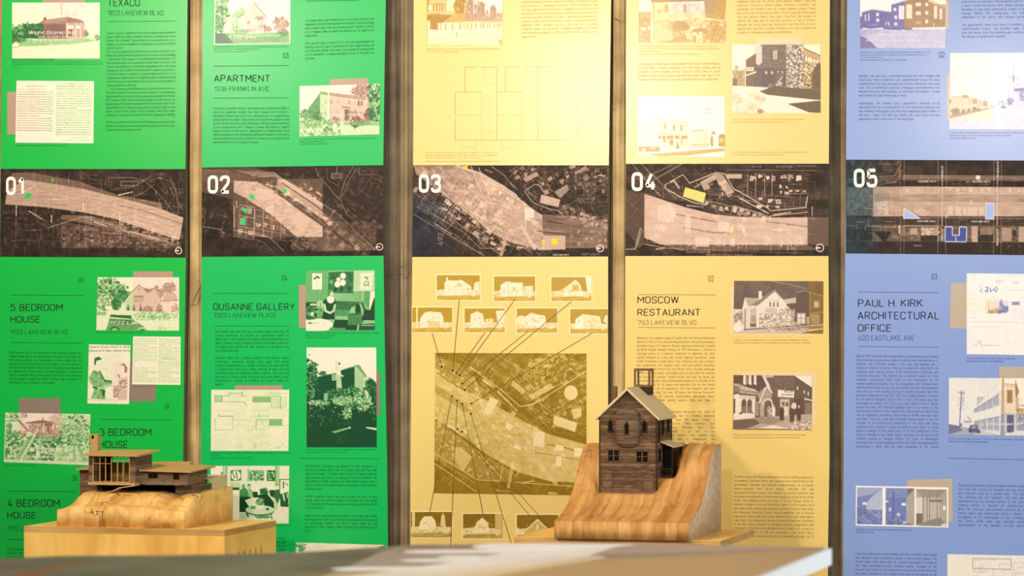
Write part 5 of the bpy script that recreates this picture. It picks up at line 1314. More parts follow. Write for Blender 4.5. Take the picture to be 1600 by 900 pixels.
def pic_negative(rect, zo, kind, seed, sky=0.12):
    """small negative of a house on a dark sky; kind picks the roof"""
    p = Pic(rect, zo, sky, 1.6)
    x0, x1, y0, y1 = p.x0, p.x1, p.y0, p.y1; w, h = x1 - x0, y1 - y0
    P = lambda a, b: (x0 + a * w, y0 + b * h)
    p.poly([P(0, .6), P(.25, .55), P(1, .6), P(1, .85), P(0, .85)], 0.72); p.tex(x0, y0 + .6 * h, x1, y0 + .86 * h, 0.5, 0.95, w * .04, 0.8)
    def house(q, v=0.9): p.poly([P(*z) for z in q], v)
    if kind == 'gable': house([(.18, .85), (.18, .3), (.24, .2), (.5, .22), (.56, .17), (.8, .45), (.82, .8)]); p.box(*P(.22, .08), *P(.26, .3), 0.9); house([(.85, .6), (.88, .3), (1, .25), (1, .7)], 0.8); house([(.44, .45), (.53, .28), (.63, .45)], 0.6); p.win(*P(.5, .33), *P(.56, .44), 0.4, 0.8)
    elif kind == 'hip': house([(.2, .9), (.2, .45), (.3, .22), (.42, .16), (.72, .2), (.78, .4), (.8, .9)]); p.box(*P(.1, 0), *P(.14, .8), 0.85); house([(.38, .55), (.7, .55), (.7, .85), (.38, .85)], 0.7)
    elif kind == 'flat': house([(.14, .85), (.16, .35), (.3, .2), (.48, .25), (.7, .25), (.7, .85)]); house([(.7, .8), (.72, .4), (.95, .38), (.95, .8)], 0.8); p.line([P(.34, .2), P(.34, .85)], w * .012, 0.6)
    elif kind == 'two': house([(.14, .8), (.15, .25), (.3, .12), (.45, .22), (.52, .8)]); house([(.5, .8), (.52, .45), (.7, .4), (.74, .8)], 0.75); house([(.78, .1), (1, .08), (1, .6), (.82, .6)], 0.85)
    elif kind == 'peak': house([(.3, .8), (.3, .5), (.6, .1), (.72, .3), (.8, .8)], 0.8); house([(.85, 0), (1, 0), (1, .7), (.9, .6)], 0.93); p.box(*P(.52, .33), *P(.68, .58), 0.45); p.box(*P(.34, .62), *P(.85, .8), 0.9)
    elif kind == 'bushes': house([(.2, .8), (.2, .35), (.35, .18), (.5, .25), (.7, .3), (.74, .7)]); p.tree(x0 + .12 * w, y0 + .5 * h, .14 * w, .2 * h, 0.7, 0.98); p.box(*P(.3, .62), *P(.6, .82), 0.95)
    elif kind == 'barn': house([(.12, .8), (.15, .4), (.35, .2), (.8, .3), (.85, .75)], 0.82); house([(.12, .8), (.14, .42), (.33, .22), (.36, .8)], 0.95); house([(.88, .5), (.95, .25), (1, .25), (1, .6)], 0.85)
    elif kind == 'gambrel': house([(.2, .7), (.22, .4), (.32, .18), (.5, .16), (.6, .35), (.62, .7)]); house([(.72, .55), (.74, .2), (.78, .02), (.83, .2), (.85, .6)], 0.75); p.box(*P(.03, 0), *P(.1, .8), 0.75)
    elif kind == 'porch': house([(.22, .8), (.3, .5), (.34, .35), (.48, .15), (.62, .35), (.66, .75)], 0.9); p.box(*P(.8, 0), *P(1, .8), 0.55); p.box(*P(.36, .5), *P(.6, .58), 0.7)
    elif kind == 'wide': house([(.12, .85), (.5, .2), (.9, .85)], 0.5); p.line([P(.1, .85), P(.5, .2), P(.9, .85)], w * .03, 0.92); p.box(*P(.47, .4), *P(.53, .65), 0.8); p.box(*P(.25, .75), *P(.6, .85), 0.8); house([(0, .5), (.15, .7), (0, .9)], 0.85)
    for i in range(14):
        r = random.Random(seed * 31 + i); a, b = r.uniform(.2, .75), r.uniform(.35, .75); p.box(*P(a, b), *P(a + .03, b + .07), r.choice((0.55, 0.65, 0.4)), 0.75)
    p.poly([P(0, .84), P(1, .8), P(1, 1), P(0, 1)], lambda X, Y: 0.28 + 0.5 * (fbm(X / 4, Y, w * .03, seed) - 0.35)); p.tree(x0 + .85 * w, y0 + .75 * h, .1 * w, .12 * h, 0.6, 0.98); p.grain(0.06, w * .05)
    return p


def pic_site_map():
    p = Pic((680.5, 551.5, 916, 773), (675, 545, .26123), 0.10, 1.6); p.lw = 1.15
    p.tex(0, 0, 960, 900, 0.04, 0.14, 70)
    p.poly([(16, 130), (150, 230), (330, 310), (560, 440), (700, 510), (960, 580), (960, 800), (700, 790), (520, 740), (340, 640), (150, 500), (16, 420)], lambda X, Y: 0.50 + 0.26 * (fbm(X * .6 + Y * .2, Y - X * .45, 20, 5) - 0.5) + 0.06 * np.clip((X - 300) / 400, 0, 1))
    p.poly([(16, 40), (160, 90), (330, 260), (430, 330), (300, 290), (100, 200), (16, 140)], 0.22); p.poly([(16, 215), (110, 270), (230, 370), (200, 380), (16, 260)], 0.2, 0.6)
    p.poly([(16, 430), (150, 520), (330, 650), (480, 730), (480, 800), (300, 790), (16, 660)], 0.22)
    p.line([(240, 150), (420, 260), (530, 350), (600, 410), (720, 490), (960, 560)], 22, 0.04, 0.9); p.line([(420, 215), (540, 340)], 40, 0.05, 0.6); p.line([(520, 350), (930, 130)], 26, 0.05, 0.7); p.line([(690, 570), (800, 590), (880, 615)], 8, 0.15, 0.8); p.line([(620, 620), (880, 660)], 6, 0.2, 0.7)
    parcels(p, (40, 60), (44, 30), (-24, 36), 14, 2, 0.85, 2, 3, 0.8, 0.45, 0.7); parcels(p, (60, 190), (46, 30), (-26, 40), 12, 5, 0.9, 1.8, 4, 0.5, 0.3, 0.5); parcels(p, (40, 440), (40, 30), (-28, 40), 9, 3, 0.75, 1.8, 5, 0.8, 0.35, 0.6)
    parcels(p, (250, 40), (44, 30), (-26, 40), 5, 4, 0.7, 1.8, 6, 0.6, 0.2, 0.6); parcels(p, (560, 270), (50, -28), (24, 40), 7, 1, 0.85, 2, 7, 0.9, 0.5, 0.8); parcels(p, (480, 150), (52, -30), (26, 40), 7, 3, 0.75, 1.8, 8, 0.85, 0.3, 0.7); parcels(p, (620, 60), (50, -30), (24, 40), 5, 2, 0.75, 1.8, 9, 0.9, 0.4, 0.7); parcels(p, (740, 330), (50, -30), (24, 44), 4, 2, 0.75, 1.8, 10, 0.9, 0.35, 0.8)
    p.poly([(730, 395), (870, 440), (855, 495), (725, 450)], 0.72); p.poly([(595, 270), (710, 205), (730, 230), (600, 305)], 0.55); p.poly([(615, 490), (675, 500), (670, 590), (610, 580)], 0.85); p.poly([(830, 360), (890, 350), (895, 400), (850, 420)], 0.6); p.poly([(490, 190), (560, 250), (545, 275), (470, 215)], 0.5); p.poly([(350, 290), (400, 310), (350, 400), (310, 380)], 0.75); p.ell(830, 260, 40, 44, 0.7); p.poly([(120, 640), (170, 590), (245, 650), (190, 740)], 0.55)
    for q in ([(500, 570), (540, 590), (525, 610), (490, 590)], [(740, 570), (790, 580), (785, 610), (735, 605)], [(850, 590), (900, 590), (900, 640), (850, 640)], [(745, 640), (775, 640), (775, 700), (740, 700)], [(450, 440), (490, 460), (470, 490), (440, 470)]): p.poly(q, 0.92, 0.8)
    contours(p, [(270, 60), (360, 130), (440, 190), (540, 300)], 10, 14, -6, 0.75, 1.6, 0.5); contours(p, [(540, 350), (620, 420), (740, 500), (920, 540)], 7, 10, -12, 0.75, 1.6, 0.5); contours(p, [(620, 380), (700, 300), (800, 280), (910, 230)], 5, 4, 16, 0.75, 1.6, 0.4)
    p.line([(230, 110), (420, 250), (530, 345), (610, 330), (920, 130)], 3, 0.85); p.line([(260, 240), (330, 430)], 3, 0.85); p.line([(250, 170), (340, 420)], 3, 0.8); p.line([(610, 460), (610, 640)], 3, 0.9); p.line([(16, 630), (280, 790), (410, 795), (430, 690)], 3, 0.75); p.line([(16, 690), (270, 860)], 3, 0.7); p.line([(16, 660), (300, 830)], 2, 0.6); p.line([(480, 720), (460, 830)], 16, 0.6, 0.7); p.line([(640, 690), (740, 800)], 22, 0.7, 0.7); p.line([(500, 800), (840, 820)], 3, 0.75); p.line([(420, 640), (960, 640)], 2, 0.8, 0.7)
    dashes(p, (395, 255), (510, 370), 8, 13, 0.85); dashes(p, (310, 190), (370, 230), 3, 22, 0.8); dashes(p, (580, 340), (660, 300), 6, 9, 0.8); dashes(p, (550, 800), (615, 790), 6, 9, 0.8); dashes(p, (700, 862), (750, 865), 3, 18, 0.7); dashes(p, (390, 850), (480, 855), 7, 8, 0.6); dashes(p, (130, 480), (190, 530), 4, 12, 0.8)
    weave(p, 420, 0.85, 0.45, 0.6, 7, 16, 920, 30, 840); weave(p, 160, 0.8, 0.4, -0.5, 8, 420, 920, 30, 480)
    hw = [(16, 130), (330, 310), (700, 510), (950, 580), (950, 790), (520, 740), (150, 500), (16, 420)]
    speck(p, hw, 140, 0.97, 8, 34, 0.4, 2); speck(p, [(480, 60), (920, 40), (920, 420), (700, 480), (540, 340)], 130, 0.8, 6, 26, 0.6, 3); speck(p, [(30, 450), (330, 660), (420, 740), (300, 780), (30, 620)], 70, 0.8, 6, 22, 0.6, 4)
    return p


def pic_restaurant_negative():
    p = Pic((1146.5, 439, 1286, 521.5), (1135, 430, .1278), 0.22)
    p.tex(90, 65, 1190, 480, 0.16, 0.3, 80, 0.8); p.line([(520, 65), (780, 115), (980, 165)], 9, 0.5)
    p.box(90, 440, 230, 720, 0.9); p.tex(90, 420, 220, 610, 0.4, 0.98, 24); p.poly([(195, 410), (225, 275), (400, 290), (440, 260), (700, 640), (220, 690)], 0.85)
    p.poly([(225, 278), (390, 285), (330, 375), (265, 385)], 0.62); p.poly([(200, 410), (225, 278), (265, 385), (215, 420)], 0.9)
    p.poly([(380, 370), (585, 190), (735, 350), (735, 620), (380, 640)], 0.9); p.poly([(290, 375), (585, 172), (590, 205), (380, 378)], 0.42); p.poly([(585, 172), (740, 330), (730, 355), (590, 205)], 0.45); p.line([(390, 378), (588, 208), (730, 352)], 9, 0.98)
    p.box(392, 195, 430, 290, 0.92); p.poly([(470, 460), (485, 400), (610, 405), (620, 470)], 0.72); p.box(460, 470, 620, 620, 0.82); p.tex(400, 470, 640, 640, 0.35, 0.98, 14, 0.85, 3)
    for x in (535, 580, 625): p.poly([(x - 10, 390), (x - 10, 340), (x, 320), (x + 10, 340), (x + 10, 390)], 0.4)
    p.line([(520, 305), (640, 308)], 8, 0.7); p.line([(230, 420), (230, 660)], 20, 0.5); p.poly([(290, 420), (370, 400), (370, 600), (290, 640)], 0.7); p.box(300, 500, 365, 580, 0.55); p.line([(376, 380), (376, 650)], 9, 0.98); p.box(290, 595, 370, 640, 0.35)
    p.poly([(655, 465), (745, 380), (820, 480), (820, 620), (655, 620)], 0.6); p.line([(655, 468), (745, 385), (825, 490)], 14, 0.85); p.ell(725, 530, 50, 54, 0.93); p.box(680, 530, 775, 620, 0.92); p.tex(640, 420, 840, 640, 0.3, 0.98, 16, 0.6, 3)
    p.poly([(690, 300), (850, 270), (850, 340), (730, 350)], 0.72); p.poly([(760, 350), (850, 340), (850, 420), (790, 400)], 0.2)
    p.poly([(850, 215), (950, 190), (1015, 215), (1015, 600), (850, 590)], 0.17); p.poly([(1015, 210), (1185, 260), (1185, 610), (1020, 600)], 0.27); p.line([(850, 215), (950, 190), (1185, 255)], 7, 0.55); p.line([(1018, 210), (1025, 600)], 7, 0.5)
    p.box(860, 460, 970, 600, 0.5)
    for x in (870, 918): p.box(x, 475, x + 40, 520, 0.9); p.box(x, 530, x + 40, 595, 0.85)
    p.box(1060, 310, 1140, 400, 0.4); p.box(1075, 330, 1125, 390, 0.6); p.poly([(1030, 480), (1140, 470), (1140, 600), (1040, 600)], 0.42); p.line([(1030, 470), (1140, 450), (1185, 455)], 6, 0.55); p.box(980, 510, 1010, 600, 0.6)
    p.tree(850, 595, 90, 30, 0.25, 0.9, 12); p.line([(220, 672), (600, 645), (1000, 620)], 16, 0.25); p.poly([(90, 690), (600, 650), (1190, 600), (1190, 720), (90, 720)], 0.72); p.poly([(600, 660), (1190, 610), (1190, 650), (750, 690)], 0.35); p.poly([(1000, 690), (1190, 660), (1190, 720), (900, 720)], 0.3); p.tex(500, 640, 1000, 700, 0.4, 0.9, 20, 0.6); p.ell(140, 660, 50, 40, 0.95)
    p.second(0, 0, 1000, 800); p.grain(0.04, 14)
    return p


def pic_restaurant_door():
    p = Pic((1145, 586, 1268.5, 672), (1135, 575, .12777), 0.3, 1.5)
    p.poly([(85, 85), (430, 85), (490, 210), (380, 290), (85, 240)], 0.18)
    for x in (215, 283, 345): p.poly([(x - 14, 85), (x + 14, 85), (x + 18, 210), (x - 18, 195)], 0.92)
    p.poly([(235, 85), (262, 85), (262, 200), (235, 195)], 0.45); p.poly([(425, 85), (470, 85), (550, 270), (520, 290)], 0.85)
    p.poly([(85, 190), (150, 185), (380, 290), (370, 330), (85, 290)], 0.42); p.poly([(85, 190), (380, 285), (378, 298), (85, 206)], 0.75)
    p.box(470, 85, 575, 130, 0.7); p.poly([(480, 115), (575, 110), (575, 165), (500, 165)], 0.3); p.poly([(575, 92), (820, 92), (820, 360), (560, 340), (520, 200), (575, 170)], 0.3); p.tex(575, 95, 820, 300, 0.22, 0.42, 10, 0.7, 2.4, 2)
    p.poly([(820, 92), (1045, 240), (1045, 560), (820, 560)], 0.25); p.poly([(820, 85), (1045, 85), (1045, 240)], 0.96); p.line([(820, 92), (1045, 242)], 12, 0.12)
    for x, y in ((855, 215), (935, 260), (985, 280)): p.box(x, y, x + 28, y + 70, 0.2); p.box(x + 4, y + 8, x + 20, y + 50, 0.85)
    p.poly([(950, 360), (1045, 385), (1045, 400), (950, 380)], 0.85); p.box(960, 420, 1040, 560, 0.4); p.box(830, 370, 940, 560, 0.16)
    p.poly([(85, 330), (350, 345), (345, 620), (85, 645)], 0.9); p.box(85, 380, 115, 560, 0.2); p.box(105, 320, 150, 580, 0.93); p.tex(155, 345, 345, 380, 0.5, 0.98, 9, 0.8)
    for x0, x1 in ((180, 240), (252, 308)): p.poly([(x0, 555), (x0, 410), ((x0 + x1) / 2, 375), (x1, 410), (x1, 555)], 0.22); p.box(x0 + 8, 470, x1 - 8, 550, 0.4)
    p.box(155, 545, 190, 570, 0.3); p.box(300, 540, 325, 560, 0.3)
    p.poly([(370, 320), (470, 225), (545, 300), (560, 340), (420, 440)], 0.55); p.line([(400, 425), (470, 250), (500, 225), (555, 300)], 16, 0.9); p.poly([(415, 440), (430, 350), (530, 300), (565, 440), (565, 600), (415, 600)], 0.6); p.ell(505, 440, 60, 64, 0.92); p.ell(505, 450, 48, 58, 0.3); p.box(460, 440, 552, 600, 0.3)
    for x, y in ((460, 345), (505, 340), (545, 350)): p.line([(x, y), (x + 24, y + 10)], 8, 0.25)
    p.poly([(625, 265), (825, 275), (822, 360), (625, 350)], 0.95); p.box(650, 370, 770, 590, 0.55); p.box(665, 395, 755, 600, 0.85); p.box(675, 410, 710, 470, 0.3); p.box(722, 412, 752, 470, 0.3)
    p.poly([(560, 345), (650, 360), (640, 590), (570, 590)], 0.25)
    p.poly([(85, 640), (350, 610), (1045, 560), (1045, 750), (85, 750)], 0.62); p.poly([(85, 645), (340, 625), (420, 680), (250, 745), (85, 750)], 0.3); p.poly([(340, 610), (760, 610), (560, 700), (400, 680)], 0.48); p.tex(780, 650, 1045, 755, 0.4, 0.95, 16); p.poly([(400, 740), (560, 700), (780, 745)], 0.9)
    for x, y, w, h, v in ((430, 420, 50, 180, 0.6), (572, 460, 50, 135, 0.9), (675, 460, 60, 180, 0.12), (800, 470, 64, 190, 0.14), (885, 470, 56, 170, 0.12), (515, 480, 40, 130, 0.35)):
        p.poly([(x - w * .4, y + h), (x - w * .5, y + h * .35), (x - w * .3, y + h * .1), (x + w * .3, y + h * .1), (x + w * .5, y + h * .35), (x + w * .4, y + h)], v); p.ell(x, y, w * .22, h * .11, 0.7)
        p.line([(x - 8, y + h), (x - 8, y + h * 1.15)], 8, 0.4); p.line([(x + 10, y + h), (x + 10, y + h * 1.15)], 8, 0.4)
    p.ell(825, 460, 30, 40, 0.85); p.tex(490, 480, 560, 600, 0.2, 0.95, 9, 0.8)
    for x in (365, 385): p.line([(x, 420), (x - 4, 580)], 16, 0.55)
    p.second(0, 0, 1200, 900); p.grain(0.04, 12)
    return p


def pic_property_card():
    p = Pic((1510.5, 427.5, 1640, 554.5), (1475, 415, .17218), 0.98)
    def L(*q, w=3, v=0.6, a=0.6): p.line(list(q), w, v, a)
    L((225, 515), (550, 512), (970, 525), w=4); L((225, 560), (550, 560), w=3, a=0.5); L((550, 555), (550, 790), w=3, a=0.4); L((580, 555), (580, 790), w=3, a=0.4); L((220, 685), (500, 685), w=2, a=0.4); L((250, 125), (560, 120), w=2, a=0.4)
    for y in (85, 105, 270, 300, 340, 355, 420, 440, 480): p.scribble(220, 300, y, 5, 0.7, 9, 0.6, y)
    p.scribble(500, 960, 90, 5, 0.7, 12, 0.7, 3); p.scribble(580, 960, 220, 5, 0.75, 14, 0.6, 5); p.box(470, 130, 540, 160, 0.8, 0.7); p.box(620, 140, 680, 165, 0.8, 0.7); p.box(615, 325, 685, 357, 0.45, 0.8)
    for k in range(8): p.scribble(625, 950, 385 + k * 14, 5, 0.75, 8, 0.6, k)
    p.line([(330, 195), (345, 240), (320, 230)], 7, 0.6); p.line([(375, 200), (400, 195), (395, 240), (375, 235), (400, 210)], 9, 0.5); p.line([(420, 205), (420, 240), (440, 220)], 9, 0.5); p.line([(480, 195), (450, 215), (470, 240), (485, 210)], 9, 0.5)
    p.box(375, 315, 582, 438, 0.88); p.poly([(400, 405), (520, 360), (540, 430), (400, 432)], 0.65); p.tree(520, 350, 22, 40, 0.3, 0.7, 12); p.tree(555, 395, 34, 36, 0.3, 0.6, 12); p.tree(500, 420, 40, 20, 0.25, 0.6, 10); p.tree(430, 425, 50, 14, 0.25, 0.6, 10); p.line([(405, 340), (405, 420)], 4, 0.5); p.line([(430, 395), (495, 375)], 8, 0.9)
    L((260, 725), (290, 730), (330, 690), (340, 735), (380, 725), (500, 728), w=5, v=0.55, a=0.8); L((265, 692), (310, 692), w=3)
    p.poly([(205, 560), (260, 560), (300, 800), (205, 800)], 0.93, 0.5)
    p.second(205, 280, 500, 440)
    return p


def pic_office():
    p = Pic((1483, 590.5, 1640, 680), (1470, 570, .17219), 0.95)
    for k in range(6): p.line([(80 + k * 60, 120 + k * 22), (560 + k * 10, 110 + k * 4)], 2, 0.8, 0.4)
    p.line([(300, 410), (560, 130)], 2, 0.7); p.line([(200, 260), (330, 120)], 2, 0.8)
    p.poly([(300, 400), (560, 225), (560, 620), (300, 590)], 0.85); p.poly([(330, 290), (405, 290), (330, 370)], 0.72); p.line([(300, 400), (560, 215)], 12, 0.92)
    for i in range(4):
        a, b = 308 + i * 58, 362 + i * 58
        f = lambda x, t: t - (x - 300) * 0.62
        p.poly([(a, f(a, 412)), (b - 6, f(b, 412)), (b - 6, f(b, 412) + 70 + i * 8), (a, f(a, 412) + 52 + i * 8)], 0.62); p.line([(a, f(a, 412)), (b - 6, f(b, 412))], 5, 0.3)
        p.poly([(a, 520 - i * 14), (b - 6, 508 - i * 14), (b - 6, 595), (a, 588)], 0.6); p.line([(a, 520 - i * 14), (b - 6, 508 - i * 14)], 5, 0.35); p.line([(a, f(a, 412)), (a, f(a, 412) + 60)], 4, 0.45)
    p.poly([(300, 440), (550, 372), (550, 460), (300, 505)], 0.95)
    p.poly([(555, 125), (575, 120), (590, 640), (540, 640)], 0.62); p.line([(565, 120), (560, 640)], 16, 0.48); p.poly([(580, 165), (680, 170), (690, 620), (590, 620)], 0.8); p.line([(580, 170), (680, 178)], 8, 0.5); p.line([(580, 188), (680, 194)], 5, 0.55); p.box(602, 228, 650, 345, 0.25); p.line([(626, 230), (626, 345)], 4, 0.45)
    p.poly([(675, 125), (712, 240), (690, 300), (678, 280)], 0.3); p.poly([(680, 290), (1060, 380), (1060, 640), (690, 620)], 0.55); p.tex(690, 380, 1000, 560, 0.3, 0.75, 18, 0.8); p.poly([(705, 305), (900, 300), (900, 390), (708, 390)], 0.93); p.scribble(715, 890, 365, 4, 0.4, 26, 0.9, 3, 18); p.box(600, 450, 662, 610, 0.2); p.line([(590, 440), (670, 440)], 8, 0.65); p.line([(668, 440), (672, 610)], 6, 0.75)
    p.line([(190, 240), (172, 580)], 10, 0.35); p.line([(160, 248), (218, 260)], 6, 0.4); p.line([(215, 240), (195, 400)], 4, 0.6)
    for y in (262, 300, 322, 340, 368, 404): p.line([(160, y), (215, y + 2)], 4, 0.5)
    p.tree(185, 555, 14, 30, 0.2, 0.5); p.box(200, 485, 280, 560, 0.9); p.box(215, 515, 275, 528, 0.5); p.line([(245, 470), (280, 520)], 8, 0.5)
    p.poly([(75, 545), (300, 585), (560, 640), (1060, 620), (1060, 640), (75, 640)], 0.6); p.poly([(75, 545), (170, 560), (200, 600), (75, 640)], 0.35); p.poly([(360, 600), (540, 640), (300, 640)], 0.78); p.poly([(590, 630), (700, 590), (1060, 610), (1060, 640)], 0.9)
    p.poly([(250, 600), (270, 550), (330, 545), (340, 585), (370, 615), (260, 620)], 0.22); p.box(280, 555, 320, 580, 0.5); p.ell(275, 605, 14, 16, 0.1); p.ell(345, 610, 16, 16, 0.12)
    p.second(530, 0, 1100, 440); p.grain(0.05, 12)
    return p


def pic_triptych():
    p = Pic((1337, 759.5, 1482, 824), (1280, 680, .24446), 1.0, 1.5)
    p.box(242, 335, 402, 578, 0.4); p.poly([(242, 335), (402, 335), (340, 380), (242, 400)], 0.6); p.poly([(402, 340), (402, 540), (300, 500), (300, 440), (350, 380)], 0.72); p.tex(242, 480, 402, 578, 0.2, 0.5, 20, 0.8); p.box(275, 432, 300, 450, 0.9); p.box(242, 470, 275, 530, 0.3)
    p.box(424, 337, 608, 578, 0.35); p.poly([(555, 400), (608, 340), (608, 578), (555, 560)], 0.62); p.box(424, 337, 560, 400, 0.45); p.box(465, 360, 482, 570, 0.25); p.box(525, 432, 552, 450, 0.95); p.box(445, 465, 460, 490, 0.8); p.box(495, 500, 518, 535, 0.8); p.tex(424, 520, 556, 578, 0.15, 0.6, 14, 0.9); p.ell(545, 560, 12, 8, 0.8); p.box(424, 420, 442, 430, 0.9)
    p.box(620, 340, 816, 580, 0.6); p.poly([(620, 340), (816, 340), (770, 390), (660, 390)], 0.5); p.poly([(660, 395), (770, 395), (770, 520), (660, 560)], 0.72); p.poly([(770, 395), (816, 380), (816, 580), (770, 520)], 0.62); p.poly([(620, 395), (660, 395), (660, 500), (620, 520)], 0.85); p.poly([(620, 500), (660, 500), (660, 560), (620, 575)], 0.3)
    for x in (665, 690, 705, 755): p.line([(x, 385), (x, 550)], 5, 0.4)
    p.box(790, 448, 808, 475, 0.95); p.scribble(710, 780, 415, 4, 0.3, 14, 0.9, 5, 14); p.poly([(660, 560), (770, 522), (816, 575), (816, 580), (640, 580)], 0.45); p.ell(800, 575, 22, 12, 0.85)
    p.second(565, 280, 850, 580); p.grain(0.04, 16)
    return p


def pic_plan_sheet():
    p = Pic((1480, 866, 1640, 960), (1280, 680, .24446), 0.95)
    r = random.Random(2)
    for k in range(60):
        x, y = r.uniform(980, 1400), r.uniform(785, 1100); p.line([(x, y), (x + r.uniform(10, 120), y)], 3, 0.55, 0.5); p.line([(x, y), (x, y + r.uniform(10, 60))], 3, 0.55, 0.5)
    p.line([(980, 785), (1225, 785), (1225, 850), (980, 850), (980, 785)], 4, 0.5)
    return p


def pic_floor_plan():
    p = Pic((705, 78, 930, 250), (620, 0, .3), 1.0, 1.6)
    def L(*q, w=2.6, v=0.1, a=0.75): p.line(list(q), w * 1.3, v, min(1, a * 1.3))
    L((355, 478), (355, 350), (415, 350)); L((440, 350), (522, 350), (522, 730)); L((565, 475), (565, 350), (640, 348)); L((665, 348), (810, 348)); L((840, 345), (900, 345), (900, 470)); L((305, 600), (305, 480), (445, 480)); L((305, 620), (305, 730), (520, 730)); L((520, 478), (655, 478)); L((810, 472), (945, 475), (945, 595)); L((945, 620), (945, 725), (820, 728)); L((520, 730), (820, 730)); L((735, 348), (735, 730))
    L((440, 480), (440, 730), w=2, a=0.5); L((650, 480), (650, 730), w=2, a=0.5); L((815, 472), (815, 720), w=2, a=0.5); L((305, 600), (440, 600), w=2, a=0.5); L((520, 600), (650, 598), w=2, a=0.5); L((815, 595), (945, 595), w=2, a=0.5)
    L((460, 350), (460, 440), (520, 440), w=2, a=0.4); L((668, 348), (668, 440), (735, 440), w=2, a=0.4); L((800, 348), (800, 450), (740, 450), w=2, a=0.4)
    L((335, 730), (335, 768), (412, 768), (412, 730), w=2, a=0.5); L((548, 730), (548, 768), (628, 768), (628, 730), w=2, a=0.5); L((838, 728), (838, 766), (920, 764), (920, 728), w=2, a=0.5); L((440, 765), (522, 765), w=2, a=0.3); L((650, 765), (812, 765), w=2, a=0.3)
    for x in (455, 475, 495, 665, 690, 715, 760, 785): L((x, 490), (x, 690), w=1.6, a=0.3)
    for y in (520, 560, 690, 710): L((440, y), (522, y), w=1.6, a=0.35); L((650, y), (812, y), w=1.6, a=0.35)
    for x, y in ((375, 418), (480, 412), (590, 418), (690, 410), (770, 408), (855, 412), (345, 540), (560, 538), (855, 536), (370, 672), (580, 672), (860, 674)): p.scribble(x, x + 46, y, 4, 0.55, 7, 0.7, x)
    L((680, 250), (725, 330), w=2, a=0.25); p.scribble(750, 840, 275, 4, 0.6, 8, 0.5, 7)
    for k in range(4): p.scribble(720 + k * 12, 900 - k * 18, 795 + k * 10, 4, 0.65, 8, 0.4, k)
    return p


# ------------------------------------------------------------------ the room: wall with board-formed concrete ribs, floor
wx0, _ = at(-260, 480, 0.03); wx1, _ = at(1960, 480, 0.03)
o = box('wall_back', float(wx0), float(wx1), 0.0325, 0.25, 0.0, 3.9, M['concrete']); tag(o, kind='structure')
o = box('floor', float(wx0), float(wx1), -9.0, 0.25, -0.12, 0.0, M['floor']); tag(o, kind='structure')


def rib(name, prof, mat):
    """vertical concrete strip between two panels; prof = (photo x, Y) points of its cross-section at mid height"""
    p = [(float(at(x, 480, y)[0]), y) for x, y in prof]
    bm = bmesh.new()
    a = [(x, y, 0.0) for x, y in p]; b = [(x, y, 3.9) for x, y in p]
    add_prism(bm, a, b)
    return tag(bm_obj(name, bm, mat), kind='structure')


rib('trim_1', [(-34, 0.0325), (-34, 0.005), (-6, 0.0), (8, 0.012), (8, 0.0325)], M['concrete'])
rib('trim_2', [(297, 0.0325), (297.5, 0.012), (299.5, 0.009), (300.5, 0.0105), (311, 0.007), (313, 0.010), (322, 0.012), (322, 0.0325)], M['concrete'])
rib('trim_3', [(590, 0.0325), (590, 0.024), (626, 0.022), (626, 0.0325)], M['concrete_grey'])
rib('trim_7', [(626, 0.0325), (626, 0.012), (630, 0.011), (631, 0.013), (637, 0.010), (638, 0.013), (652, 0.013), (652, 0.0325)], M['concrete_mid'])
rib('trim_4', [(957.5, 0.0325), (958, 0.010), (961, 0.007), (962.5, 0.009), (975, 0.007), (977, 0.010), (984, 0.012), (984, 0.0325)], M['concrete'])
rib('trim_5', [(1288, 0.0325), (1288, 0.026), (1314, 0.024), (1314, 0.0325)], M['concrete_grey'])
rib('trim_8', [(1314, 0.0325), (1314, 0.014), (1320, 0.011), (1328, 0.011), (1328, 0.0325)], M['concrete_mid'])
rib('trim_6', [(1640, 0.0325), (1646, 0.012), (1650, 0.009), (1676, 0.009), (1682, 0.02), (1682, 0.0325)], M['concrete'])

# ------------------------------------------------------------------ printing colours
G1 = (2, 180, 64); G2 = (2, 182, 86); YE = (228, 203, 120); YE4 = (226, 196, 112); BL = (129, 153, 204)
M['green1'] = paper_mat('green_paper', G1); M['green2'] = paper_mat('emerald_paper', G2)
M['yellow3'] = paper_mat('pale_yellow_paper', YE); M['yellow4'] = paper_mat('yellow_paper', YE4); M['blue5'] = paper_mat('periwinkle_paper', BL)
M['ink_green'] = flat_mat('dark_green_ink', (14, 52, 26)); M['body_green'] = flat_mat('green_text_ink', (4, 98, 36))
M['ink_brown'] = flat_mat('dark_brown_ink', (52, 42, 26)); M['body_yellow3'] = flat_mat('ochre_text_ink', (190, 160, 84)); M['body_yellow'] = flat_mat('olive_text_ink', (140, 114, 54))
M['body_upper'] = flat_mat('light_olive_text_ink', (172, 142, 72)); M['cap_yellow'] = flat_mat('ochre_caption_ink', (196, 160, 66))
M['ink_blue'] = flat_mat('navy_ink', (40, 42, 66)); M['body_blue'] = flat_mat('blue_text_ink', (78, 86, 140))
M['tint_tan'] = paper_mat('tan_tint', (176, 146, 124)); M['tint_grey'] = paper_mat('grey_tan_tint', (138, 122, 108)); M['tint_sand'] = paper_mat('sand_tint', (184, 166, 146))
M['white_ink'] = flat_mat('white_lettering', (250, 240, 224), 0.6, 0.2, 0.02)
M['map_grey_ink'] = flat_mat('grey_map_lettering', (150, 132, 120))

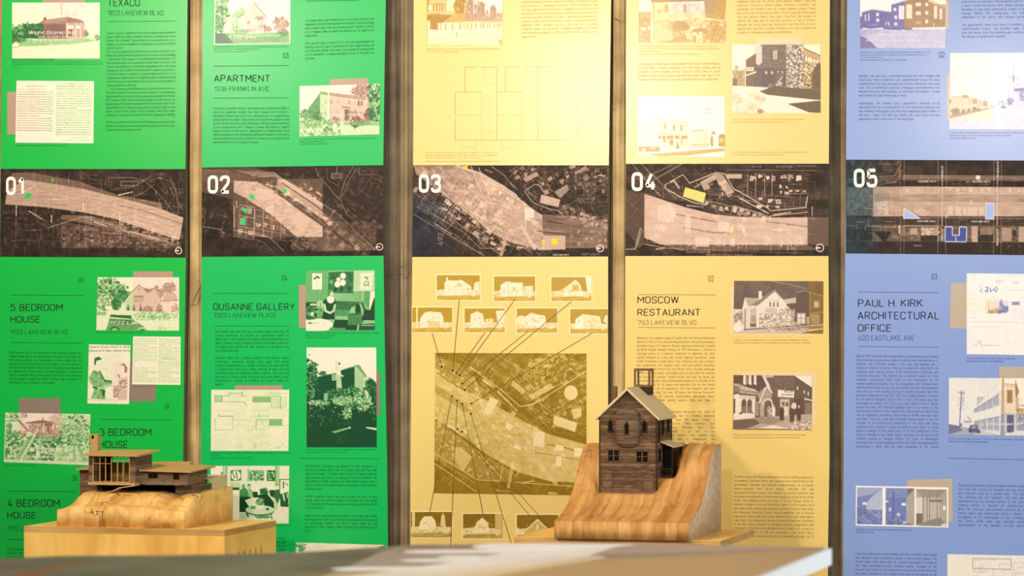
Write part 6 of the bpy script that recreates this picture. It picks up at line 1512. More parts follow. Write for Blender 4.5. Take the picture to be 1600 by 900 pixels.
GREEN = [(0, (14, 72, 34)), (0.25, (36, 110, 52)), (0.6, (140, 190, 120)), (0.85, (218, 224, 184)), (1, (238, 228, 206))]
GREEN_D = [(0, (8, 48, 32)), (0.2, (18, 82, 46)), (0.5, (92, 168, 98)), (0.8, (196, 214, 170)), (1, (240, 228, 208))]
TAN = [(0, (82, 58, 48)), (0.35, (150, 112, 92)), (0.7, (206, 178, 156)), (1, (240, 226, 206))]
OCHRE = [(0, (160, 118, 30)), (0.35, (202, 158, 62)), (0.7, (230, 204, 142)), (1, (240, 228, 206))]
MAUVE = [(0, (136, 100, 74)), (0.4, (186, 152, 120)), (0.75, (226, 206, 184)), (1, (242, 230, 214))]
SEPIA = [(0, (72, 50, 16)), (0.3, (128, 96, 44)), (0.65, (206, 176, 120)), (1, (242, 230, 208))]
BROWN = [(0, (58, 42, 34)), (0.35, (118, 96, 80)), (0.7, (192, 172, 150)), (1, (234, 222, 204))]
NEG = [(0, (176, 140, 18)), (0.3, (204, 170, 70)), (0.7, (232, 214, 164)), (1, (240, 230, 206))]
OLIVE = [(0, (126, 98, 8)), (0.12, (146, 116, 20)), (0.5, (198, 174, 92)), (0.8, (230, 212, 154)), (1, (240, 230, 200))]
MAPB = [(0, (26, 20, 15)), (0.12, (54, 42, 33)), (0.3, (112, 88, 72)), (0.6, (204, 172, 150)), (1, (244, 228, 208))]
MAPN = [(0, (24, 26, 34)), (0.12, (40, 44, 56)), (0.35, (90, 96, 100)), (0.65, (160, 160, 152)), (1, (236, 230, 216))]
MAPT = [(0, (22, 30, 32)), (0.12, (38, 50, 54)), (0.35, (86, 102, 102)), (0.65, (150, 160, 152)), (1, (236, 230, 216))]
INDIGO = [(0, (66, 62, 128)), (0.35, (112, 106, 164)), (0.7, (186, 182, 208)), (0.9, (226, 220, 222)), (1, (240, 232, 222))]
SAND = [(0, (110, 78, 48)), (0.35, (168, 128, 86)), (0.7, (216, 190, 156)), (1, (242, 232, 216))]
STEEL = [(0, (56, 58, 92)), (0.35, (110, 112, 138)), (0.7, (178, 178, 186)), (1, (232, 226, 216))]
BLUEP = [(0, (66, 76, 132)), (0.4, (116, 128, 178)), (0.75, (176, 184, 202)), (1, (238, 232, 222))]
GREYB = [(0, (70, 62, 56)), (0.4, (128, 118, 108)), (0.75, (190, 180, 166)), (1, (238, 230, 216))]


def number(P, s, x0, x1, y0, y1):
    t = Text(); t.line(s, x0, x1, y1, y1 - y0, bold=True)
    return t.build('panel_number', M['white_ink'], P.o, Y3)


def map_text(P, rows, mat):
    """street names on a map strip; each runs from its start point to its end point"""
    for s, x0, y0, x1, y1, cap in rows:
        L = math.hypot(x1 - x0, y1 - y0); c, d = (x1 - x0) / L, (y1 - y0) / L
        t = Text(); t.line(s, 0, L, cap / 2, cap, 'head')
        t.co = [np.stack([x0 + q[:, 0] * c - q[:, 1] * d, y0 + q[:, 0] * d + q[:, 1] * c, q[:, 2]], 1) for q in t.co]
        t.build('map_lettering', mat, P.o, Y3)


# ------------------------------------------------------------------ panel 01
P = Poster(([4, 4, 2, 1, -1, -1, -1], [293, 293, 291.5, 289.8, 290.5, 288, 286], [-160, 0, 130, 264, 400, 560, 720]), M['green1'], M['ink_green'], M['body_green'],
           'bright green exhibition poster numbered 01, with a gas station photograph, leftmost on the wall', GREEN, TAN, M['body_green'])
P.pic(map_one(), 'dark aerial map strip with a pale diagonal freeway band', 'map_strip', Y1, [(1, 263.8), (290, 264.3), (0, 401.3), (290, 402.5)], MAPB, MAPN, {'green': (40, 190, 80)})
number(P, '01', 9.5, 40, 276, 305)
P.tint(67, -20, 133, 12, M['tint_tan']); P.tint(11.5, 143.5, 40, 210, M['tint_tan'])
a = P.pic(pic_station(), 'green and tan photograph of an old gas station', gam=1.15)
inscribe(a, [('Wight Scenic Ad', 44, 117, 53.5, 5.5, 0.0), ('DA 21131 5471', 60, 115, 59, 3, 0), ('1823 Lakeview', 49, 122, 64.5, 3.5, -0.01), ('Blvd N', 76, 104, 71, 2.5, -0.01), ('32', 20.5, 28, 67.5, 3, 0)], Y3, M['white_ink'])
p = pic_letters((25, 125.5, 147, 223.5), (20, 120, .12218), [(60, 515, 190, 700), (560, 1005, 85, 740)], 3); p.k = np.clip((600 - p.X) / 300, 0, 1) * 0.7; p.scribble(175, 415, 115, 4, 0.45, 24, 0.8, 3); p.scribble(60, 430, 155, 4, 0.5, 18, 0.8, 4); p.scribble(760, 960, 775, 4, 0.5, 16, 0.8, 5); p.scribble(710, 990, 808, 4, 0.5, 16, 0.8, 6)
P.pic(p, 'cream newspaper clipping in two columns', 'clipping', Y2, [(25.8, 126), (147, 127), (24, 223), (146, 224)])
P.tint(208, 424, 270, 440, M['tint_tan'])
a = P.pic(pic_family_house(), 'green photograph of a gabled house with a car in front', quad=[(152.5, 433.3), (280, 433.3), (150.5, 516), (280, 516.7)])
inscribe(a, [('1922 Lak', 171, 216, 506, 5, 0.02), ('A-873', 155, 175, 466, 4, 0)], Y3, M['white_ink'])
P.tint(201, 560, 243.5, 627.5, M['tint_grey'])
a = P.pic(pic_clipping(), 'newspaper clipping of a man in uniform shaking hands with a woman', quad=[(139, 538), (204, 539.5), (136.5, 630.5), (201.5, 631.5)])
inscribe(a, [('Store Clerk First 4-Sta', 140, 202, 543.6, 3.2, 0), ('General in War-Bond Drive', 139, 203.5, 549.4, 3.2, 0)], Y3, M['body_green'])
p = pic_letters((206.5, 525.5, 282, 601), (130, 520, .13333), [(590, 860, 70, 590), (880, 1125, 70, 590)], 9, dark=0.35, sp=20, h=12); p.scribble(930, 1075, 300, 4, 0.45, 14, 0.8, 3); p.box(600, 340, 870, 400, 0.96)
P.pic(p, 'square cream text clipping', 'clipping', Y3, [(208, 525.5), (282.3, 526.2), (206.3, 600.6), (282, 601.6)])
P.tint(29.3, 622.3, 94.5, 650, M['tint_grey'])
a = P.pic(pic_hillside_stairs(), 'faded green photograph of a hillside house above wooden stairs', quad=[(8.4, 644.7), (141.5, 647), (6, 722), (139, 727)])
inscribe(a, [('1816 Boylston Ave N.', 46, 124, 706, 7, -0.02), ('WIGHTS SCENIC ADS. D.E. 1015', 44, 122, 715.5, 3, 0.01), ('J A 44', 17, 32, 687, 4, -0.05)], Y3, M['white_ink'])
P.head('TEXACO', 168.6, 220.5, -2, 10); P.head('1823 LAKEVIEW BLVD', 168.6, 256, 16, 24, True); P.rule(168, 275, 34, 33)
P.text(166.5, 274.8, 51.8, 5.82, ['Texaco, originally called the Texas Fuel Company, was founded in', 'Texas in 1901 by Joseph S. Cullinan, Thomas J. Donoghue and Arnold', 'Schlaet. The nickname "Texaco" came from an abbreviation from a', 'telegram. It quickly expanded to multiple states, eventually finding', 'itself in Seattle.|', 'This Texaco, located on the corner at a five way intersection on E.', 'Howe and Lakeview Blvd, was characteristic of auto service buildings', 'in this period. Many people in this neighborhood had garages, and', 'there were multiple auto servicing and repair shops in the area. The', 'Texaco was located in a residential neighborhood with very steep', 'topography, right outside the industrial district, where it sat on top of', 'a hill with a view of the water. It provided gasoline and oil for the', 'neighborhood, working with the neighboring auto servicing business', 'and the other auto repair shops in the area to sustain and support a', 'strong automotive community.|'], slope=-0.012)
P.text(172, 274.4, 138.9, 5.82, ['The Texaco was a small business, but it provided vital to the area.'], slope=-0.01)
P.text(165.6, 274, 144.8, 5.8, ['The owner, David P. Smith, was an active member of the community', 'and president of the King County Community Association. He lived in', '1815 Lakeview Blvd, located 2 houses away from the Texaco. He', 'experienced a few incidents documented in the Seattle Times, from', 'being robbed at the Texaco to being assaulted by his neighbor. In an', 'opinion article in the Seattle Times, he spoke about the unsafe', 'condition of Lakeview Boulevard not having appropriate lighting.'], slope=-0.008)
P.text(165, 273.6, 190.8, 5.9, ['This Texaco was later sold to Clinton Freedman was featured in the', 'Seattle Times during a time when gasoline was being rationed to only', '15 gallons per customer per month.|'], slope=-0.005)
P.caption(19, 93, [('PHOTO OF TEXACO COURTESY OF PUGET SOUND REGIONAL ARCHIVES.', 85), ('PHOTO BY THE TEXACO GAS STATION COST 17 CENTS 1 DOLLAR. STAYING OPEN IN WORLD WARTIME. THE GAS WAS OUT OF', 160), ('RATIONED AND IN GOOD USE. TEXACO WAS A GAS STATION RATIONING COUPONS IN THE 1940S AND LATER 1950S AS ITS', 161), ('SEATTLE.', 30)], 3.55)
P.caption(24, 227.5, [('NEWSPAPER CLIPPING FROM SEATTLE TIMES, JANUARY 4, 1943', 108)])
P.num('03', 121.6, 130.8, 433.8, 441); P.rule(16, 131.5, 461, 461.5); P.head('5 BEDROOM', 16.4, 99.6, 474.7, 485.7, slope=0.003); P.head('HOUSE', 16, 64.4, 493.5, 504.2); P.head('1922 LAKEVIEW BLVD', 16.4, 106.7, 514.9, 522.3, True); P.rule(16, 129, 535.2, 536.2)
P.text(14.2, 128.5, 550.6, 5.84, ['1922 Lakeview Blvd, a first apartment house, featured a gabled roof,', 'Maggie Savoie, and an overhang portico. The owner of the home, Mrs.', 'Helen Brown, worked as a salesmaker in interior decoration, and', 'became the first person to exceed the rating of "four star general" in', 'the Stock Bond Program of King County. This program was sponsored', 'by residents. Mrs. Brown, had a long time employee of Frederick &', 'Nelson, a company that pushed support of the Stock Army movement.', 'The Newspaper\'s slogan was "Bonds to Shoot" with an objective to', 'contribute to the purchase of those bombs.|'], slope=0.008)
P.caption(150, 519.5, [('PHOTO OF HOUSE AND FAMILY. COURTESY OF PUGET SOUND REGIONAL ARCHIVES.', 222)]); P.caption(207.5, 604.2, [('NEWSPAPER CLIPPING, SEATTLE TIMES, 1943.', 242)])
P.num('04', 257.8, 266, 630.4, 639); P.rule(156.8, 268.5, 655.3, 656.4); P.head('3 BEDROOM', 155.5, 238, 669.5, 681); P.head('HOUSE', 155, 201.6, 688.7, 700.3); P.head('1816 BOYLSTON AVE', 155, 238, 709.5, 717.5, True)
P.caption(6.3, 727.2, [('PHOTO OF HOUSE COURTESY OF PUGET SOUND ARCHIVES', 55)])
P.num('05', 112.5, 121.5, 743, 751.4); P.rule(12.6, 120, 767.2, 768); P.head('4 BEDROOM', 11.8, 95, 780.4, 792); P.head('HOUSE', 11.3, 57.7, 799.8, 810); P.head('1912 LAKEVIEW BLVD', 12, 100, 821.7, 829.3, True); P.rule(12, 122, 842.8, 843.6)
P.text(10, 122, 858, 5.9, ['1912 Lakeview Blvd, originally built in 1906 as an up and down', 'Lakeview. The owner of the home, a four bedroom house, kept', '6 rooms, the fifth being an open storage room with a window', 'and the large porch that looked out over the hill towards', 'apart from the rest of the street.|'], slope=0.006)

# ------------------------------------------------------------------ panel 02
P = Poster(([316.7, 316.7, 316, 315.5, 315, 314.6, 314, 313.6], [602.8, 602.8, 600.5, 598.8, 599.2, 601.5, 604.7, 606.3], [-160, 0, 130, 262, 400, 560, 720, 850]), M['green2'], M['ink_green'], M['body_green'],
           'emerald green exhibition poster numbered 02, headed with an apartment and a gallery, second from left', GREEN, TAN, M['body_green'])
P.pic(map_two(), 'dark aerial map strip with a bright square over the freeway', 'map_strip', Y1, [(315.5, 261.8), (598.8, 258), (315, 401.3), (599.3, 399.5)], MAPB, None, {'green': (50, 196, 110)})
number(P, '02', 324.5, 362.5, 274, 302.5)
a = P.pic(pic_gable_house(), 'green photograph of a white gabled house', quad=[(335.5, -14), (454, -15), (334.8, 69.6), (453.5, 68.3)], gam=1.2)
inscribe(a, [('4136-gale', 357, 401, 59, 4.5, 0.02)], Y3, M['white_ink'])
flat_poly('tint_block', [(515, 123.8), (575.5, 122), (576, 140), (515, 140)], M['tint_tan'], P.o, Y1)
a = P.pic(pic_apartment(), 'green and tan photograph of a two-story apartment building', quad=[(468, 134.6), (593, 131), (468, 213.2), (593, 209.7)], gam=1.15)
inscribe(a, [('R 02 1936 FRANK', 504, 567, 182, 4, -0.01), ('DA 4 A LS-3', 516, 552, 191, 3.6, -0.01)], Y3, M['white_ink'])
P.tint(467, 445.3, 480, 512, M['tint_tan']); P.tint(586, 580.5, 594, 649, M['tint_grey']); P.tint(367.4, 602.2, 441.5, 612, M['tint_tan'])
P.pic(pic_gallery_room(), 'green photograph of a seated woman in a room hung with pictures', quad=[(478.2, 423), (585.6, 422.2), (477.9, 517), (585.6, 516.8)], pal=GREEN_D)
P.pic(pic_garden_house(), 'tall dark green photograph of a house above a garden', quad=[(479, 543), (588, 543), (478.5, 698.7), (588.5, 698.7)], pal=GREEN_D)
P.pic(pic_elevations(), 'pale green sheet of pencil elevation drawings', 'drawing', quad=[(330, 609), (452, 609), (329.3, 704.5), (450.7, 704.5)])
P.pic(pic_sitting_room(), 'green photograph of people seated around a low round table', quad=[(329, 728), (452, 727.8), (329, 818), (451, 818)], pal=GREEN_D)
p = Pic((462, 848.5, 600, 930), (400, 680, .2875), 0.93); p.tree(240, 610, 40, 30, 0.3, 0.8, 14); p.tree(690, 600, 24, 14, 0.05, 0.5, 8); p.box(200, 700, 800, 1200, 0.5); p.grain(0.1, 40)
P.pic(p, 'pale top of another photograph at the foot of the panel', quad=[(462, 847.6), (600, 851.5), (462, 930), (600, 930)], pal=GREEN_D)
P.rule(478, 560, 1.5, 0.3); P.num('03', 442.4, 451.4, 82.5, 91); P.rule(334.4, 452, 103.3, 102.5); P.head('APARTMENT', 334.4, 423.5, 117, 128); P.head('1336 FRANKLIN AVE', 335, 421.4, 135, 142.5, True); P.rule(334.4, 451.5, 153.2, 152.8)
P.text(333, 452.3, 169.2, 5.87, ['Traveling up Franklin Avenue, one would have encountered 1336, a', 'two-story residential building that once housed four residents -', 'McNaught, Fated Laurie, Scott T.A., and Vancouver. In a neighborhood', 'largely defined by single-family homes, this apartment complex stood', 'as one of the few multi-family dwellings, offering a distinct contrast', 'to the architectural norm. Though it lacked the signature gabled', 'façade common to the area, it maintained the characteristic wood', 'siding, blending into the streetscape with quiet elegance. An entrance', 'was articulated with stately columns. Eventually, it was erased by the', 'construction of I-5, yet lingers in memory.|'], slope=-0.002)
P.text(476.8, 585, 32.2, 5.9, ['This single-family wood-framed home is a one-story structure with', 'clapboards, reflected the prominence of character of its surroundings,', 'with prominent gable roof and protruding porch. Though not directly', 'in the freeway\'s path, the home was impacted by the weight of its', 'construction.|', '', 'Once perched atop a view-lot hill, it was soon overshadowed by', 'towering concrete pillars, transforming its once idyllic setting into', 'an unfavorable location. Over time, it was abandoned, leaving behind', 'only its foundation - a neighborhood ghost marker of the lanes that', 'once was.|'], slope=-0.03)
P.caption(334, 73, [('THE GABLED HOUSE ON E. LAKEVIEW WAS BUILT IN 1905 AND DEMOLISHED FOR FREEWAY', 449), ('COURTESY OF PUGET SOUND REGIONAL ARCHIVES.', 407), ('PHOTO BY KING COUNTY ASSESSOR.', 386)], 3.8); P.caption(468, 217.5, [('1336 FRANKLIN AVENUE, COURTESY OF KING COUNTY ASSESSOR. RESIDENTS STANDING IN THE', 588), ('GARDEN, THE WINDOW CLOSED.', 508), ('COURTESY OF PUGET SOUND ARCHIVES.', 514)], 3.9, slope=-0.015)
P.num('04', 440.8, 450, 430, 438.4); P.rule(334, 451, 458.2, 458.5); P.head('DUSANNE GALLERY', 333.4, 462, 473.8, 484.6); P.head('1303 LAKEVIEW PLACE', 334.4, 433, 489, 496.2, True); P.rule(335, 452, 509.2, 509.6)
P.text(336.3, 452.2, 517.9, 5.94, ['Zoe Dusanne was among the many influential figures affected by the', 'freeway construction. As Seattle\'s first professional modern art', 'dealer, she ran and architected her home at 1303 Lakeview Place into a', 'gallery. Dusanne sought to educate Seattle\'s public about modern art', 'and amplify local painters, all while serving as a key figure in the', 'city\'s Black community.|'])
P.text(336.2, 452, 559, 5.9, ['Dusanne\'s home was a striking example of mid-century modern', 'architecture, seamlessly merging living space with artistic', 'exhibition. Designed with an L-shaped floor plan, the house featured', 'a double-height living room ceiling, creating an open and airy', 'environment ideal for displaying modern artworks. The main living', 'area, with its soaring ceiling, served as the central gallery space,', 'emphasizing its function as Seattle\'s first private modern art', 'gallery.|'])
P.caption(478, 520.5, [('ZOE DUSANNE IN HER GALLERY. COURTESY OF THE UNIVERSITY OF WASHINGTON LIBRARIES', 592), ('SPECIAL COLLECTIONS. SEATTLE, 1950.', 524), ('PHOTO BY LOCAL PHOTOGRAPHER.', 518)], 3.7); P.caption(478, 702.5, [('EXTERIOR OF THE GALLERY. COURTESY OF THE UNIVERSITY OF WASHINGTON LIBRARIES,', 589), ('SPECIAL COLLECTIONS. SEATTLE, 1950.', 543)], 3.8)
P.caption(329, 708, [('ELEVATIONS BY ARCHITECTS ROBERT J. FRANKLIN, DRAWN IN PENCIL. UNIVERSITY OF WASHINGTON', 456), ('SPECIAL COLLECTIONS.', 344), ('COURTESY OF UNIVERSITY OF WASHINGTON LIBRARIES', 393)], 3.7); P.caption(380, 821.5, [('THE SITTING ROOM, COURTESY OF THE LIBRARY, 1951', 453)])
P.rule(466, 591.5, 716, 716.8)
P.text(477, 589.2, 728.2, 5.88, ['Architecturally, this house was ahead of its time. Designed in a', 'mid-century modern style, it had an L-shaped floor plan that made', 'smart use of space. The double-height living room ceiling created an', 'open, gracious area, perfect for displaying large-scale paintings. The', 'wood-paneled exterior, accented by white-painted beams, gave it', 'character, while the enclosed outdoor garden space offered a private,', 'peaceful retreat.|'], slope=0.003)
P.text(476.8, 589.6, 775.4, 5.9, ['Another significant moment was the protruded roof over an open', 'garage, giving the home an expansive, welcoming feel. The garage', 'itself was paneled with warm oak panels, seamlessly blending with the', 'rest of the house.|'], slope=0.005)
P.text(476.5, 589.8, 805.5, 5.85, ['Inside, floor-to-ceiling glass doors pulled in lots of light, and framed', 'stunning views of Lake Union, blurring the lines between the house and', 'its surroundings. Dusanne had built a place where art and', 'architecture came together, where creativity and community could', 'thrive.|'], slope=0.006)
P.text(330, 446.5, 841, 5.9, ['Dusanne opened her gallery in 1950 in the house that she had built,', 'with a view over the lake and the small boats moored below it, the', 'first of its kind in Seattle to show modern painting, and the', 'home that stood there until the freeway was built.'])

# ------------------------------------------------------------------ panel 03
P = Poster(([646.3, 646.3, 646, 645.5, 644.2, 642.6, 641.4, 641], [954.7, 954.7, 953, 951.2, 950, 950, 950, 950], [-160, 0, 130, 260, 400, 560, 720, 850]), M['yellow3'], M['ink_brown'], M['body_yellow3'],
           'pale yellow exhibition poster numbered 03, with a square site map and small house negatives', OCHRE, MAUVE, M['cap_yellow'])
P.pic(map_three(), 'brown aerial map strip with a navy corner and yellow lots', 'map_strip', Y1, [(645.4, 258.3), (951, 258.3), (644.2, 401.5), (950, 400.8)], MAPB, MAPN, {'yellow': (240, 206, 40)})
map_text(P, [('EASTLAKE AVE E', 864, 398.2, 889, 398.2, 2.5)], M['white_ink']); map_text(P, [('EASTLAKE', 936, 397.4, 908, 397.4, 3.6)], M['map_grey_ink'])
number(P, '03', 654.4, 692, 272, 301.3)
t = Text()
t.line('492', 0, 20, 0, 8.4)
t.co = [np.stack([692.5 + c[:, 1], 383 - c[:, 0], c[:, 2]], 1) for c in t.co]     # the figure reads upward
t.build('map_lettering', M['map_grey_ink'], P.o, Y3)
P.pic(pic_fence_row(), 'ochre photograph of hillside houses above a fence', gam=2.0)
P.pic(pic_floor_plan(), 'faint line floor plan of a building', 'floor_plan', Y1, pal=[(0, (150, 122, 60)), (1, YE)])
kinds = [((682.5, 430, 749.5, 468.5), (640, 420, .12223), 'gable', [(683.5, 430), (748.5, 430.5), (683.5, 468), (748.8, 468)]), ((772, 432, 836, 470), (800, 420, .12224), 'flat', None), ((861.5, 433, 924, 470), (800, 420, .12224), 'peak', None),
         ((644, 480.5, 706.5, 519), (640, 420, .12223), 'hip', None), ((726, 482, 788.5, 519), (640, 420, .12223), 'two', None), ((807.5, 482, 870.5, 519.5), (800, 420, .12224), 'bushes', None), ((891, 483, 949.3, 521), (800, 420, .12224), 'barn', None),
         ((642, 800, 706, 839.5), (635, 790, .16875), 'gambrel', None), ((723.5, 803, 786, 841), (635, 790, .16875), 'porch', None), ((807.5, 804.5, 872, 842), (635, 790, .16875), 'wide', None)]
M['negative_border'] = paper_mat('cream_border', (242, 224, 164))
for i, (r_, zo, kind, q) in enumerate(kinds):
    x0, y0, x1, y1 = r_
    b = flat_poly('negative_print', [(max(x0 - 2, 643), y0 - 2), (min(x1 + 2, 949.6), y0 - 2), (min(x1 + 2, 949.6), y1 + 2), (max(x0 - 2, 643), y1 + 2)], M['negative_border'], P.o, Y1)
    p = pic_negative(r_, zo, kind, i + 3, 0.1 if i < 7 else 0.05)
    p.t = np.clip(p.t, 0, 1) ** (1.5 if i < 7 else 1.0)
    p.build('negative', b, Y2, NEG if i < 7 else OLIVE)
P.pic(pic_site_map(), 'square olive site map crossed by a pale freeway', 'site_map', quad=[(680.3, 551.3), (916.2, 552.5), (678.5, 770.5), (916, 774)], pal=OLIVE)
M['leader'] = flat_mat('leader_line_ink', (92, 76, 24)); M['pin'] = flat_mat('pin_ink', (28, 22, 10))
for pts in ([(675, 520), (690.5, 573)], [(717.5, 468), (707.5, 579)], [(758, 519), (712.5, 583)], [(805, 467), (718.5, 586)], [(825, 517.5), (722.5, 599.5)], [(893, 471), (725.8, 608.8)], [(926, 520), (736.5, 630.5)],
            [(706, 618.5), (671, 802)], [(714.2, 625.5), (703.5, 862)], [(722.3, 630.7), (755, 806)], [(735.5, 646.5), (803, 862)], [(715, 670.6), (827, 805)], [(721.7, 674.3), (861, 826)]):
    strip_line('leader_line', pts, 0.75, M['leader'], P.o, Y3)
for x, y in ((690.2, 573.2), (707.5, 579.2), (712.8, 583), (718.3, 586.3), (722.6, 599.5), (725.8, 608.8), (736.4, 630.6), (706, 618.7), (714.2, 625.6), (722.2, 630.8), (735.6, 646.4), (715, 670.5), (721.8, 674.4)):
    flat_poly('map_pin', [(x + 1.5 * math.cos(k * math.pi / 6), y + 1.5 * math.sin(k * math.pi / 6)) for k in range(12)], M['pin'], P.o, Y4)
P.text(815.3, 934.5, 3, 6.03, ['compelling enough to have caught the attention of leading architect', 'and University of Washington professor Victor Steinbrueck, who', 'strongly opposed by the presence of significant architecture in the', 'the path of I-5. Although Steinbrueck was unsuccessful in his efforts', 'and the particular property to save it was being demolished and', 'replaced, history that was being lost in the I-5 construction project.', 'Additional work managed by him can now be considered', 'research toward and document endangered properties, including', 'the Normandy apartments at 800 Turkland Avenue. See and in the', 'figure below.|'], slope=-0.016)
P.caption(666, 77, [('PHOTO OF HILLSIDE HOUSES ALONG THE STREET, TAKEN FROM THE AVENUE SHOWING RETAINING WALLS', 781), ('PHOTO COURTESY OF MUSEUM OF SEATTLE', 718)], 3.8, slope=-0.004); P.caption(664.5, 239, [('PLAN OF A ROW HOUSE CAN BE SEEN AT 800 AVENUE; DRAWINGS OF APARTMENT FLOORS', 778), ('HISTORIC AMERICAN BUILDING SURVEY COLLECTION; LIBRARY OF CONGRESS', 778), ('SURVEY FIGURE FROM HAER WA. LIBRARY OF THE REGISTRY.', 755)], 3.9); P.rule(664.5, 783, 252.3)

# ------------------------------------------------------------------ panel 04
P = Poster(([978.6, 978.6, 978.3, 978, 977, 976.6, 976, 975.6], [1296.6, 1296.6, 1295.8, 1295, 1294.4, 1295.5, 1296, 1293.5], [-160, 0, 130, 256, 400, 560, 720, 860]), M['yellow4'], M['ink_brown'], M['body_yellow'],
           'yellow exhibition poster numbered 04, with sepia restaurant photographs, behind the tall house model', SEPIA, BROWN, M['cap_yellow'])
P.pic(map_four(), 'brown map strip with contour lines and a pale yellow lot', 'map_strip', Y1, [(978, 256), (1295, 255.7), (977, 400), (1294.4, 400)], MAPB, None, {'yellow': (246, 232, 130)})
map_text(P, [('BELLEVUE', 1238, 260.6, 1211, 260.6, 3.6), ('AV N', 1190, 260.6, 1175, 260.6, 3.4)], M['map_grey_ink'])
number(P, '04', 986.8, 1029, 269, 298.7)
P.pic(pic_church(), 'ochre photograph of a church on trestles', pal=OCHRE, pal2=MAUVE, gam=2.0)


def halo(x0, y0, x1, y1, soft):
    """pale soft-edged block printed behind a photograph"""
    p = Pic((x0, y0, x1, y1), (x0, y0, 1.0), 0.0, 1.0)
    dx = np.minimum(p.X, (x1 - x0) - p.X); dy = np.minimum(p.Y, (y1 - y0) - p.Y)
    p.t = np.clip(dx / soft, 0, 1) * np.clip(dy / soft, 0, 1) * 0.75
    P.pic(p, None, 'tint_block', Y1, None, [(0, YE4), (1, (226, 200, 164))])


halo(1180, 56, 1256, 82, 5); halo(1138, 443, 1272, 526, 8); halo(1150, 578, 1278, 668, 8)
a = P.pic(pic_corner_shop(), 'sepia photograph of a brick and stone corner shop', gam=1.3)
P.pic(pic_white_building(), 'pale sepia photograph of a white two-story building with a porch', quad=[(997, 150.5), (1132.5, 150.5), (996.5, 245), (1132.5, 245)], pal=OCHRE, gam=2.5)
P.pic(pic_restaurant_negative(), 'brown negative photograph of a gabled restaurant', quad=[(1147, 438.8), (1286.5, 439.4), (1146, 520.5), (1286, 521.2)], pal=SEPIA, pal2=BROWN)
a = P.pic(pic_restaurant_door(), 'brown photograph of people outside a restaurant door', quad=[(1146, 586), (1269, 587), (1145.2, 671), (1268.5, 672.2)])
inscribe(a, [('MOSCOW', 1155.5, 1180.5, 609.2, 4.6, 0.12), ('RESTAURANT', 1156.5, 1182, 614.2, 3.2, 0.12), ('LUNCHES DINNERS', 1152, 1174.5, 654, 3.4, -0.03)], Y3, M['white_ink'])
inscribe(a, [('MOSCOW', 1225, 1239, 613.3, 3.6, 0), ('RESTAURANT', 1220.5, 1239, 618.2, 2.8, 0)], Y3, M['ink_brown'])
P.body = M['body_upper']
P.text(1151.8, 1275, 2.2, 6.08, ['immigrants who built the church were primarily loggers. Cheap and', 'functional. Therefore, without proper structural experience and', 'knowledge, the members took on a highly ambitious project. During', 'the construction of the church in 1895, the site featured a steep slope', 'that was oriented toward Lake Union. Therefore, the solution to', 'address the slope was to build the structure on top of trestles.', 'Although the construction was successful, over time the structure', 'became more and more unstable. Ultimately, the church became too', 'unstable for occupancy leading to its demolition.|'], slope=-0.012)
P.text(997.3, 1126, 99.8, 6.08, ['The Russian Orthodox was a house, and both the church and the edge of', 'the hills. Many of Russian emigrants left their home country and we', 'Orthodox Russians passing through Seattle in 1920. Many of these', 'immigrants were young, Russian and Ukrainian, made their way to the', 'Russian Center of Seattle, Church on Lakeview Blvd for Sunday Mass.|'], slope=-0.005)
P.body = M['body_yellow']
P.caption(998, 72.5, [('PHOTO OF CHURCH CONSTRUCTION ON LAKEVIEW, LAKE UNION WITH THE SMALL CITY OF SEATTLE.', 1122), ('1905. PHOTOGRAPH OF A TREATMENT OF THE FOUNDATION OF THE RUSSIAN ORTHODOX CHURCH,', 1126), ('PHOTO BY LOCAL PHOTOGRAPHER', 1032), ('PHOTO COURTESY OF UNIVERSITY OF WASHINGTON LIBRARIES SPECIAL COLLECTIONS', 1092)], 4.0); P.caption(1144, 186.5, [('PHOTO OF THE RESTAURANT OF STREET CORNER OF THE BUILDING OF THE RUSSIAN ORTHODOX CHURCH.', 1258), ('PHOTO IS PUBLIC DOMAIN, COURTESY OF THE MUSEUM OF HISTORY AND INDUSTRY, SEATTLE.', 1233)], 4.2)
P.caption(1143, 238, [('PHOTO OF THE TWO BUILDING OF THE STREET WITH THE RUSSIAN ORTHODOX CHURCH', 1262), ('PHOTO BY MUSEUM, SEATTLE. COURTESY OF LIBRARY ARCHIVES', 1226)], 4.0)
P.capm = M['body_yellow']
P.caption(1146, 531.5, [('EXTERIOR OF THE MOSCOW RESTAURANT IN THE 1930S, SHOWING INTRICATE ORNAMENTAL TRIM WITH', 1263), ('ELSHIN\'S. COURTESY OF MUSEUM OF HISTORY AND INDUSTRY. HISTORICAL CURATION OF ARCHIVES', 1266)], 4.2); P.caption(1145.5, 679.5, [('LONG LINE OF GUESTS AT THE MOSCOW RESTAURANT, WHERE ONE WAS EXPECTED AND MORE WERE', 1260), ('WELCOME AT ITS MANY HOLIDAY PARTIES. PHOTO BY LOCAL PHOTOGRAPHER FOR THE RECORDS', 1249)], 4.3)
P.num('02', 1106.4, 1116, 431, 440); P.rule(997, 1118, 460.3, 460.9); P.head('MOSCOW', 996, 1062, 463, 474); P.head('RESTAURANT', 996, 1096, 482.5, 493.5); P.head('763 LAKEVIEW BLVD', 997, 1089, 500, 507.7, True); P.rule(997, 1118, 511.6, 512.4)
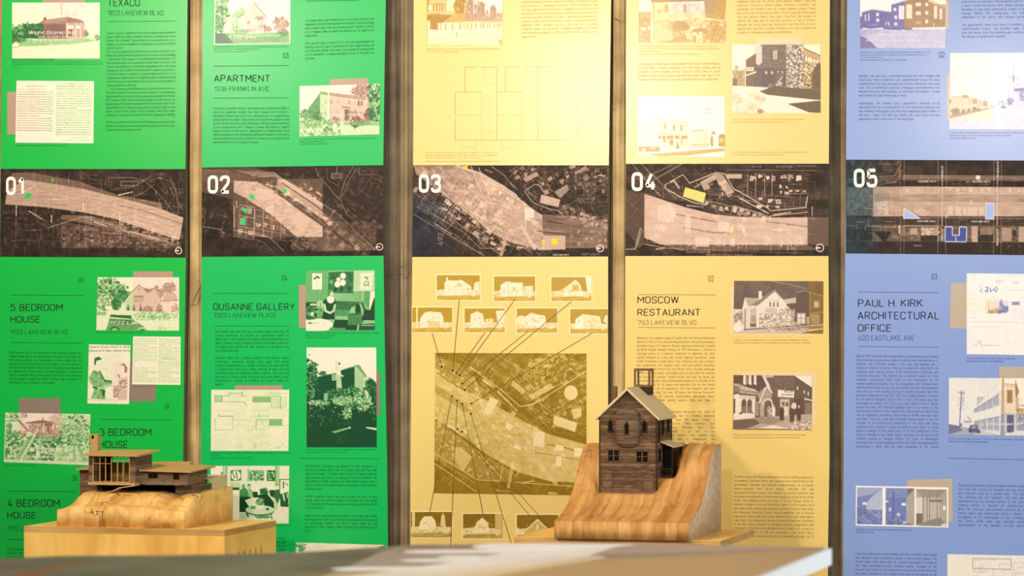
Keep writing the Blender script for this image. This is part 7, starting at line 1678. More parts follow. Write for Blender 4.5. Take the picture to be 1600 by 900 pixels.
P.text(995.3, 1117.3, 528, 6.07, ['Nestled on the southern slope of Capitol Hill, the Moscow Restaurant', 'opened in 1923 at 763 Lakeview Boulevard East and quickly became a', 'cherished fixture for Seattle\'s Russian American community. Founded', 'by White Russian émigrés fleeing the 1917 Revolution, it offered a', 'nostalgic portal to a vanished homeland. Its whimsical log cabin', 'façade designed by artist and former Imperial Guardsman Jacob', 'Elshin—resembled a candy house from a Russian fairy tale, complete', 'with gingerbread trim, peaked roofs, and hand-painted flourishes.', 'Inside, murals like Prince Riza Kuli Mirza\'s wintry Russian landscape', 'on the walls and decor surrounded patrons who dined on borscht,', 'beef stroganoff, pirozhki, Turkish coffee, and dark rye bread still', 'warm from the oven. It was affectionately known as "A Little Bit of Old', 'Russia," not just for its cuisine and aesthetics but for the familial', 'warmth offered by its proprietors, first the Hacikoffs and later', 'the Yaremenko Daro. For over 30 years, the Moscow Restaurant', 'was a beacon of cultural preservation, welcoming emigre', 'diners and Seattleites seeking warmth, story, and spice in', '', '', 'In time the home of the Moscow Restaurant fell victim to', 'the wrath of the city. As the I-5 freeway expansion', 'loomed, many fought to save the space, calling it', 'a place with spirit. Seattle Times columnist Jane', 'wrote in 1959, quoting Nicholas Daro: "How', 'the real atmosphere, which is as vital to our', 'food as ours, that they couldn\'t. The building was', 'lost to demolition, and with it disappeared one', 'of the local food and cultural treasures. We lost'])
P.text(1147.2, 1271.6, 744.7, 6.17, ['Architecturally, the Moscow Restaurant stood in striking contrast to', 'the modest Craftsman homes and utilitarian brick storefronts of the', 'surrounding Lakeview and Eastlake neighborhoods. Its storybook', 'design—complete with carved gables, scalloped trim, and', 'hand-painted floral motifs—was inspired by Russian folktales and', 'Orthodox ornamentation, crafted meticulously by émigré artist Jacob', 'Elshin. The building evoked the image of a rural Russian terem, or', 'wooden cottage—a rare and fantastical sight in 1920s Seattle. At a', 'time when most commercial buildings prioritized function over form,', 'the Moscow\'s theatrical façade invited passersby into a cultural', 'experience rather than just a meal. Nestled into a quiet slope above', 'Lake Union, the restaurant\'s vibrant architecture became a landmark', 'in its own right—a beacon of immigrant identity, imagination, and', 'resistance to architectural homogenization. It wasn\'t just a place to', 'eat; it was a work of folk art embedded in the urban fabric,', 'and a reminder of the diversity and craftsmanship brought by its', '', '', 'Today, the Moscow Restaurant no longer stands. Its legacy remains'], slope=0.009)

# ------------------------------------------------------------------ panel 05
P = Poster(([1323.6, 1323.6, 1322.8, 1322, 1320.4, 1319, 1318, 1317], [1652, 1652, 1651, 1650, 1648, 1647, 1646, 1645], [-160, 0, 130, 250, 400, 560, 720, 900]), M['blue5'], M['ink_blue'], M['body_blue'],
           'periwinkle blue exhibition poster numbered 05, headed with an architectural office, rightmost on the wall', INDIGO, SAND, M['body_blue'])
P.pic(map_five(), 'dark street map strip with pale blue lots', 'map_strip', Y1, [(1322, 249.4), (1644, 251), (1321.6, 396), (1643, 399)], MAPB, MAPT, {'blue': (164, 182, 226), 'indigo': (74, 80, 140), 'pale': (196, 198, 226)})
map_text(P, [('MELROSE AVE N', 1434.6, 283.4, 1463, 283.5, 2.7), ('MELROSE AVE N', 1519, 283.6, 1547.4, 283.7, 2.7), ('MELROSE AVE N', 1604, 283.8, 1632, 284, 2.7), ('EASTLAKE AVE E', 1433.7, 345.6, 1462, 345.8, 2.8), ('EASTLAKE AVE E', 1518, 346, 1546.5, 346.2, 2.8), ('EASTLAKE AVE E', 1603, 346.4, 1632, 346.6, 2.8), ('E MERCER ST', 1472.2, 284, 1472.4, 258, 3), ('E REPUBLICAN ST', 1559, 281, 1559.2, 251, 3), ('MERCER ST', 1472.2, 376, 1472.3, 357, 2.8), ('REPUBLICAN ST', 1558.4, 383.5, 1558.6, 356, 2.8)], M['white_ink'])
number(P, '05', 1334, 1374, 263.6, 293)
P.tint(1474, -20, 1483, 44, M['tint_sand']); P.tint(1479.5, 116, 1490, 187, M['tint_sand']); flat_poly('tint_block', [(1485.5, 442.5), (1515, 441), (1515, 514), (1484, 513)], M['tint_sand'], P.o, Y1); P.tint(1561, 573, 1640, 600, M['tint_sand']); flat_poly('tint_block', [(1417, 749.5), (1488, 748), (1489, 815), (1470, 815), (1417, 790)], M['tint_sand'], P.o, Y1)
a = P.pic(pic_brick_apartments(), 'violet and tan photograph of brick apartment blocks', quad=[(1344, -10), (1478, -10), (1344, 75.2), (1477.5, 75.5)], gam=1.3)
inscribe(a, [('E 5. Bellevue   fron', 1355, 1419, 55.5, 3.4, 0), ('Bassett  apartments N.  E  olive  St  N', 1353, 1446, 64.5, 3, 0.005)], Y3, M['white_ink'])
P.pic(pic_avenue(), 'pale photograph of a street with parked cars', quad=[(1484.5, 83), (1640, 82.3), (1483.5, 202), (1640, 202.6)], gam=1.8)
P.pic(pic_property_card(), 'cream property card with a tiny photograph', 'document', quad=[(1510.5, 427), (1640, 428.5), (1510.5, 553.3), (1640, 555.5)], pal2=SAND, gam=1.25)
a = P.pic(pic_office(), 'grey photograph of a wedge-shaped office building on a corner', quad=[(1482.6, 590.3), (1640, 591.3), (1482.4, 678.5), (1640, 682)], pal=STEEL, pal2=SAND)
inscribe(a, [('6 20 Eastlake', 1533, 1583, 665, 4.5, -0.01), ('ACME', 1592, 1605, 635, 3.5, 0), ('Ave', 1588, 1604, 664, 4.5, -0.02)], Y3, M['white_ink'])
P.pic(pic_triptych(), 'white bordered strip of three interior photographs', quad=[(1337.3, 759), (1482, 761.5), (1337, 821.3), (1482, 824.5)], pal=BLUEP, pal2=GREYB)
P.pic(pic_plan_sheet(), 'cream sheet of plan drawings at the lower edge', 'drawing', quad=[(1480.3, 865.8), (1640, 869), (1479.5, 960), (1640, 962)], pal=GREYB)
P.num('02', 1467, 1477, 81, 90); P.num('03', 1455.3, 1465, 427.7, 436.4); P.rule(1341, 1466, 456.2, 457.2)
P.head('PAUL H. KIRK', 1340.5, 1443.6, 467.5, 479.4); P.head('ARCHITECTURAL', 1340, 1469.5, 487, 499.2); P.head('OFFICE', 1340, 1394.5, 506.7, 518.3); P.head('620 EASTLAKE AVE', 1341, 1430, 523.7, 532.2, True); P.rule(1341, 1466, 541.3, 542.6); P.rule(1482.4, 1640, 716, 719.2)
P.text(1502.4, 1630, 2.6, 6.06, ['and texture to the area. The ornamentation of the Terra was', 'a warm toned terracotta with simple detailing. Before this', 'detailing, it was also particularly suited to an area of the', 'change. Within this topography, the building seemed', 'embedded in the earth, yet opened perfectly outward.', '', 'The apartments were also finely furnished, with their own', 'marble-based floors, and burning oaks. These luxuries', 'give the sense that this building was cutting edge - even in', 'the design of apartment housing.|'], slope=-0.01)
P.text(1342, 1469, 118.4, 6.12, ['Notably, this area was a threshold blurring the lines between the', 'historically more residential east neighborhood versus the west', 'neighborhood that was emerging as a prime commercial and retail', 'area. This is evidenced in historic newspaper advertisements that', 'deemed the area, and buildings, as desirable and modern - a new,', 'well connected, and fresh way of living.|', '', 'Interestingly, the Pembus Court apartments continued to be', 'advertised far into the planning of I-5, even when the building\'s fate', 'was imminent. Newspaper ads presented appealing opportunities to', 'live here - where, for $60 per month, one could have luxurious', 'apartments with a nice view to the mountains.|'])
P.caption(1343.5, 81.8, [('THE PEMBUS COURT APARTMENTS, BUILT IN 1926, WERE DESIGNED BY THE FIRM ARCHITECTS TO BE', 1454), ('PRESTIGIOUS APARTMENTS, WITH A POSITION FAR EAST OF THE LOWER EAST OF SEATTLE.', 1450), ('CITY OF SEATTLE. SEATTLE WA.', 1382), ('COURTESY WASHINGTON STATE ARCHIVES, PUGET SOUND BRANCH', 1417)], 4.0); P.caption(1484.2, 207.5, [('STREET VIEW OF THE PEMBUS COURT APARTMENTS, LOOKING NORTH ON BELLEVUE AVE, 1937, WITH THE VIEW', 1634), ('BUSINESSES ALONG THE STREET. THE VIEW SHOWS THE STREET CAR LINE.', 1581), ('PHOTO COURTESY MUSEUM OF HISTORY.', 1526)], 4.4)
P.text(1338.2, 1466.3, 556.1, 6.14, ['Built in 1928, 620 Eastlake Avenue was in a residential area of Seattle', 'with proximity to many iconic shops. In contrast with the abundance of', 'Victorian and Craftsman homes in the area, this building was a', 'utilitarian concrete structure. Sited on a sloped hill rising North, the', 'triangular mass was an anchor at the intersection of Eastlake and', 'Lakeview Boulevard. The building has a recorded history of three', 'prominent occupancies. While there is little information on the', 'original building occupancy, the two occupancies that followed have', 'historical information on not only the owners but also the businesses', 'that were run in the building. During its second occupancy and first', 'purchase, beginning on May 15th, 1937, the building housed a company', 'by the name of Shoppes Tile Co. After 7 years, the space was then', 'purchased on January 1st, 1944, by a man named Frank L. Norris.', 'During this time, the concrete building came to be known as the', 'architectural office for Paul Hayden Kirk, also known as Paul H. Kirk', 'A.I.A. & Associates, Architects, shared with an ACME neon sign store', 'next door. This was a time when Eastlake Avenue began to see the', 'creation of an architectural community in the area with many', 'prominent firms located in close proximity to each other. As plans', 'began to emerge for the construction of I-5, the architectural office', 'began to design its new studio space, relocated not far north from', 'Eastlake Avenue on Fairview Avenue. The State of Washington', 'purchased the Eastlake building on April 6th, 1959, and subsequently', 'demolished it along with all other properties in the vicinity'], slope=0.007)
P.caption(1510.3, 559.8, [('620 EASTLAKE ARCHITECTURAL OFFICE, PROPERTY RECORD CARD.', 1587), ('WASHINGTON STATE ARCHIVES, PUGET SOUND BRANCH.', 1569)], 4.4, 2.3, slope=0.01); P.caption(1482.4, 685.5, [('PHOTO OF SOUTH FACING ENTRANCE OF THE PAUL H. KIRK ARCHITECTURAL OFFICE, AND ACME NEON SIGN STORE', 1632), ('WASHINGTON STATE ARCHIVES, PUGET SOUND BRANCH.', 1544)], 4.4, 2.3, slope=0.012)
P.caption(1337.2, 827.5, [('INTERIOR PHOTOGRAPHS OF PAUL H. KIRK AND ASSOCIATES ARCHITECTURAL OFFICE,', 1426), ('OFFICE AND COLLECTION.', 1366)], 4.2, 2.2, slope=0.01)
P.text(1497, 1632, 758, 6.2, ['The property located on 620 Eastlake Ave had a unique floor plan and', 'form that was created as irregular and was primarily constructed', 'with concrete walls on a graded slope. The space had a wood', 'trim following the roof perimeter and main door that was all', 'implemented by the previous owners of the space while the tile', 'business before it became an architectural office space.', 'While the structure was primarily concrete on the exterior, the', 'interior space was constructed using a wooden post and beam', 'throughout. In the photograph on the surviving Property Card', 'the flashy ACME neon sign features prominently as an', 'advertisement of the business on the corner of Lakeview.'], slope=0.014)
P.text(1336.8, 1464.3, 864.8, 6.2, ['From the studio space in this building, next door to ACME, Paul Hayden', 'Kirk designed many noteworthy homes in and around Seattle. The', 'shared space office was a part of a robust community of Architects', 'that were prominent around Eastlake Avenue. Drawings at the', 'current Paul H. Kirk A.I.A. & Associates Architectural office show that', 'they were produced at the original office prior to the demise of the', 'building and the road that replaced it along the lake.|'], slope=0.016)


# ------------------------------------------------------------------ thin wires caught on the concrete strips
def wire(label, runs, y, r=0.0007):
    bm = bmesh.new()
    for pts in runs:
        add_tube(bm, [(float(at(px, py, y)[0]), y + k * 0.0, float(at(px, py, y)[1])) for k, (px, py) in enumerate(pts)], r, 6)
    o = bm_obj('wire', bm, M['wire'])
    return tag(o, label, 'wire')


wire('thin dark wire crossing the concrete strip between posters 01 and 02', [[(290, 487.5), (299, 475.5), (314, 446)], [(298.5, 476), (308.5, 477)], [(309, 475.5), (312.5, 462)]], 0.0062, 0.0006)
wire('thin wire kinked across the wide concrete strip between posters 02 and 03', [[(601, 428.3), (624, 419.5), (631, 414)], [(601.5, 432.5), (625, 426.5), (635, 436), (639, 426), (643.5, 422.5)]], 0.0095, 0.0006)
wire('small bent wire loop near the top of the strip between posters 03 and 04', [[(958.5, 27.5), (963, 29.5), (973.8, 33.6), (971.4, 37.6), (964.5, 31.5), (958.5, 28.5)]], 0.0055, 0.0005)


# ------------------------------------------------------------------ woods
def grain_wood(name, a, b_, c, axis_scale, rough=0.5, spec=0.3, knots=0.0, ring=6.0, bump=0.15):
    m, nt, b = mat_base(name, rough, spec)
    v = coords(nt, axis_scale)
    n = nd(nt, 'ShaderNodeTexNoise'); n.inputs['Scale'].default_value = ring; n.inputs['Detail'].default_value = 5; n.inputs['Distortion'].default_value = 0.8
    nt.links.new(v, n.inputs['Vector'])
    n2 = nd(nt, 'ShaderNodeTexNoise'); n2.inputs['Scale'].default_value = 3.5; n2.inputs['Detail'].default_value = 3
    nt.links.new(coords(nt, (1, 1, 1)), n2.inputs['Vector'])
    mx = nd(nt, 'ShaderNodeMath', operation='MULTIPLY_ADD'); mx.inputs[1].default_value = 0.65
    ml = nd(nt, 'ShaderNodeMath', operation='MULTIPLY'); ml.inputs[1].default_value = 0.35
    nt.links.new(n2.outputs['Fac'], ml.inputs[0]); nt.links.new(n.outputs['Fac'], mx.inputs[0]); nt.links.new(ml.outputs[0], mx.inputs[2])
    r = ramp(nt, [(0.34, a), (0.5, b_), (0.66, c)])
    nt.links.new(mx.outputs[0], r.inputs['Fac'])
    nt.links.new(r.outputs['Color'], b.inputs['Base Color'])
    if bump:
        bp = nd(nt, 'ShaderNodeBump'); bp.inputs['Strength'].default_value = bump; bp.inputs['Distance'].default_value = 0.001
        nt.links.new(n.outputs['Fac'], bp.inputs['Height']); nt.links.new(bp.outputs['Normal'], b.inputs['Normal'])
    return m


def glulam(name, stops, lam, crack=0.8, stretch=(1, 0.35, 1), nsc=22, dist=1.5):
    """block of glued boards seen on the end grain: lamellae across X, rings and dark drying cracks"""
    m, nt, b = mat_base(name, 0.6, 0.25)
    g = nd(nt, 'ShaderNodeNewGeometry'); sp = nd(nt, 'ShaderNodeSeparateXYZ')
    nt.links.new(g.outputs['Position'], sp.inputs[0])
    dv = nd(nt, 'ShaderNodeMath', operation='DIVIDE'); dv.inputs[1].default_value = lam
    nt.links.new(sp.outputs['X'], dv.inputs[0])
    fl = nd(nt, 'ShaderNodeMath', operation='FLOOR'); nt.links.new(dv.outputs[0], fl.inputs[0])
    wn = nd(nt, 'ShaderNodeTexWhiteNoise', noise_dimensions='1D'); nt.links.new(fl.outputs[0], wn.inputs['W'])
    # grain, shifted per lamella
    cb = nd(nt, 'ShaderNodeCombineXYZ'); nt.links.new(wn.outputs['Value'], cb.inputs[0]); nt.links.new(wn.outputs['Value'], cb.inputs[2])
    va = nd(nt, 'ShaderNodeVectorMath', operation='MULTIPLY_ADD'); va.inputs[1].default_value = stretch
    nt.links.new(g.outputs['Position'], va.inputs[0]); nt.links.new(cb.outputs[0], va.inputs[2])
    n = nd(nt, 'ShaderNodeTexNoise'); n.inputs['Scale'].default_value = nsc; n.inputs['Detail'].default_value = 6; n.inputs['Distortion'].default_value = dist
    nt.links.new(va.outputs[0], n.inputs['Vector'])
    ad = nd(nt, 'ShaderNodeMath', operation='MULTIPLY_ADD'); ad.inputs[1].default_value = 0.22
    nt.links.new(wn.outputs['Value'], ad.inputs[0]); nt.links.new(n.outputs['Fac'], ad.inputs[2])
    r = ramp(nt, stops); nt.links.new(ad.outputs[0], r.inputs['Fac'])
    # drying cracks
    vo = nd(nt, 'ShaderNodeTexVoronoi', feature='DISTANCE_TO_EDGE'); vo.inputs['Scale'].default_value = 15
    nv = nd(nt, 'ShaderNodeTexNoise'); nv.inputs['Scale'].default_value = 26; nv.inputs['Detail'].default_value = 4
    nt.links.new(g.outputs['Position'], nv.inputs['Vector'])
    vm = nd(nt, 'ShaderNodeVectorMath', operation='MULTIPLY_ADD'); vm.inputs[1].default_value = (0.05, 0.05, 0.05)
    nt.links.new(nv.outputs['Color'], vm.inputs[0]); nt.links.new(g.outputs['Position'], vm.inputs[2]); nt.links.new(vm.outputs[0], vo.inputs['Vector'])
    r2 = ramp(nt, [(0.008, (1, 1, 1)), (0.025, (0, 0, 0))]); nt.links.new(vo.outputs['Distance'], r2.inputs['Fac'])
    n3 = nd(nt, 'ShaderNodeTexNoise'); n3.inputs['Scale'].default_value = 7; nt.links.new(g.outputs['Position'], n3.inputs['Vector'])
    r3 = ramp(nt, [(0.5, (0, 0, 0)), (0.62, (crack,) * 3)]); nt.links.new(n3.outputs['Fac'], r3.inputs['Fac'])
    mm = nd(nt, 'ShaderNodeMath', operation='MULTIPLY'); nt.links.new(r2.outputs['Color'], mm.inputs[0]); nt.links.new(r3.outputs['Color'], mm.inputs[1])
    mix = nd(nt, 'ShaderNodeMix', data_type='RGBA'); mix.inputs[7].default_value = (0.09, 0.045, 0.015, 1)
    fj = nd(nt, 'ShaderNodeMath', operation='FRACT'); nt.links.new(dv.outputs[0], fj.inputs[0])
    rj = ramp(nt, [(0.0, (0.55,) * 3), (0.03, (0, 0, 0))]); nt.links.new(fj.outputs[0], rj.inputs['Fac'])
    mj = nd(nt, 'ShaderNodeMath', operation='MAXIMUM'); nt.links.new(mm.outputs[0], mj.inputs[0]); nt.links.new(rj.outputs['Color'], mj.inputs[1])
    nt.links.new(mj.outputs[0], mix.inputs['Factor']); nt.links.new(r.outputs['Color'], mix.inputs[6])
    nt.links.new(mix.outputs[2], b.inputs['Base Color'])
    bp = nd(nt, 'ShaderNodeBump'); bp.inputs['Strength'].default_value = 0.25; bp.inputs['Distance'].default_value = 0.002
    nt.links.new(n.outputs['Fac'], bp.inputs['Height']); nt.links.new(bp.outputs['Normal'], b.inputs['Normal'])
    return m


def siding(name, dark, mid, light, pitch):
    """laser-cut boards: level joints, streaky grain"""
    m, nt, b = mat_base(name, 0.75, 0.15)
    g = nd(nt, 'ShaderNodeNewGeometry'); sp = nd(nt, 'ShaderNodeSeparateXYZ'); nt.links.new(g.outputs['Position'], sp.inputs[0])
    dv = nd(nt, 'ShaderNodeMath', operation='DIVIDE'); dv.inputs[1].default_value = pitch; nt.links.new(sp.outputs['Z'], dv.inputs[0])
    fr = nd(nt, 'ShaderNodeMath', operation='FRACT'); nt.links.new(dv.outputs[0], fr.inputs[0])
    fl = nd(nt, 'ShaderNodeMath', operation='FLOOR'); nt.links.new(dv.outputs[0], fl.inputs[0])
    wn = nd(nt, 'ShaderNodeTexWhiteNoise', noise_dimensions='1D'); nt.links.new(fl.outputs[0], wn.inputs['W'])
    cb = nd(nt, 'ShaderNodeCombineXYZ'); nt.links.new(wn.outputs['Value'], cb.inputs[0])
    va = nd(nt, 'ShaderNodeVectorMath', operation='MULTIPLY_ADD'); va.inputs[1].default_value = (1, 1, 9)
    nt.links.new(g.outputs['Position'], va.inputs[0]); nt.links.new(cb.outputs[0], va.inputs[2])
    n = nd(nt, 'ShaderNodeTexNoise'); n.inputs['Scale'].default_value = 38; n.inputs['Detail'].default_value = 5; nt.links.new(va.outputs[0], n.inputs['Vector'])
    ad = nd(nt, 'ShaderNodeMath', operation='MULTIPLY_ADD'); ad.inputs[1].default_value = 0.3; nt.links.new(wn.outputs['Value'], ad.inputs[0]); nt.links.new(n.outputs['Fac'], ad.inputs[2])
    r = ramp(nt, [(0.4, dark), (0.62, mid), (0.85, light)]); nt.links.new(ad.outputs[0], r.inputs['Fac'])
    r2 = ramp(nt, [(0.0, (0.18,) * 3), (0.16, (1, 1, 1))]); nt.links.new(fr.outputs[0], r2.inputs['Fac'])
    mx = nd(nt, 'ShaderNodeMix', data_type='RGBA', blend_type='MULTIPLY'); mx.inputs['Factor'].default_value = 1
    nt.links.new(r.outputs['Color'], mx.inputs[6]); nt.links.new(r2.outputs['Color'], mx.inputs[7])
    nt.links.new(mx.outputs[2], b.inputs['Base Color'])
    bp = nd(nt, 'ShaderNodeBump'); bp.inputs['Strength'].default_value = 0.5; bp.inputs['Distance'].default_value = 0.001
    nt.links.new(fr.outputs[0], bp.inputs['Height']); nt.links.new(bp.outputs['Normal'], b.inputs['Normal'])
    return m


M['plywood'] = grain_wood('birch_plywood', (0.70, 0.37, 0.07), (0.84, 0.49, 0.11), (0.92, 0.60, 0.18), (5, 1, 1.4), 0.42, 0.35, ring=3.0, bump=0.05)
M['plywood_edge'] = grain_wood('plywood_edge', (0.30, 0.14, 0.03), (0.52, 0.29, 0.08), (0.72, 0.46, 0.18), (2, 2, 260), 0.6, 0.2, ring=2.0, bump=0.0)
M['block_a'] = glulam('glued_pine_block', [(0.3, (0.44, 0.21, 0.045)), (0.55, (0.68, 0.38, 0.10)), (0.8, (0.84, 0.54, 0.17))], 0.047, 1.0, (1, 0.5, 0.8), 26, 0.6)
M['block_b'] = glulam('glued_cedar_block', [(0.3, (0.32, 0.13, 0.03)), (0.55, (0.49, 0.225, 0.057)), (0.8, (0.64, 0.35, 0.105))], 0.033, 0.6, (2.2, 0.28, 0.5), 20, 0.5)
M['block_end'] = grain_wood('pale_end_grain', (0.42, 0.28, 0.15), (0.52, 0.37, 0.21), (0.62, 0.47, 0.30), (1, 3, 3), 0.7, 0.2, ring=14)
M['siding_a'] = siding('brown_model_siding', (0.075, 0.045, 0.024), (0.15, 0.092, 0.05), (0.25, 0.165, 0.095), 0.0062)
M['siding_fine'] = siding('fine_model_siding', (0.08, 0.048, 0.026), (0.15, 0.092, 0.05), (0.22, 0.145, 0.085), 0.0036)
M['siding_b'] = siding('dark_model_siding', (0.06, 0.032, 0.015), (0.135, 0.074, 0.035), (0.23, 0.14, 0.072), 0.0098)
M['board'] = flat_mat('tan_model_board', (186, 146, 88), 0.7, 0.2, 0.08)
M['board_pale'] = flat_mat('pale_chipboard', (208, 184, 138), 0.75, 0.15, 0.08)
M['trim_dark'] = flat_mat('dark_model_trim', (54, 38, 24), 0.7, 0.15)
M['frame_brown'] = flat_mat('brown_model_frame', (112, 82, 54), 0.7, 0.15)


# ------------------------------------------------------------------ plinths
def plinth(x0, x1, yf, yb, zt, label, slots):
    e = empty('display_plinth', ((x0 + x1) / 2, (yf + yb) / 2, 0.0), label, 'plinth', 'plywood plinths under the models')
    t = 0.018
    bm = bmesh.new(); add_box(bm, x0, x1, yf, yb, zt - t, zt, 0.0008)
    for f in bm.faces: f.material_index = 0 if abs(f.normal.z) > 0.9 else 1
    bm.normal_update()
    for f in bm.faces: f.material_index = 0 if abs(f.normal.z) > 0.9 else 1
    bm_obj('top_panel', bm, [M['plywood'], M['plywood_edge']], e)
    box('front_panel', x0, x1, yf, yf + t, 0, zt - t, M['plywood'], e)
    box('back_panel', x0, x1, yb - t, yb, 0, zt - t, M['plywood'], e)
    box('side_panel', x0, x0 + t, yf + t, yb - t, 0, zt - t, M['plywood'], e)
    # right side with a row of slot-shaped vents cut through it
    cu = bpy.data.curves.new('side', 'CURVE'); cu.dimensions = '2D'; cu.fill_mode = 'BOTH'; cu.extrude = t / 2

    def loop(pts):
        s = cu.splines.new('POLY'); s.points.add(len(pts) - 1); s.use_cyclic_u = True
        for p, q in zip(s.points, pts): p.co = (q[0], q[1], 0, 1)
    loop([(yf + t, 0), (yb - t, 0), (yb - t, zt - t), (yf + t, zt - t)])
    for c in slots:
        w, h, zc = 0.0085, 0.021, zt - 0.089
        loop([(c + w * math.cos(a), zc + h * math.sin(a)) for a in [k * math.pi / 10 for k in range(20)]])
    ob = bpy.data.objects.new('side', cu); COL.objects.link(ob)
    me = bpy.data.meshes.new_from_object(ob.evaluated_get(bpy.context.evaluated_depsgraph_get()))
    bpy.data.objects.remove(ob); bpy.data.curves.remove(cu)
    me.name = 'side_panel'
    xs = x1 - t / 2
    for v in me.vertices:
        a, b, c = v.co; v.co = (xs + c, a, b)
    link('side_panel', me, M['plywood'], e)
    box('vent_shade', x1 - 0.06, x1 - 0.055, yf + t, yb - t, zt - 0.2, zt - t, M['dark'], e)  # dark sheet behind the vents, standing in for the shaded inside
    return e


ZT = 0.81
plinth(-1.31, -0.686, -0.616, -0.178, ZT, 'plywood plinth with slot vents under the low flat-roofed model, left', [-0.50, -0.452, -0.404, -0.356, -0.308])
plinth(0.192, 0.779, -0.672, -0.212, ZT, 'plywood plinth under the tall gabled house model, right of centre', [])


def X(px, y): return float(at(px, 480, y)[0])
def Zp(px, py, y): return float(at(px, py, y)[1])


def terrain(name, x0, x1, y0, y1, hf, mat, parent, nx=70, ny=60):
    """solid carved block with a height field on top"""
    xs = np.linspace(x0, x1, nx); ys = np.linspace(y0, y1, ny)
    A, B = np.meshgrid(xs, ys)
    H = hf(A, B)
    co = np.concatenate([np.stack([A, B, H], -1).reshape(-1, 3), np.stack([A, B, np.full_like(A, ZT)], -1).reshape(-1, 3)])
    n = nx * ny
    idx = np.arange(n).reshape(ny, nx)
    top = np.stack([idx[:-1, :-1], idx[:-1, 1:], idx[1:, 1:], idx[1:, :-1]], -1).reshape(-1, 4)
    bot = top[:, ::-1] + n
    sides = []
    def wall(r):
        for a, b in zip(r[:-1], r[1:]): sides.append((a + n, b + n, b, a))
    wall(idx[0, :]); wall(idx[-1, ::-1]); wall(idx[::-1, 0]); wall(idx[:, -1])
    f = np.concatenate([top, bot, np.array(sides)])
    o = mesh_np(name, co, f.ravel(), 4, mat, parent)
    k0 = len(top) * 2 + (nx - 1) * 2 + ny - 1
    if isinstance(mat, list):
        for k in range(k0, k0 + ny - 1): o.data.polygons[k].material_index = 1          # the right-hand end grain
    return o


def sm(t): t = np.clip(t, 0, 1); return t * t * (3 - 2 * t)


# ------------------------------------------------------------------ left model: low modern house on a carved hill
YF = -0.60; YB = -0.195
bx0, bx1 = X(89, YF), X(287, YF)
e = empty('house_model', ((bx0 + bx1) / 2, (YF + YB) / 2, ZT), 'flat-roofed brown house model with tall glazed room on a carved pine hill', 'model house')
ZC = Zp(200, 769, -0.48)


def hill(A, B):
    front = ZT + 0.060; d = (B - YF)
    h = front + (ZC - front) * sm(d / 0.10)
    h = h + (0.006) * sm((d - 0.12) / 0.25) * sm((A - bx0) / 0.3)
    left = sm((A - bx0) / 0.05); h = front - 0.012 * (1 - left) + (h - front) * left
    gx = X(265, -0.5); dip = np.exp(-((A - gx) / 0.03) ** 2) * np.exp(-((d - 0.1) / 0.09) ** 2)
    h = h - 0.020 * dip
    h = h - 0.012 * sm((A - (bx1 - 0.1)) / 0.1) * (1 - sm((d - 0.05) / 0.16))
    return h + 0.0045 * (fbm(A * 100, B * 100, 3.2, 4, 3) - 0.5) * sm(d / 0.02)


terrain('terrain_block', bx0, bx1, YF, YB, hill, M['block_a'], e)


def quad_slab(name, corners, th, mat, parent, z=None):
    """sheet with real thickness; corners = four (x, y, z) of the upper face"""
    bm = bmesh.new(); add_prism(bm, corners, [(x, y, z_ - th) for x, y, z_ in corners])
    return bm_obj(name, bm, mat, parent)


SA = M['siding_a']
# tall glazed room
gy0, gy1 = -0.505, -0.375
gx0, gx1 = X(138.5, gy0), X(211.5, gy0)
gzt = Zp(175, 712, gy0); gzb = Zp(175, 754, gy0)
box('floor_slab', gx0, gx1, gy0 - 0.006, gy1, gzb - 0.007, gzb, M['board'], e)
wl = bmesh.new(); add_box(wl, gx0, X(145.5, gy0), gy0, gy0 + 0.03, gzb, gzt); add_box(wl, gx0, gx0 + 0.004, gy0 + 0.03, gy1, gzb, gzt)
bm_obj('wall', wl, SA, e)
wr = bmesh.new(); add_box(wr, X(203, gy0), gx1, gy0, gy0 + 0.004, gzb, gzt); add_box(wr, gx1 - 0.004, gx1, gy0 + 0.004, gy1, gzb, gzt); bm_obj('wall', wr, SA, e)
box('wall', gx0 + 0.004, X(176, gy1), gy1 - 0.004, gy1, gzb, gzt, M['trim_dark'], e)
bw = bmesh.new()
for a, b in ((173, 181.5), (182.5, 191.5), (192.5, 206)): add_box(bw, X(a + 3, gy1), X(b + 3, gy1), gy1 - 0.004, gy1, gzb, gzb + 0.053)
bm_obj('wall', bw, M['board'], e)
wf = bmesh.new()
for px in (145.5, 156, 165, 174, 183.5, 192.5, 202.5): x = X(px, gy0); add_box(wf, x - 0.0012, x + 0.0012, gy0 - 0.001, gy0 + 0.0015, gzb, gzt)
for py, a, b in ((724.5, 145.5, 174), (719.5, 174, 202.5), (753, 145.5, 202.5), (713, 145.5, 202.5)): z = Zp(175, py, gy0); add_box(wf, X(a, gy0), X(b, gy0), gy0 - 0.0008, gy0 + 0.0012, z - 0.001, z + 0.001)
bm_obj('window_wall', wf, M['board'], e)
ry0, ry1 = -0.525, -0.365
quad_slab('roof', [(X(128.5, ry0), ry0, Zp(128, 709.5, ry0)), (X(216, ry0), ry0, Zp(216, 711, ry0)), (X(216, ry0) + 0.004, ry1, Zp(243, 702.6, ry1)), (X(128.5, ry0), ry1, Zp(150, 702.4, ry1))], 0.005, M['board'], e)
# chimney
cy = -0.37
ch = box('chimney', X(141, cy), X(152.5, cy), cy, cy + 0.026, gzb, Zp(147, 678.5, cy), M['board'], e)
box('flue_opening', X(143.2, cy), X(146.6, cy), cy - 0.0006, cy + 0.0004, Zp(145, 685.6, cy), Zp(145, 680.2, cy), M['dark'], ch)
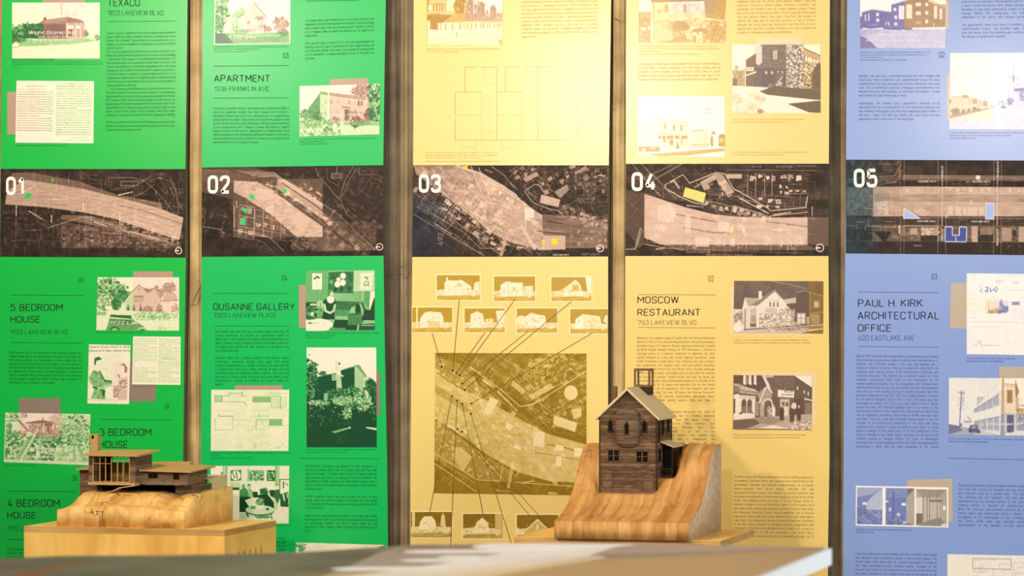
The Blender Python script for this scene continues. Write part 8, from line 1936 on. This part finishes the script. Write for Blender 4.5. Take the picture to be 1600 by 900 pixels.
# left wing
ly = -0.44
box('wing', X(124.5, ly), X(151.5, ly), ly, ly + 0.12, Zp(130, 775, ly), Zp(130, 733, ly), SA, e)
quad_slab('roof', [(X(118, ly - 0.02), ly - 0.02, Zp(118, 731.5, ly)), (X(138, ly - 0.02), ly - 0.02, Zp(118, 731.5, ly)), (X(138, ly - 0.02), ly + 0.12, Zp(125, 727, ly + 0.1)), (X(118, ly - 0.02), ly + 0.12, Zp(125, 727, ly + 0.1))], 0.004, M['board'], e)
# right wing: long low body carried out over the hill
wy0, wy1 = -0.475, -0.31
wx0_, wx1_ = X(216.5, wy0), X(292.5, wy0)
wzt, wzb = Zp(255, 736, wy0), Zp(255, 758, wy0)
wing = box('wing', wx0_, wx1_, wy0, wy1, wzb, wzt, SA, e)
for a, b, c, d in ((232, 246.5, 739.5, 747.5), (271, 280, 739.5, 749)):
    w = bmesh.new(); x0, x1, z0, z1 = X(a, wy0), X(b, wy0), Zp(250, d, wy0), Zp(250, c, wy0)
    for q in ((x0, x1, z0, z0 + 0.002), (x0, x1, z1 - 0.002, z1), (x0, x0 + 0.002, z0, z1), (x1 - 0.002, x1, z0, z1), ((x0 + x1) / 2 - 0.0008, (x0 + x1) / 2 + 0.0008, z0, z1)): add_box(w, q[0], q[1], wy0 - 0.0016, wy0 + 0.0005, q[2], q[3])
    f = bm_obj('window', w, M['trim_dark'], wing)
    box('pane', x0 + 0.001, x1 - 0.001, wy0 - 0.0006, wy0 + 0.0004, z0 + 0.001, z1 - 0.001, M['dark'], wing)
vy0, vy1 = -0.492, -0.285
quad_slab('roof', [(X(217, vy0), vy0, Zp(217, 734, vy0)), (X(298, vy0), vy0, Zp(298, 736.6, vy0)), (X(298, vy0), vy1, Zp(335, 727.6, vy1)), (X(217, vy0), vy1, Zp(245, 723.5, vy1))], 0.0042, M['board'], e)
py_ = -0.30
quad_slab('roof', [(X(232, py_), py_, Zp(232, 727, py_) + 0.004), (X(292, py_), py_, Zp(292, 728.5, py_) + 0.004), (X(292, py_), py_ + 0.05, Zp(300, 721, py_ + 0.05)), (X(232, py_), py_ + 0.05, Zp(240, 721, py_ + 0.05))], 0.004, M['board'], e)
sy = -0.43
box('support_or_shade', X(274, sy), X(312, sy), sy, sy + 0.10, Zp(290, 779, sy), wzb, SA, e)
box('support_or_shade', X(151.5, -0.40), X(274, -0.40), -0.40, -0.394, Zp(200, 778, -0.40), gzb - 0.007, M['dark'], e)  # no wall: dark sheet standing in for the shade under the house
bm = bmesh.new()
pr = [(171, 768.2), (181, 766), (190, 761), (203, 759.5), (214, 757.8)]
for (a, b), (c, d) in zip(pr[:-1], pr[1:]):
    yy = -0.50
    add_prism(bm, [(X(a, yy), yy - 0.02, Zp(a, b, yy)), (X(c, yy), yy - 0.02, Zp(c, d, yy)), (X(c, yy), yy + 0.02, Zp(c, d, yy)), (X(a, yy), yy + 0.02, Zp(a, b, yy))],
              [(X(a, yy), yy - 0.02, Zp(a, b, yy) - 0.002), (X(c, yy), yy - 0.02, Zp(c, d, yy) - 0.002), (X(c, yy), yy + 0.02, Zp(c, d, yy) - 0.002), (X(a, yy), yy + 0.02, Zp(a, b, yy) - 0.002)])
bm_obj('ramp', bm, M['board_pale'], e)
xs = X(312, -0.43)
quad_slab('terrace', [(xs - 0.06, -0.335, Zp(313, 750, -0.43)), (xs, -0.335, Zp(313, 750, -0.43)), (xs, -0.20, Zp(313, 750, -0.43) + 0.004), (xs - 0.06, -0.20, Zp(313, 750, -0.43) + 0.004)], 0.003, M['board_pale'], e)
box('garden_wall', xs - 0.006, xs - 0.001, -0.329, -0.20, Zp(313, 775, -0.43), Zp(313, 750, -0.43), M['board_pale'], e)

# ------------------------------------------------------------------ right model: tall gabled house on a steep carved slope
YF2 = -0.690; YB2 = -0.265
cx0, cx1 = X(866, YF2), X(1077, YF2)
e = empty('house_model', ((cx0 + cx1) / 2, (YF2 + YB2) / 2, ZT), 'tall dark gabled house model with open bell tower on a steep carved wooden slope', 'model house')
prof = []
for d, px, py in ((0.0, 1077, 818), (0.08, 1086, 806), (0.15, 1093, 790), (0.205, 1099, 768), (0.25, 1104, 743), (0.285, 1108, 718), (0.32, 1112, 702), (0.36, 1117, 695.5), (0.425, 1123, 694)):
    prof.append((d, Zp(px, py, YF2 + d)))


def slope(A, B):
    d = B - YF2 + 0.018 * (fbm(A * 100, B * 40, 9, 3, 2) - 0.5) * np.clip((B - YF2) / 0.1, 0, 1)
    h = np.interp(d, [p[0] for p in prof], [p[1] for p in prof])
    pad = sm((A - X(925, -0.475)) / 0.02) * sm((X(1036, -0.475) - A) / 0.03) * sm((B - YF2 - 0.02) / 0.08) * sm((-0.44 - B) / 0.03)
    h = h * (1 - pad) + np.minimum(h, ZT + 0.052 + (Zp(980, 771, -0.475) - ZT - 0.052) * sm((B - YF2) / 0.20)) * pad
    hx = X(1025.5, -0.475)
    cut = sm((A - hx + 0.012) / 0.008) * sm((hx + 0.058 - A) / 0.02) * sm((B - YF2 - 0.19) / 0.04) * sm((-0.30 - B) / 0.02)
    h = h * (1 - cut) + np.minimum(h, Zp(1040, 747, -0.425)) * cut
    return h + 0.0035 * (fbm(A * 100, B * 100, 3.0, 8, 3) - 0.5) * np.clip((B - YF2) / 0.02, 0, 1)


terrain('terrain_block', cx0, cx1, YF2, YB2, slope, [M['block_b'], M['block_end']], e, 80, 80)
SB = M['siding_b']
hy0, hy1 = -0.475, -0.280
hx0, hx1 = X(937, hy0), X(1025.5, hy0)
hzb = Zp(980, 769.5, hy0); hze = Zp(980, 651, hy0); hza = Zp(980, 606.5, hy0); hxm = (hx0 + hx1) / 2
bm = bmesh.new()
sect = [(hx0, hzb - 0.004), (hx1, hzb - 0.004), (hx1, hze), (hxm, hza - 0.004), (hx0, hze)]
add_prism(bm, [(x, hy0, z) for x, z in sect], [(x, hy1, z) for x, z in sect])
body = bm_obj('house_body', bm, SB, e)
for x in (hx0, hx1): box('corner_trim', x - 0.0015, x + 0.0015, hy0 - 0.0015, hy0 + 0.0015, hzb - 0.003, hze, M['trim_dark'], e)
box('corner_trim', hx1 - 0.0005, hx1 + 0.0015, hy1 - 0.003, hy1, hzb, hze, M['trim_dark'], e)
# roof of two slabs
ex = X(1031.7, hy0); ez = Zp(1031, 653.5, hy0); exl = X(932, hy0); th = 0.006
bm = bmesh.new(); nrm = 0.006
add_prism(bm, [(hxm, hy0 - 0.014, hza + 0.002), (ex, hy0 - 0.014, ez), (ex - 0.001, hy0 - 0.014, ez - th), (hxm, hy0 - 0.014, hza - 0.006)], [(hxm, hy1 + 0.012, hza + 0.002), (ex, hy1 + 0.012, ez), (ex - 0.001, hy1 + 0.012, ez - th), (hxm, hy1 + 0.012, hza - 0.006)])
bm_obj('roof', bm, M['board_pale'], e)
bm = bmesh.new()
add_prism(bm, [(hxm, hy0 - 0.014, hza + 0.002), (hxm, hy0 - 0.014, hza - 0.006), (exl + 0.001, hy0 - 0.014, ez - th), (exl, hy0 - 0.014, ez)], [(hxm, hy1 + 0.012, hza + 0.002), (hxm, hy1 + 0.012, hza - 0.006), (exl + 0.001, hy1 + 0.012, ez - th), (exl, hy1 + 0.012, ez)])
bm_obj('roof', bm, M['board_pale'], e)


def mwin(x0, x1, z0, z1, y, parent, nv=1, nh=1, arch=False, fw=0.0022, pane='dark'):
    """small model window on a wall facing the room"""
    bm = bmesh.new()
    if arch:
        n = 7; zs = z1 - (x1 - x0) * 0.75; xm = (x0 + x1) / 2
        out = [(x0, z0), (x1, z0), (x1, zs)] + [(xm + (x1 - xm) * (1 - k / n) ** 0.8, zs + (z1 - zs) * (k / n)) for k in range(1, n + 1)] + [(xm - (xm - x0) * (k / n) ** 1.0, z1 - (z1 - zs) * (k / n) ** 1.3) for k in range(1, n + 1)]
        add_prism(bm, [(x, y - 0.0018, z) for x, z in out], [(x, y + 0.0006, z) for x, z in out])
        f = bm_obj('window', bm, M['trim_dark'], parent)
        s = 0.55; inn = [(xm + (x - xm) * s, z0 + (z1 - z0) * 0.5 + (z - z0 - (z1 - z0) * 0.5) * 0.8) for x, z in out]
        bm = bmesh.new(); add_prism(bm, [(x, y - 0.0024, z) for x, z in inn], [(x, y - 0.0012, z) for x, z in inn]); bm_obj('pane', bm, M['dark'], parent)
        return f
    add_box(bm, x0, x1, y - 0.002, y + 0.0005, z0, z0 + fw); add_box(bm, x0, x1, y - 0.002, y + 0.0005, z1 - fw, z1)
    add_box(bm, x0, x0 + fw, y - 0.002, y + 0.0005, z0, z1); add_box(bm, x1 - fw, x1, y - 0.002, y + 0.0005, z0, z1)
    for k in range(1, nv): xx = x0 + (x1 - x0) * k / nv; add_box(bm, xx - fw * .6, xx + fw * .6, y - 0.002, y + 0.0005, z0, z1)
    for k in range(1, nh): zz = z0 + (z1 - z0) * k / nh; add_box(bm, x0, x1, y - 0.0012, y + 0.0005, zz - fw * .3, zz + fw * .3)
    f = bm_obj('window', bm, M['frame_brown'], parent)
    box('pane', x0 + fw * .5, x1 - fw * .5, y - 0.0008, y + 0.0004, z0 + fw * .5, z1 - fw * .5, M[pane], parent)
    return f


def pw(a, b, c, d, **k): return mwin(X(a, hy0), X(b, hy0), Zp(980, d, hy0), Zp(980, c, hy0), hy0, body, **k)


pw(949.5, 968.5, 702, 722, nv=2, nh=2); pw(993.5, 1013.5, 703.5, 723, nv=2, nh=2)
pw(941.5, 956.8, 740.5, 762.5, nv=1, nh=4, pane='siding_fine'); pw(1005, 1020.8, 741.5, 764, nv=1, nh=4, pane='siding_fine')
pw(950, 957.5, 655, 675.5, arch=True); pw(1003, 1011.5, 655.5, 676.5, arch=True)
# rounded oriel on the front
bm = bmesh.new(); n = 14
ox0, ox1 = X(962.5, hy0), X(1000, hy0); om = (ox0 + ox1) / 2; hw = (ox1 - ox0) / 2
rows = []
for z, s, q in ((Zp(980, 700, hy0), 0.45, 0.2), (Zp(980, 696.5, hy0), 0.78, 0.7), (Zp(980, 692, hy0), 1.0, 1.0), (Zp(980, 646, hy0), 1.0, 1.0), (Zp(980, 641, hy0), 0.8, 0.85), (Zp(980, 637, hy0), 0.5, 0.3)):
    rows.append([bm.verts.new((om - hw * s * (1 if k == 0 else -1 if k == n else np.sign(math.cos(math.pi * k / n)) * abs(math.cos(math.pi * k / n)) ** 0.6), hy0 + 0.002 - 0.022 * q * math.sin(math.pi * k / n) ** 0.5, z)) for k in range(n + 1)])
for r0, r1 in zip(rows[:-1], rows[1:]):
    for k in range(n): bm.faces.new((r0[k], r0[k + 1], r1[k + 1], r1[k]))
    bm.faces.new((r0[0], r1[0], r1[n], r0[n]))
bm.faces.new(rows[0][::-1]); bm.faces.new(rows[-1])
oriel = bm_obj('oriel', bm, M['siding_fine'], e)
mwin(X(976, hy0 - 0.02), X(982.5, hy0 - 0.02), Zp(980, 679, hy0), Zp(980, 658, hy0), hy0 - 0.0205, oriel, arch=True)


def side_win(y0, y1, z0, z1, parent, fw=0.002):
    bm = bmesh.new(); x = hx1
    add_box(bm, x - 0.0005, x + 0.002, y0, y1, z0, z0 + fw); add_box(bm, x - 0.0005, x + 0.002, y0, y1, z1 - fw, z1); add_box(bm, x - 0.0005, x + 0.002, y0, y0 + fw, z0, z1); add_box(bm, x - 0.0005, x + 0.002, y1 - fw, y1, z0, z1)
    bm_obj('window', bm, M['trim_dark'], parent); box('pane', x - 0.0004, x + 0.0008, y0 + fw * .5, y1 - fw * .5, z0 + fw * .5, z1 - fw * .5, M['dark'], parent)


for a, b, c, d in ((-0.455, -0.435, 657, 690), (-0.412, -0.385, 655, 680), (-0.34, -0.315, 654, 677), (-0.45, -0.425, 700, 720)): side_win(a, b, Zp(1035, d, -0.39), Zp(1035, c, -0.39), body)
# lean-to porch on the right side
ly0, ly1 = -0.425, -0.305
lx = hx1 + 0.036
quad_slab('porch_roof', [(hx1, ly0 - 0.004, Zp(1037, 689.5, ly0)), (lx + 0.004, ly0 - 0.004, Zp(1056, 698, ly0)), (lx + 0.004, ly1, Zp(1056, 698, ly0)), (hx1, ly1, Zp(1037, 689.5, ly0))], 0.003, M['board_pale'], e)
zf = Zp(1040, 743, ly0)
bm = bmesh.new()
for y in (ly0, (ly0 + ly1) / 2, ly1 - 0.004): add_box(bm, lx - 0.003, lx, y, y + 0.003, zf, Zp(1056, 699, ly0))
add_box(bm, hx1, lx, ly0, ly0 + 0.002, zf + 0.018, zf + 0.0205); add_box(bm, lx - 0.002, lx, ly0, ly1, zf + 0.018, zf + 0.0205)
for k in range(7): add_box(bm, hx1 + k * 0.005, hx1 + k * 0.005 + 0.0012, ly0, ly0 + 0.0012, zf, zf + 0.018)
add_box(bm, hx1, lx, ly0, ly1, zf - 0.02, zf)
bm_obj('porch', bm, M['trim_dark'], e)
box('porch_shade', hx1, lx - 0.004, ly0 + 0.03, ly0 + 0.033, zf, Zp(1056, 699, ly0), M['dark'], e)  # dark sheet set in the porch to stand in for its deep shade
# bell tower frame behind the ridge
ty0, ty1 = -0.345, -0.298
tx0, tx1 = X(990.5, ty0), X(1015.5, ty0)
tz0, tz1 = Zp(1000, 602.5, ty0), Zp(1000, 576, ty0)
tb = box('bell_tower', tx0 + 0.002, tx1 - 0.001, ty0 + 0.001, ty1, hza - 0.022, tz0 - 0.003, M['trim_dark'], e)
bm = bmesh.new(); w = 0.005
add_box(bm, tx0, tx1, ty0, ty1, tz0 - 0.004, tz0 + 0.001); bm_obj('sill', bm, M['frame_brown'], tb)
for x in (tx0, tx1 - w):
    for y in (ty0, ty1 - w): box('post', x, x + w, y, y + w, tz0 + 0.001, tz1 - 0.006, M['frame_brown'], tb)
bm = bmesh.new()
add_box(bm, tx0, tx1, ty0, ty0 + w, tz1 - 0.006, tz1); add_box(bm, tx0, tx1, ty1 - w, ty1, tz1 - 0.006, tz1); add_box(bm, tx0, tx0 + w, ty0 + w, ty1 - w, tz1 - 0.006, tz1); add_box(bm, tx1 - w, tx1, ty0 + w, ty1 - w, tz1 - 0.006, tz1)
bm_obj('top_rail', bm, M['frame_brown'], tb)
bm = bmesh.new(); add_tube(bm, [(tx0 + w, ty1 - 0.002, tz1 - 0.015), (tx0 + w + 0.010, ty1 - 0.002, tz1 - 0.006)], 0.001, 5); add_tube(bm, [(tx1 - 0.002, ty0 + w, tz1 - 0.014), (tx1 - 0.002, ty0 + w + 0.010, tz1 - 0.006)], 0.001, 5)
bm_obj('brace', bm, M['frame_brown'], tb)
ky = -0.31
box('chimney', X(956.8, ky), X(963, ky), ky, ky + 0.014, Zp(960, 640, ky), Zp(960, 603.5, ky), M['frame_brown'], e)

# ------------------------------------------------------------------ foreground table with a laminated map print
TZ = 1.04
outline = [(1.655, -3.935), (1.32, -3.925), (1.17, -3.955), (0.95, -4.06), (0.80, -4.27), (0.62, -4.40), (0.46, -4.455), (0.36, -4.56), (0.22, -4.74), (0.10, -4.97), (0.10, -5.05), (1.655, -5.05)]
M['laminate'] = flat_mat('white_laminate', (238, 240, 238), 0.35, 0.4, 0.01)
M['metal'] = flat_mat('grey_table_metal', (92, 92, 94), 0.4, 0.5, 0.03)
e = empty('display_table', (0.95, -4.5, 0.0), 'white-edged display table with a curved left end, blurred in the foreground', 'table')
bm = bmesh.new(); add_prism(bm, [(x, y, TZ - 0.0275) for x, y in outline], [(x, y, TZ) for x, y in outline]); bm_obj('tabletop', bm, M['laminate'], e)
box('apron', 0.75, 1.55, -4.9, -4.3, TZ - 0.09, TZ - 0.0275, M['metal'], e)
for x, y in ((0.78, -4.86), (1.5, -4.86), (0.85, -4.34), (1.5, -4.34)): box('leg', x - 0.02, x + 0.02, y - 0.02, y + 0.02, 0.0, TZ - 0.09, M['metal'], e, 0.004)

# the print: drawn in centimetres on the table top
p = Pic((8, -506, 166, -392), (0, 0, 1.0), 0.0, 2.2)
def cm(px, py): x, y = atz(px, py, TZ); return (x * 100, y * 100)
p.t[:] = 0.22
p.tex(8, -506, 166, -392, 0.14, 0.30, 12, 0.8)
p.poly([cm(500, 903), cm(540, 888), cm(592, 864), cm(641, 851), cm(1300, 850), cm(1300, 980), cm(480, 990)], 0.52)
p.poly([cm(760, 905), cm(900, 868), cm(1295, 857), cm(1290, 990), cm(700, 990)], 0.40)
p.poly([cm(640, 852), cm(820, 849), cm(800, 858), cm(620, 866)], 0.36, 0.8); p.tex(90, -420, 118, -396, 0.3, 0.62, 4, 0.6)
p.line([cm(600, 905), cm(760, 884), cm(850, 868), cm(905, 850)], 15, 0.92, 0.9); p.line([cm(830, 856), cm(905, 849)], 20, 1.0, 0.95); p.line([cm(700, 905), cm(900, 872)], 10, 0.8, 0.7)
for a, b, yy, hgt in ((662, 765, 863.5, 7), (655, 722, 877, 6), (552, 640, 889, 7), (655, 672, 889, 7), (712, 730, 872, 6)):
    r = random.Random(a); x = a
    while x < b:
        w = r.uniform(5, 16); p.line([cm(x, yy), cm(min(x + w, b), yy)], hgt, 0.98, 0.95); x += w + 4
p.k[:] = np.clip((p.X - cm(860, 870)[0] + 8 - (p.Y + 440) * 0.9) / 14, 0, 1)
p.ink('red', [cm(12, 902), cm(80, 887), cm(136, 877), (cm(138, 880)), cm(80, 893), cm(40, 905)], 0.8)
c = np.array([lin(v) for v in ((30, 28, 23), (150, 128, 116), (222, 200, 186), (255, 250, 244))])
t = np.clip(p.t, 0, 1); col = np.stack([np.interp(t, [0, 0.45, 0.7, 1], c[:, i]) for i in range(3)], -1)
tan = np.stack([np.interp(t, [0, 0.45, 0.7, 1], q) for q in np.array([lin(v) for v in ((60, 48, 34), (196, 158, 112), (226, 196, 156), (255, 246, 234))]).T], -1)
col = col * (1 - p.k[..., None]) + tan * p.k[..., None]
col = col * (1 - p.h['red'][..., None]) + lin((150, 62, 44)) * p.h['red'][..., None]
ins = p.mask([(x * 100 - (0.6 if x > 1.6 else 0), y * 100 - 0.4) for x, y in outline], (slice(None), slice(None)))
xx, yy = p.X / 100, p.Y / 100
zz = TZ + 0.0012 + 0.0009 * np.sin(xx * 9 + yy * 5)
idx = np.arange(p.nx * p.ny).reshape(p.ny, p.nx)
fa = np.stack([idx[:-1, :-1], idx[:-1, 1:], idx[1:, 1:], idx[1:, :-1]], -1)
keep = (ins[:-1, :-1] > 0.5) & (ins[1:, 1:] > 0.5) & (ins[:-1, 1:] > 0.5) & (ins[1:, :-1] > 0.5)
fa = fa[keep]
used = np.unique(fa); remap = np.full(p.nx * p.ny, -1); remap[used] = np.arange(len(used))
m_, nt_, b_ = mat_base('laminated_print', 0.4, 0.08)
va_ = nd(nt_, 'ShaderNodeVertexColor', layer_name='ink'); nt_.links.new(va_.outputs['Color'], b_.inputs['Base Color'])
co = np.stack([xx.ravel(), yy.ravel(), zz.ravel()], 1)[used]
o = mesh_np('map_print', co, remap[fa].ravel(), 4, m_, None, col.reshape(-1, 3)[used])
tag(o, 'glossy laminated map print lying on the foreground table', 'print')
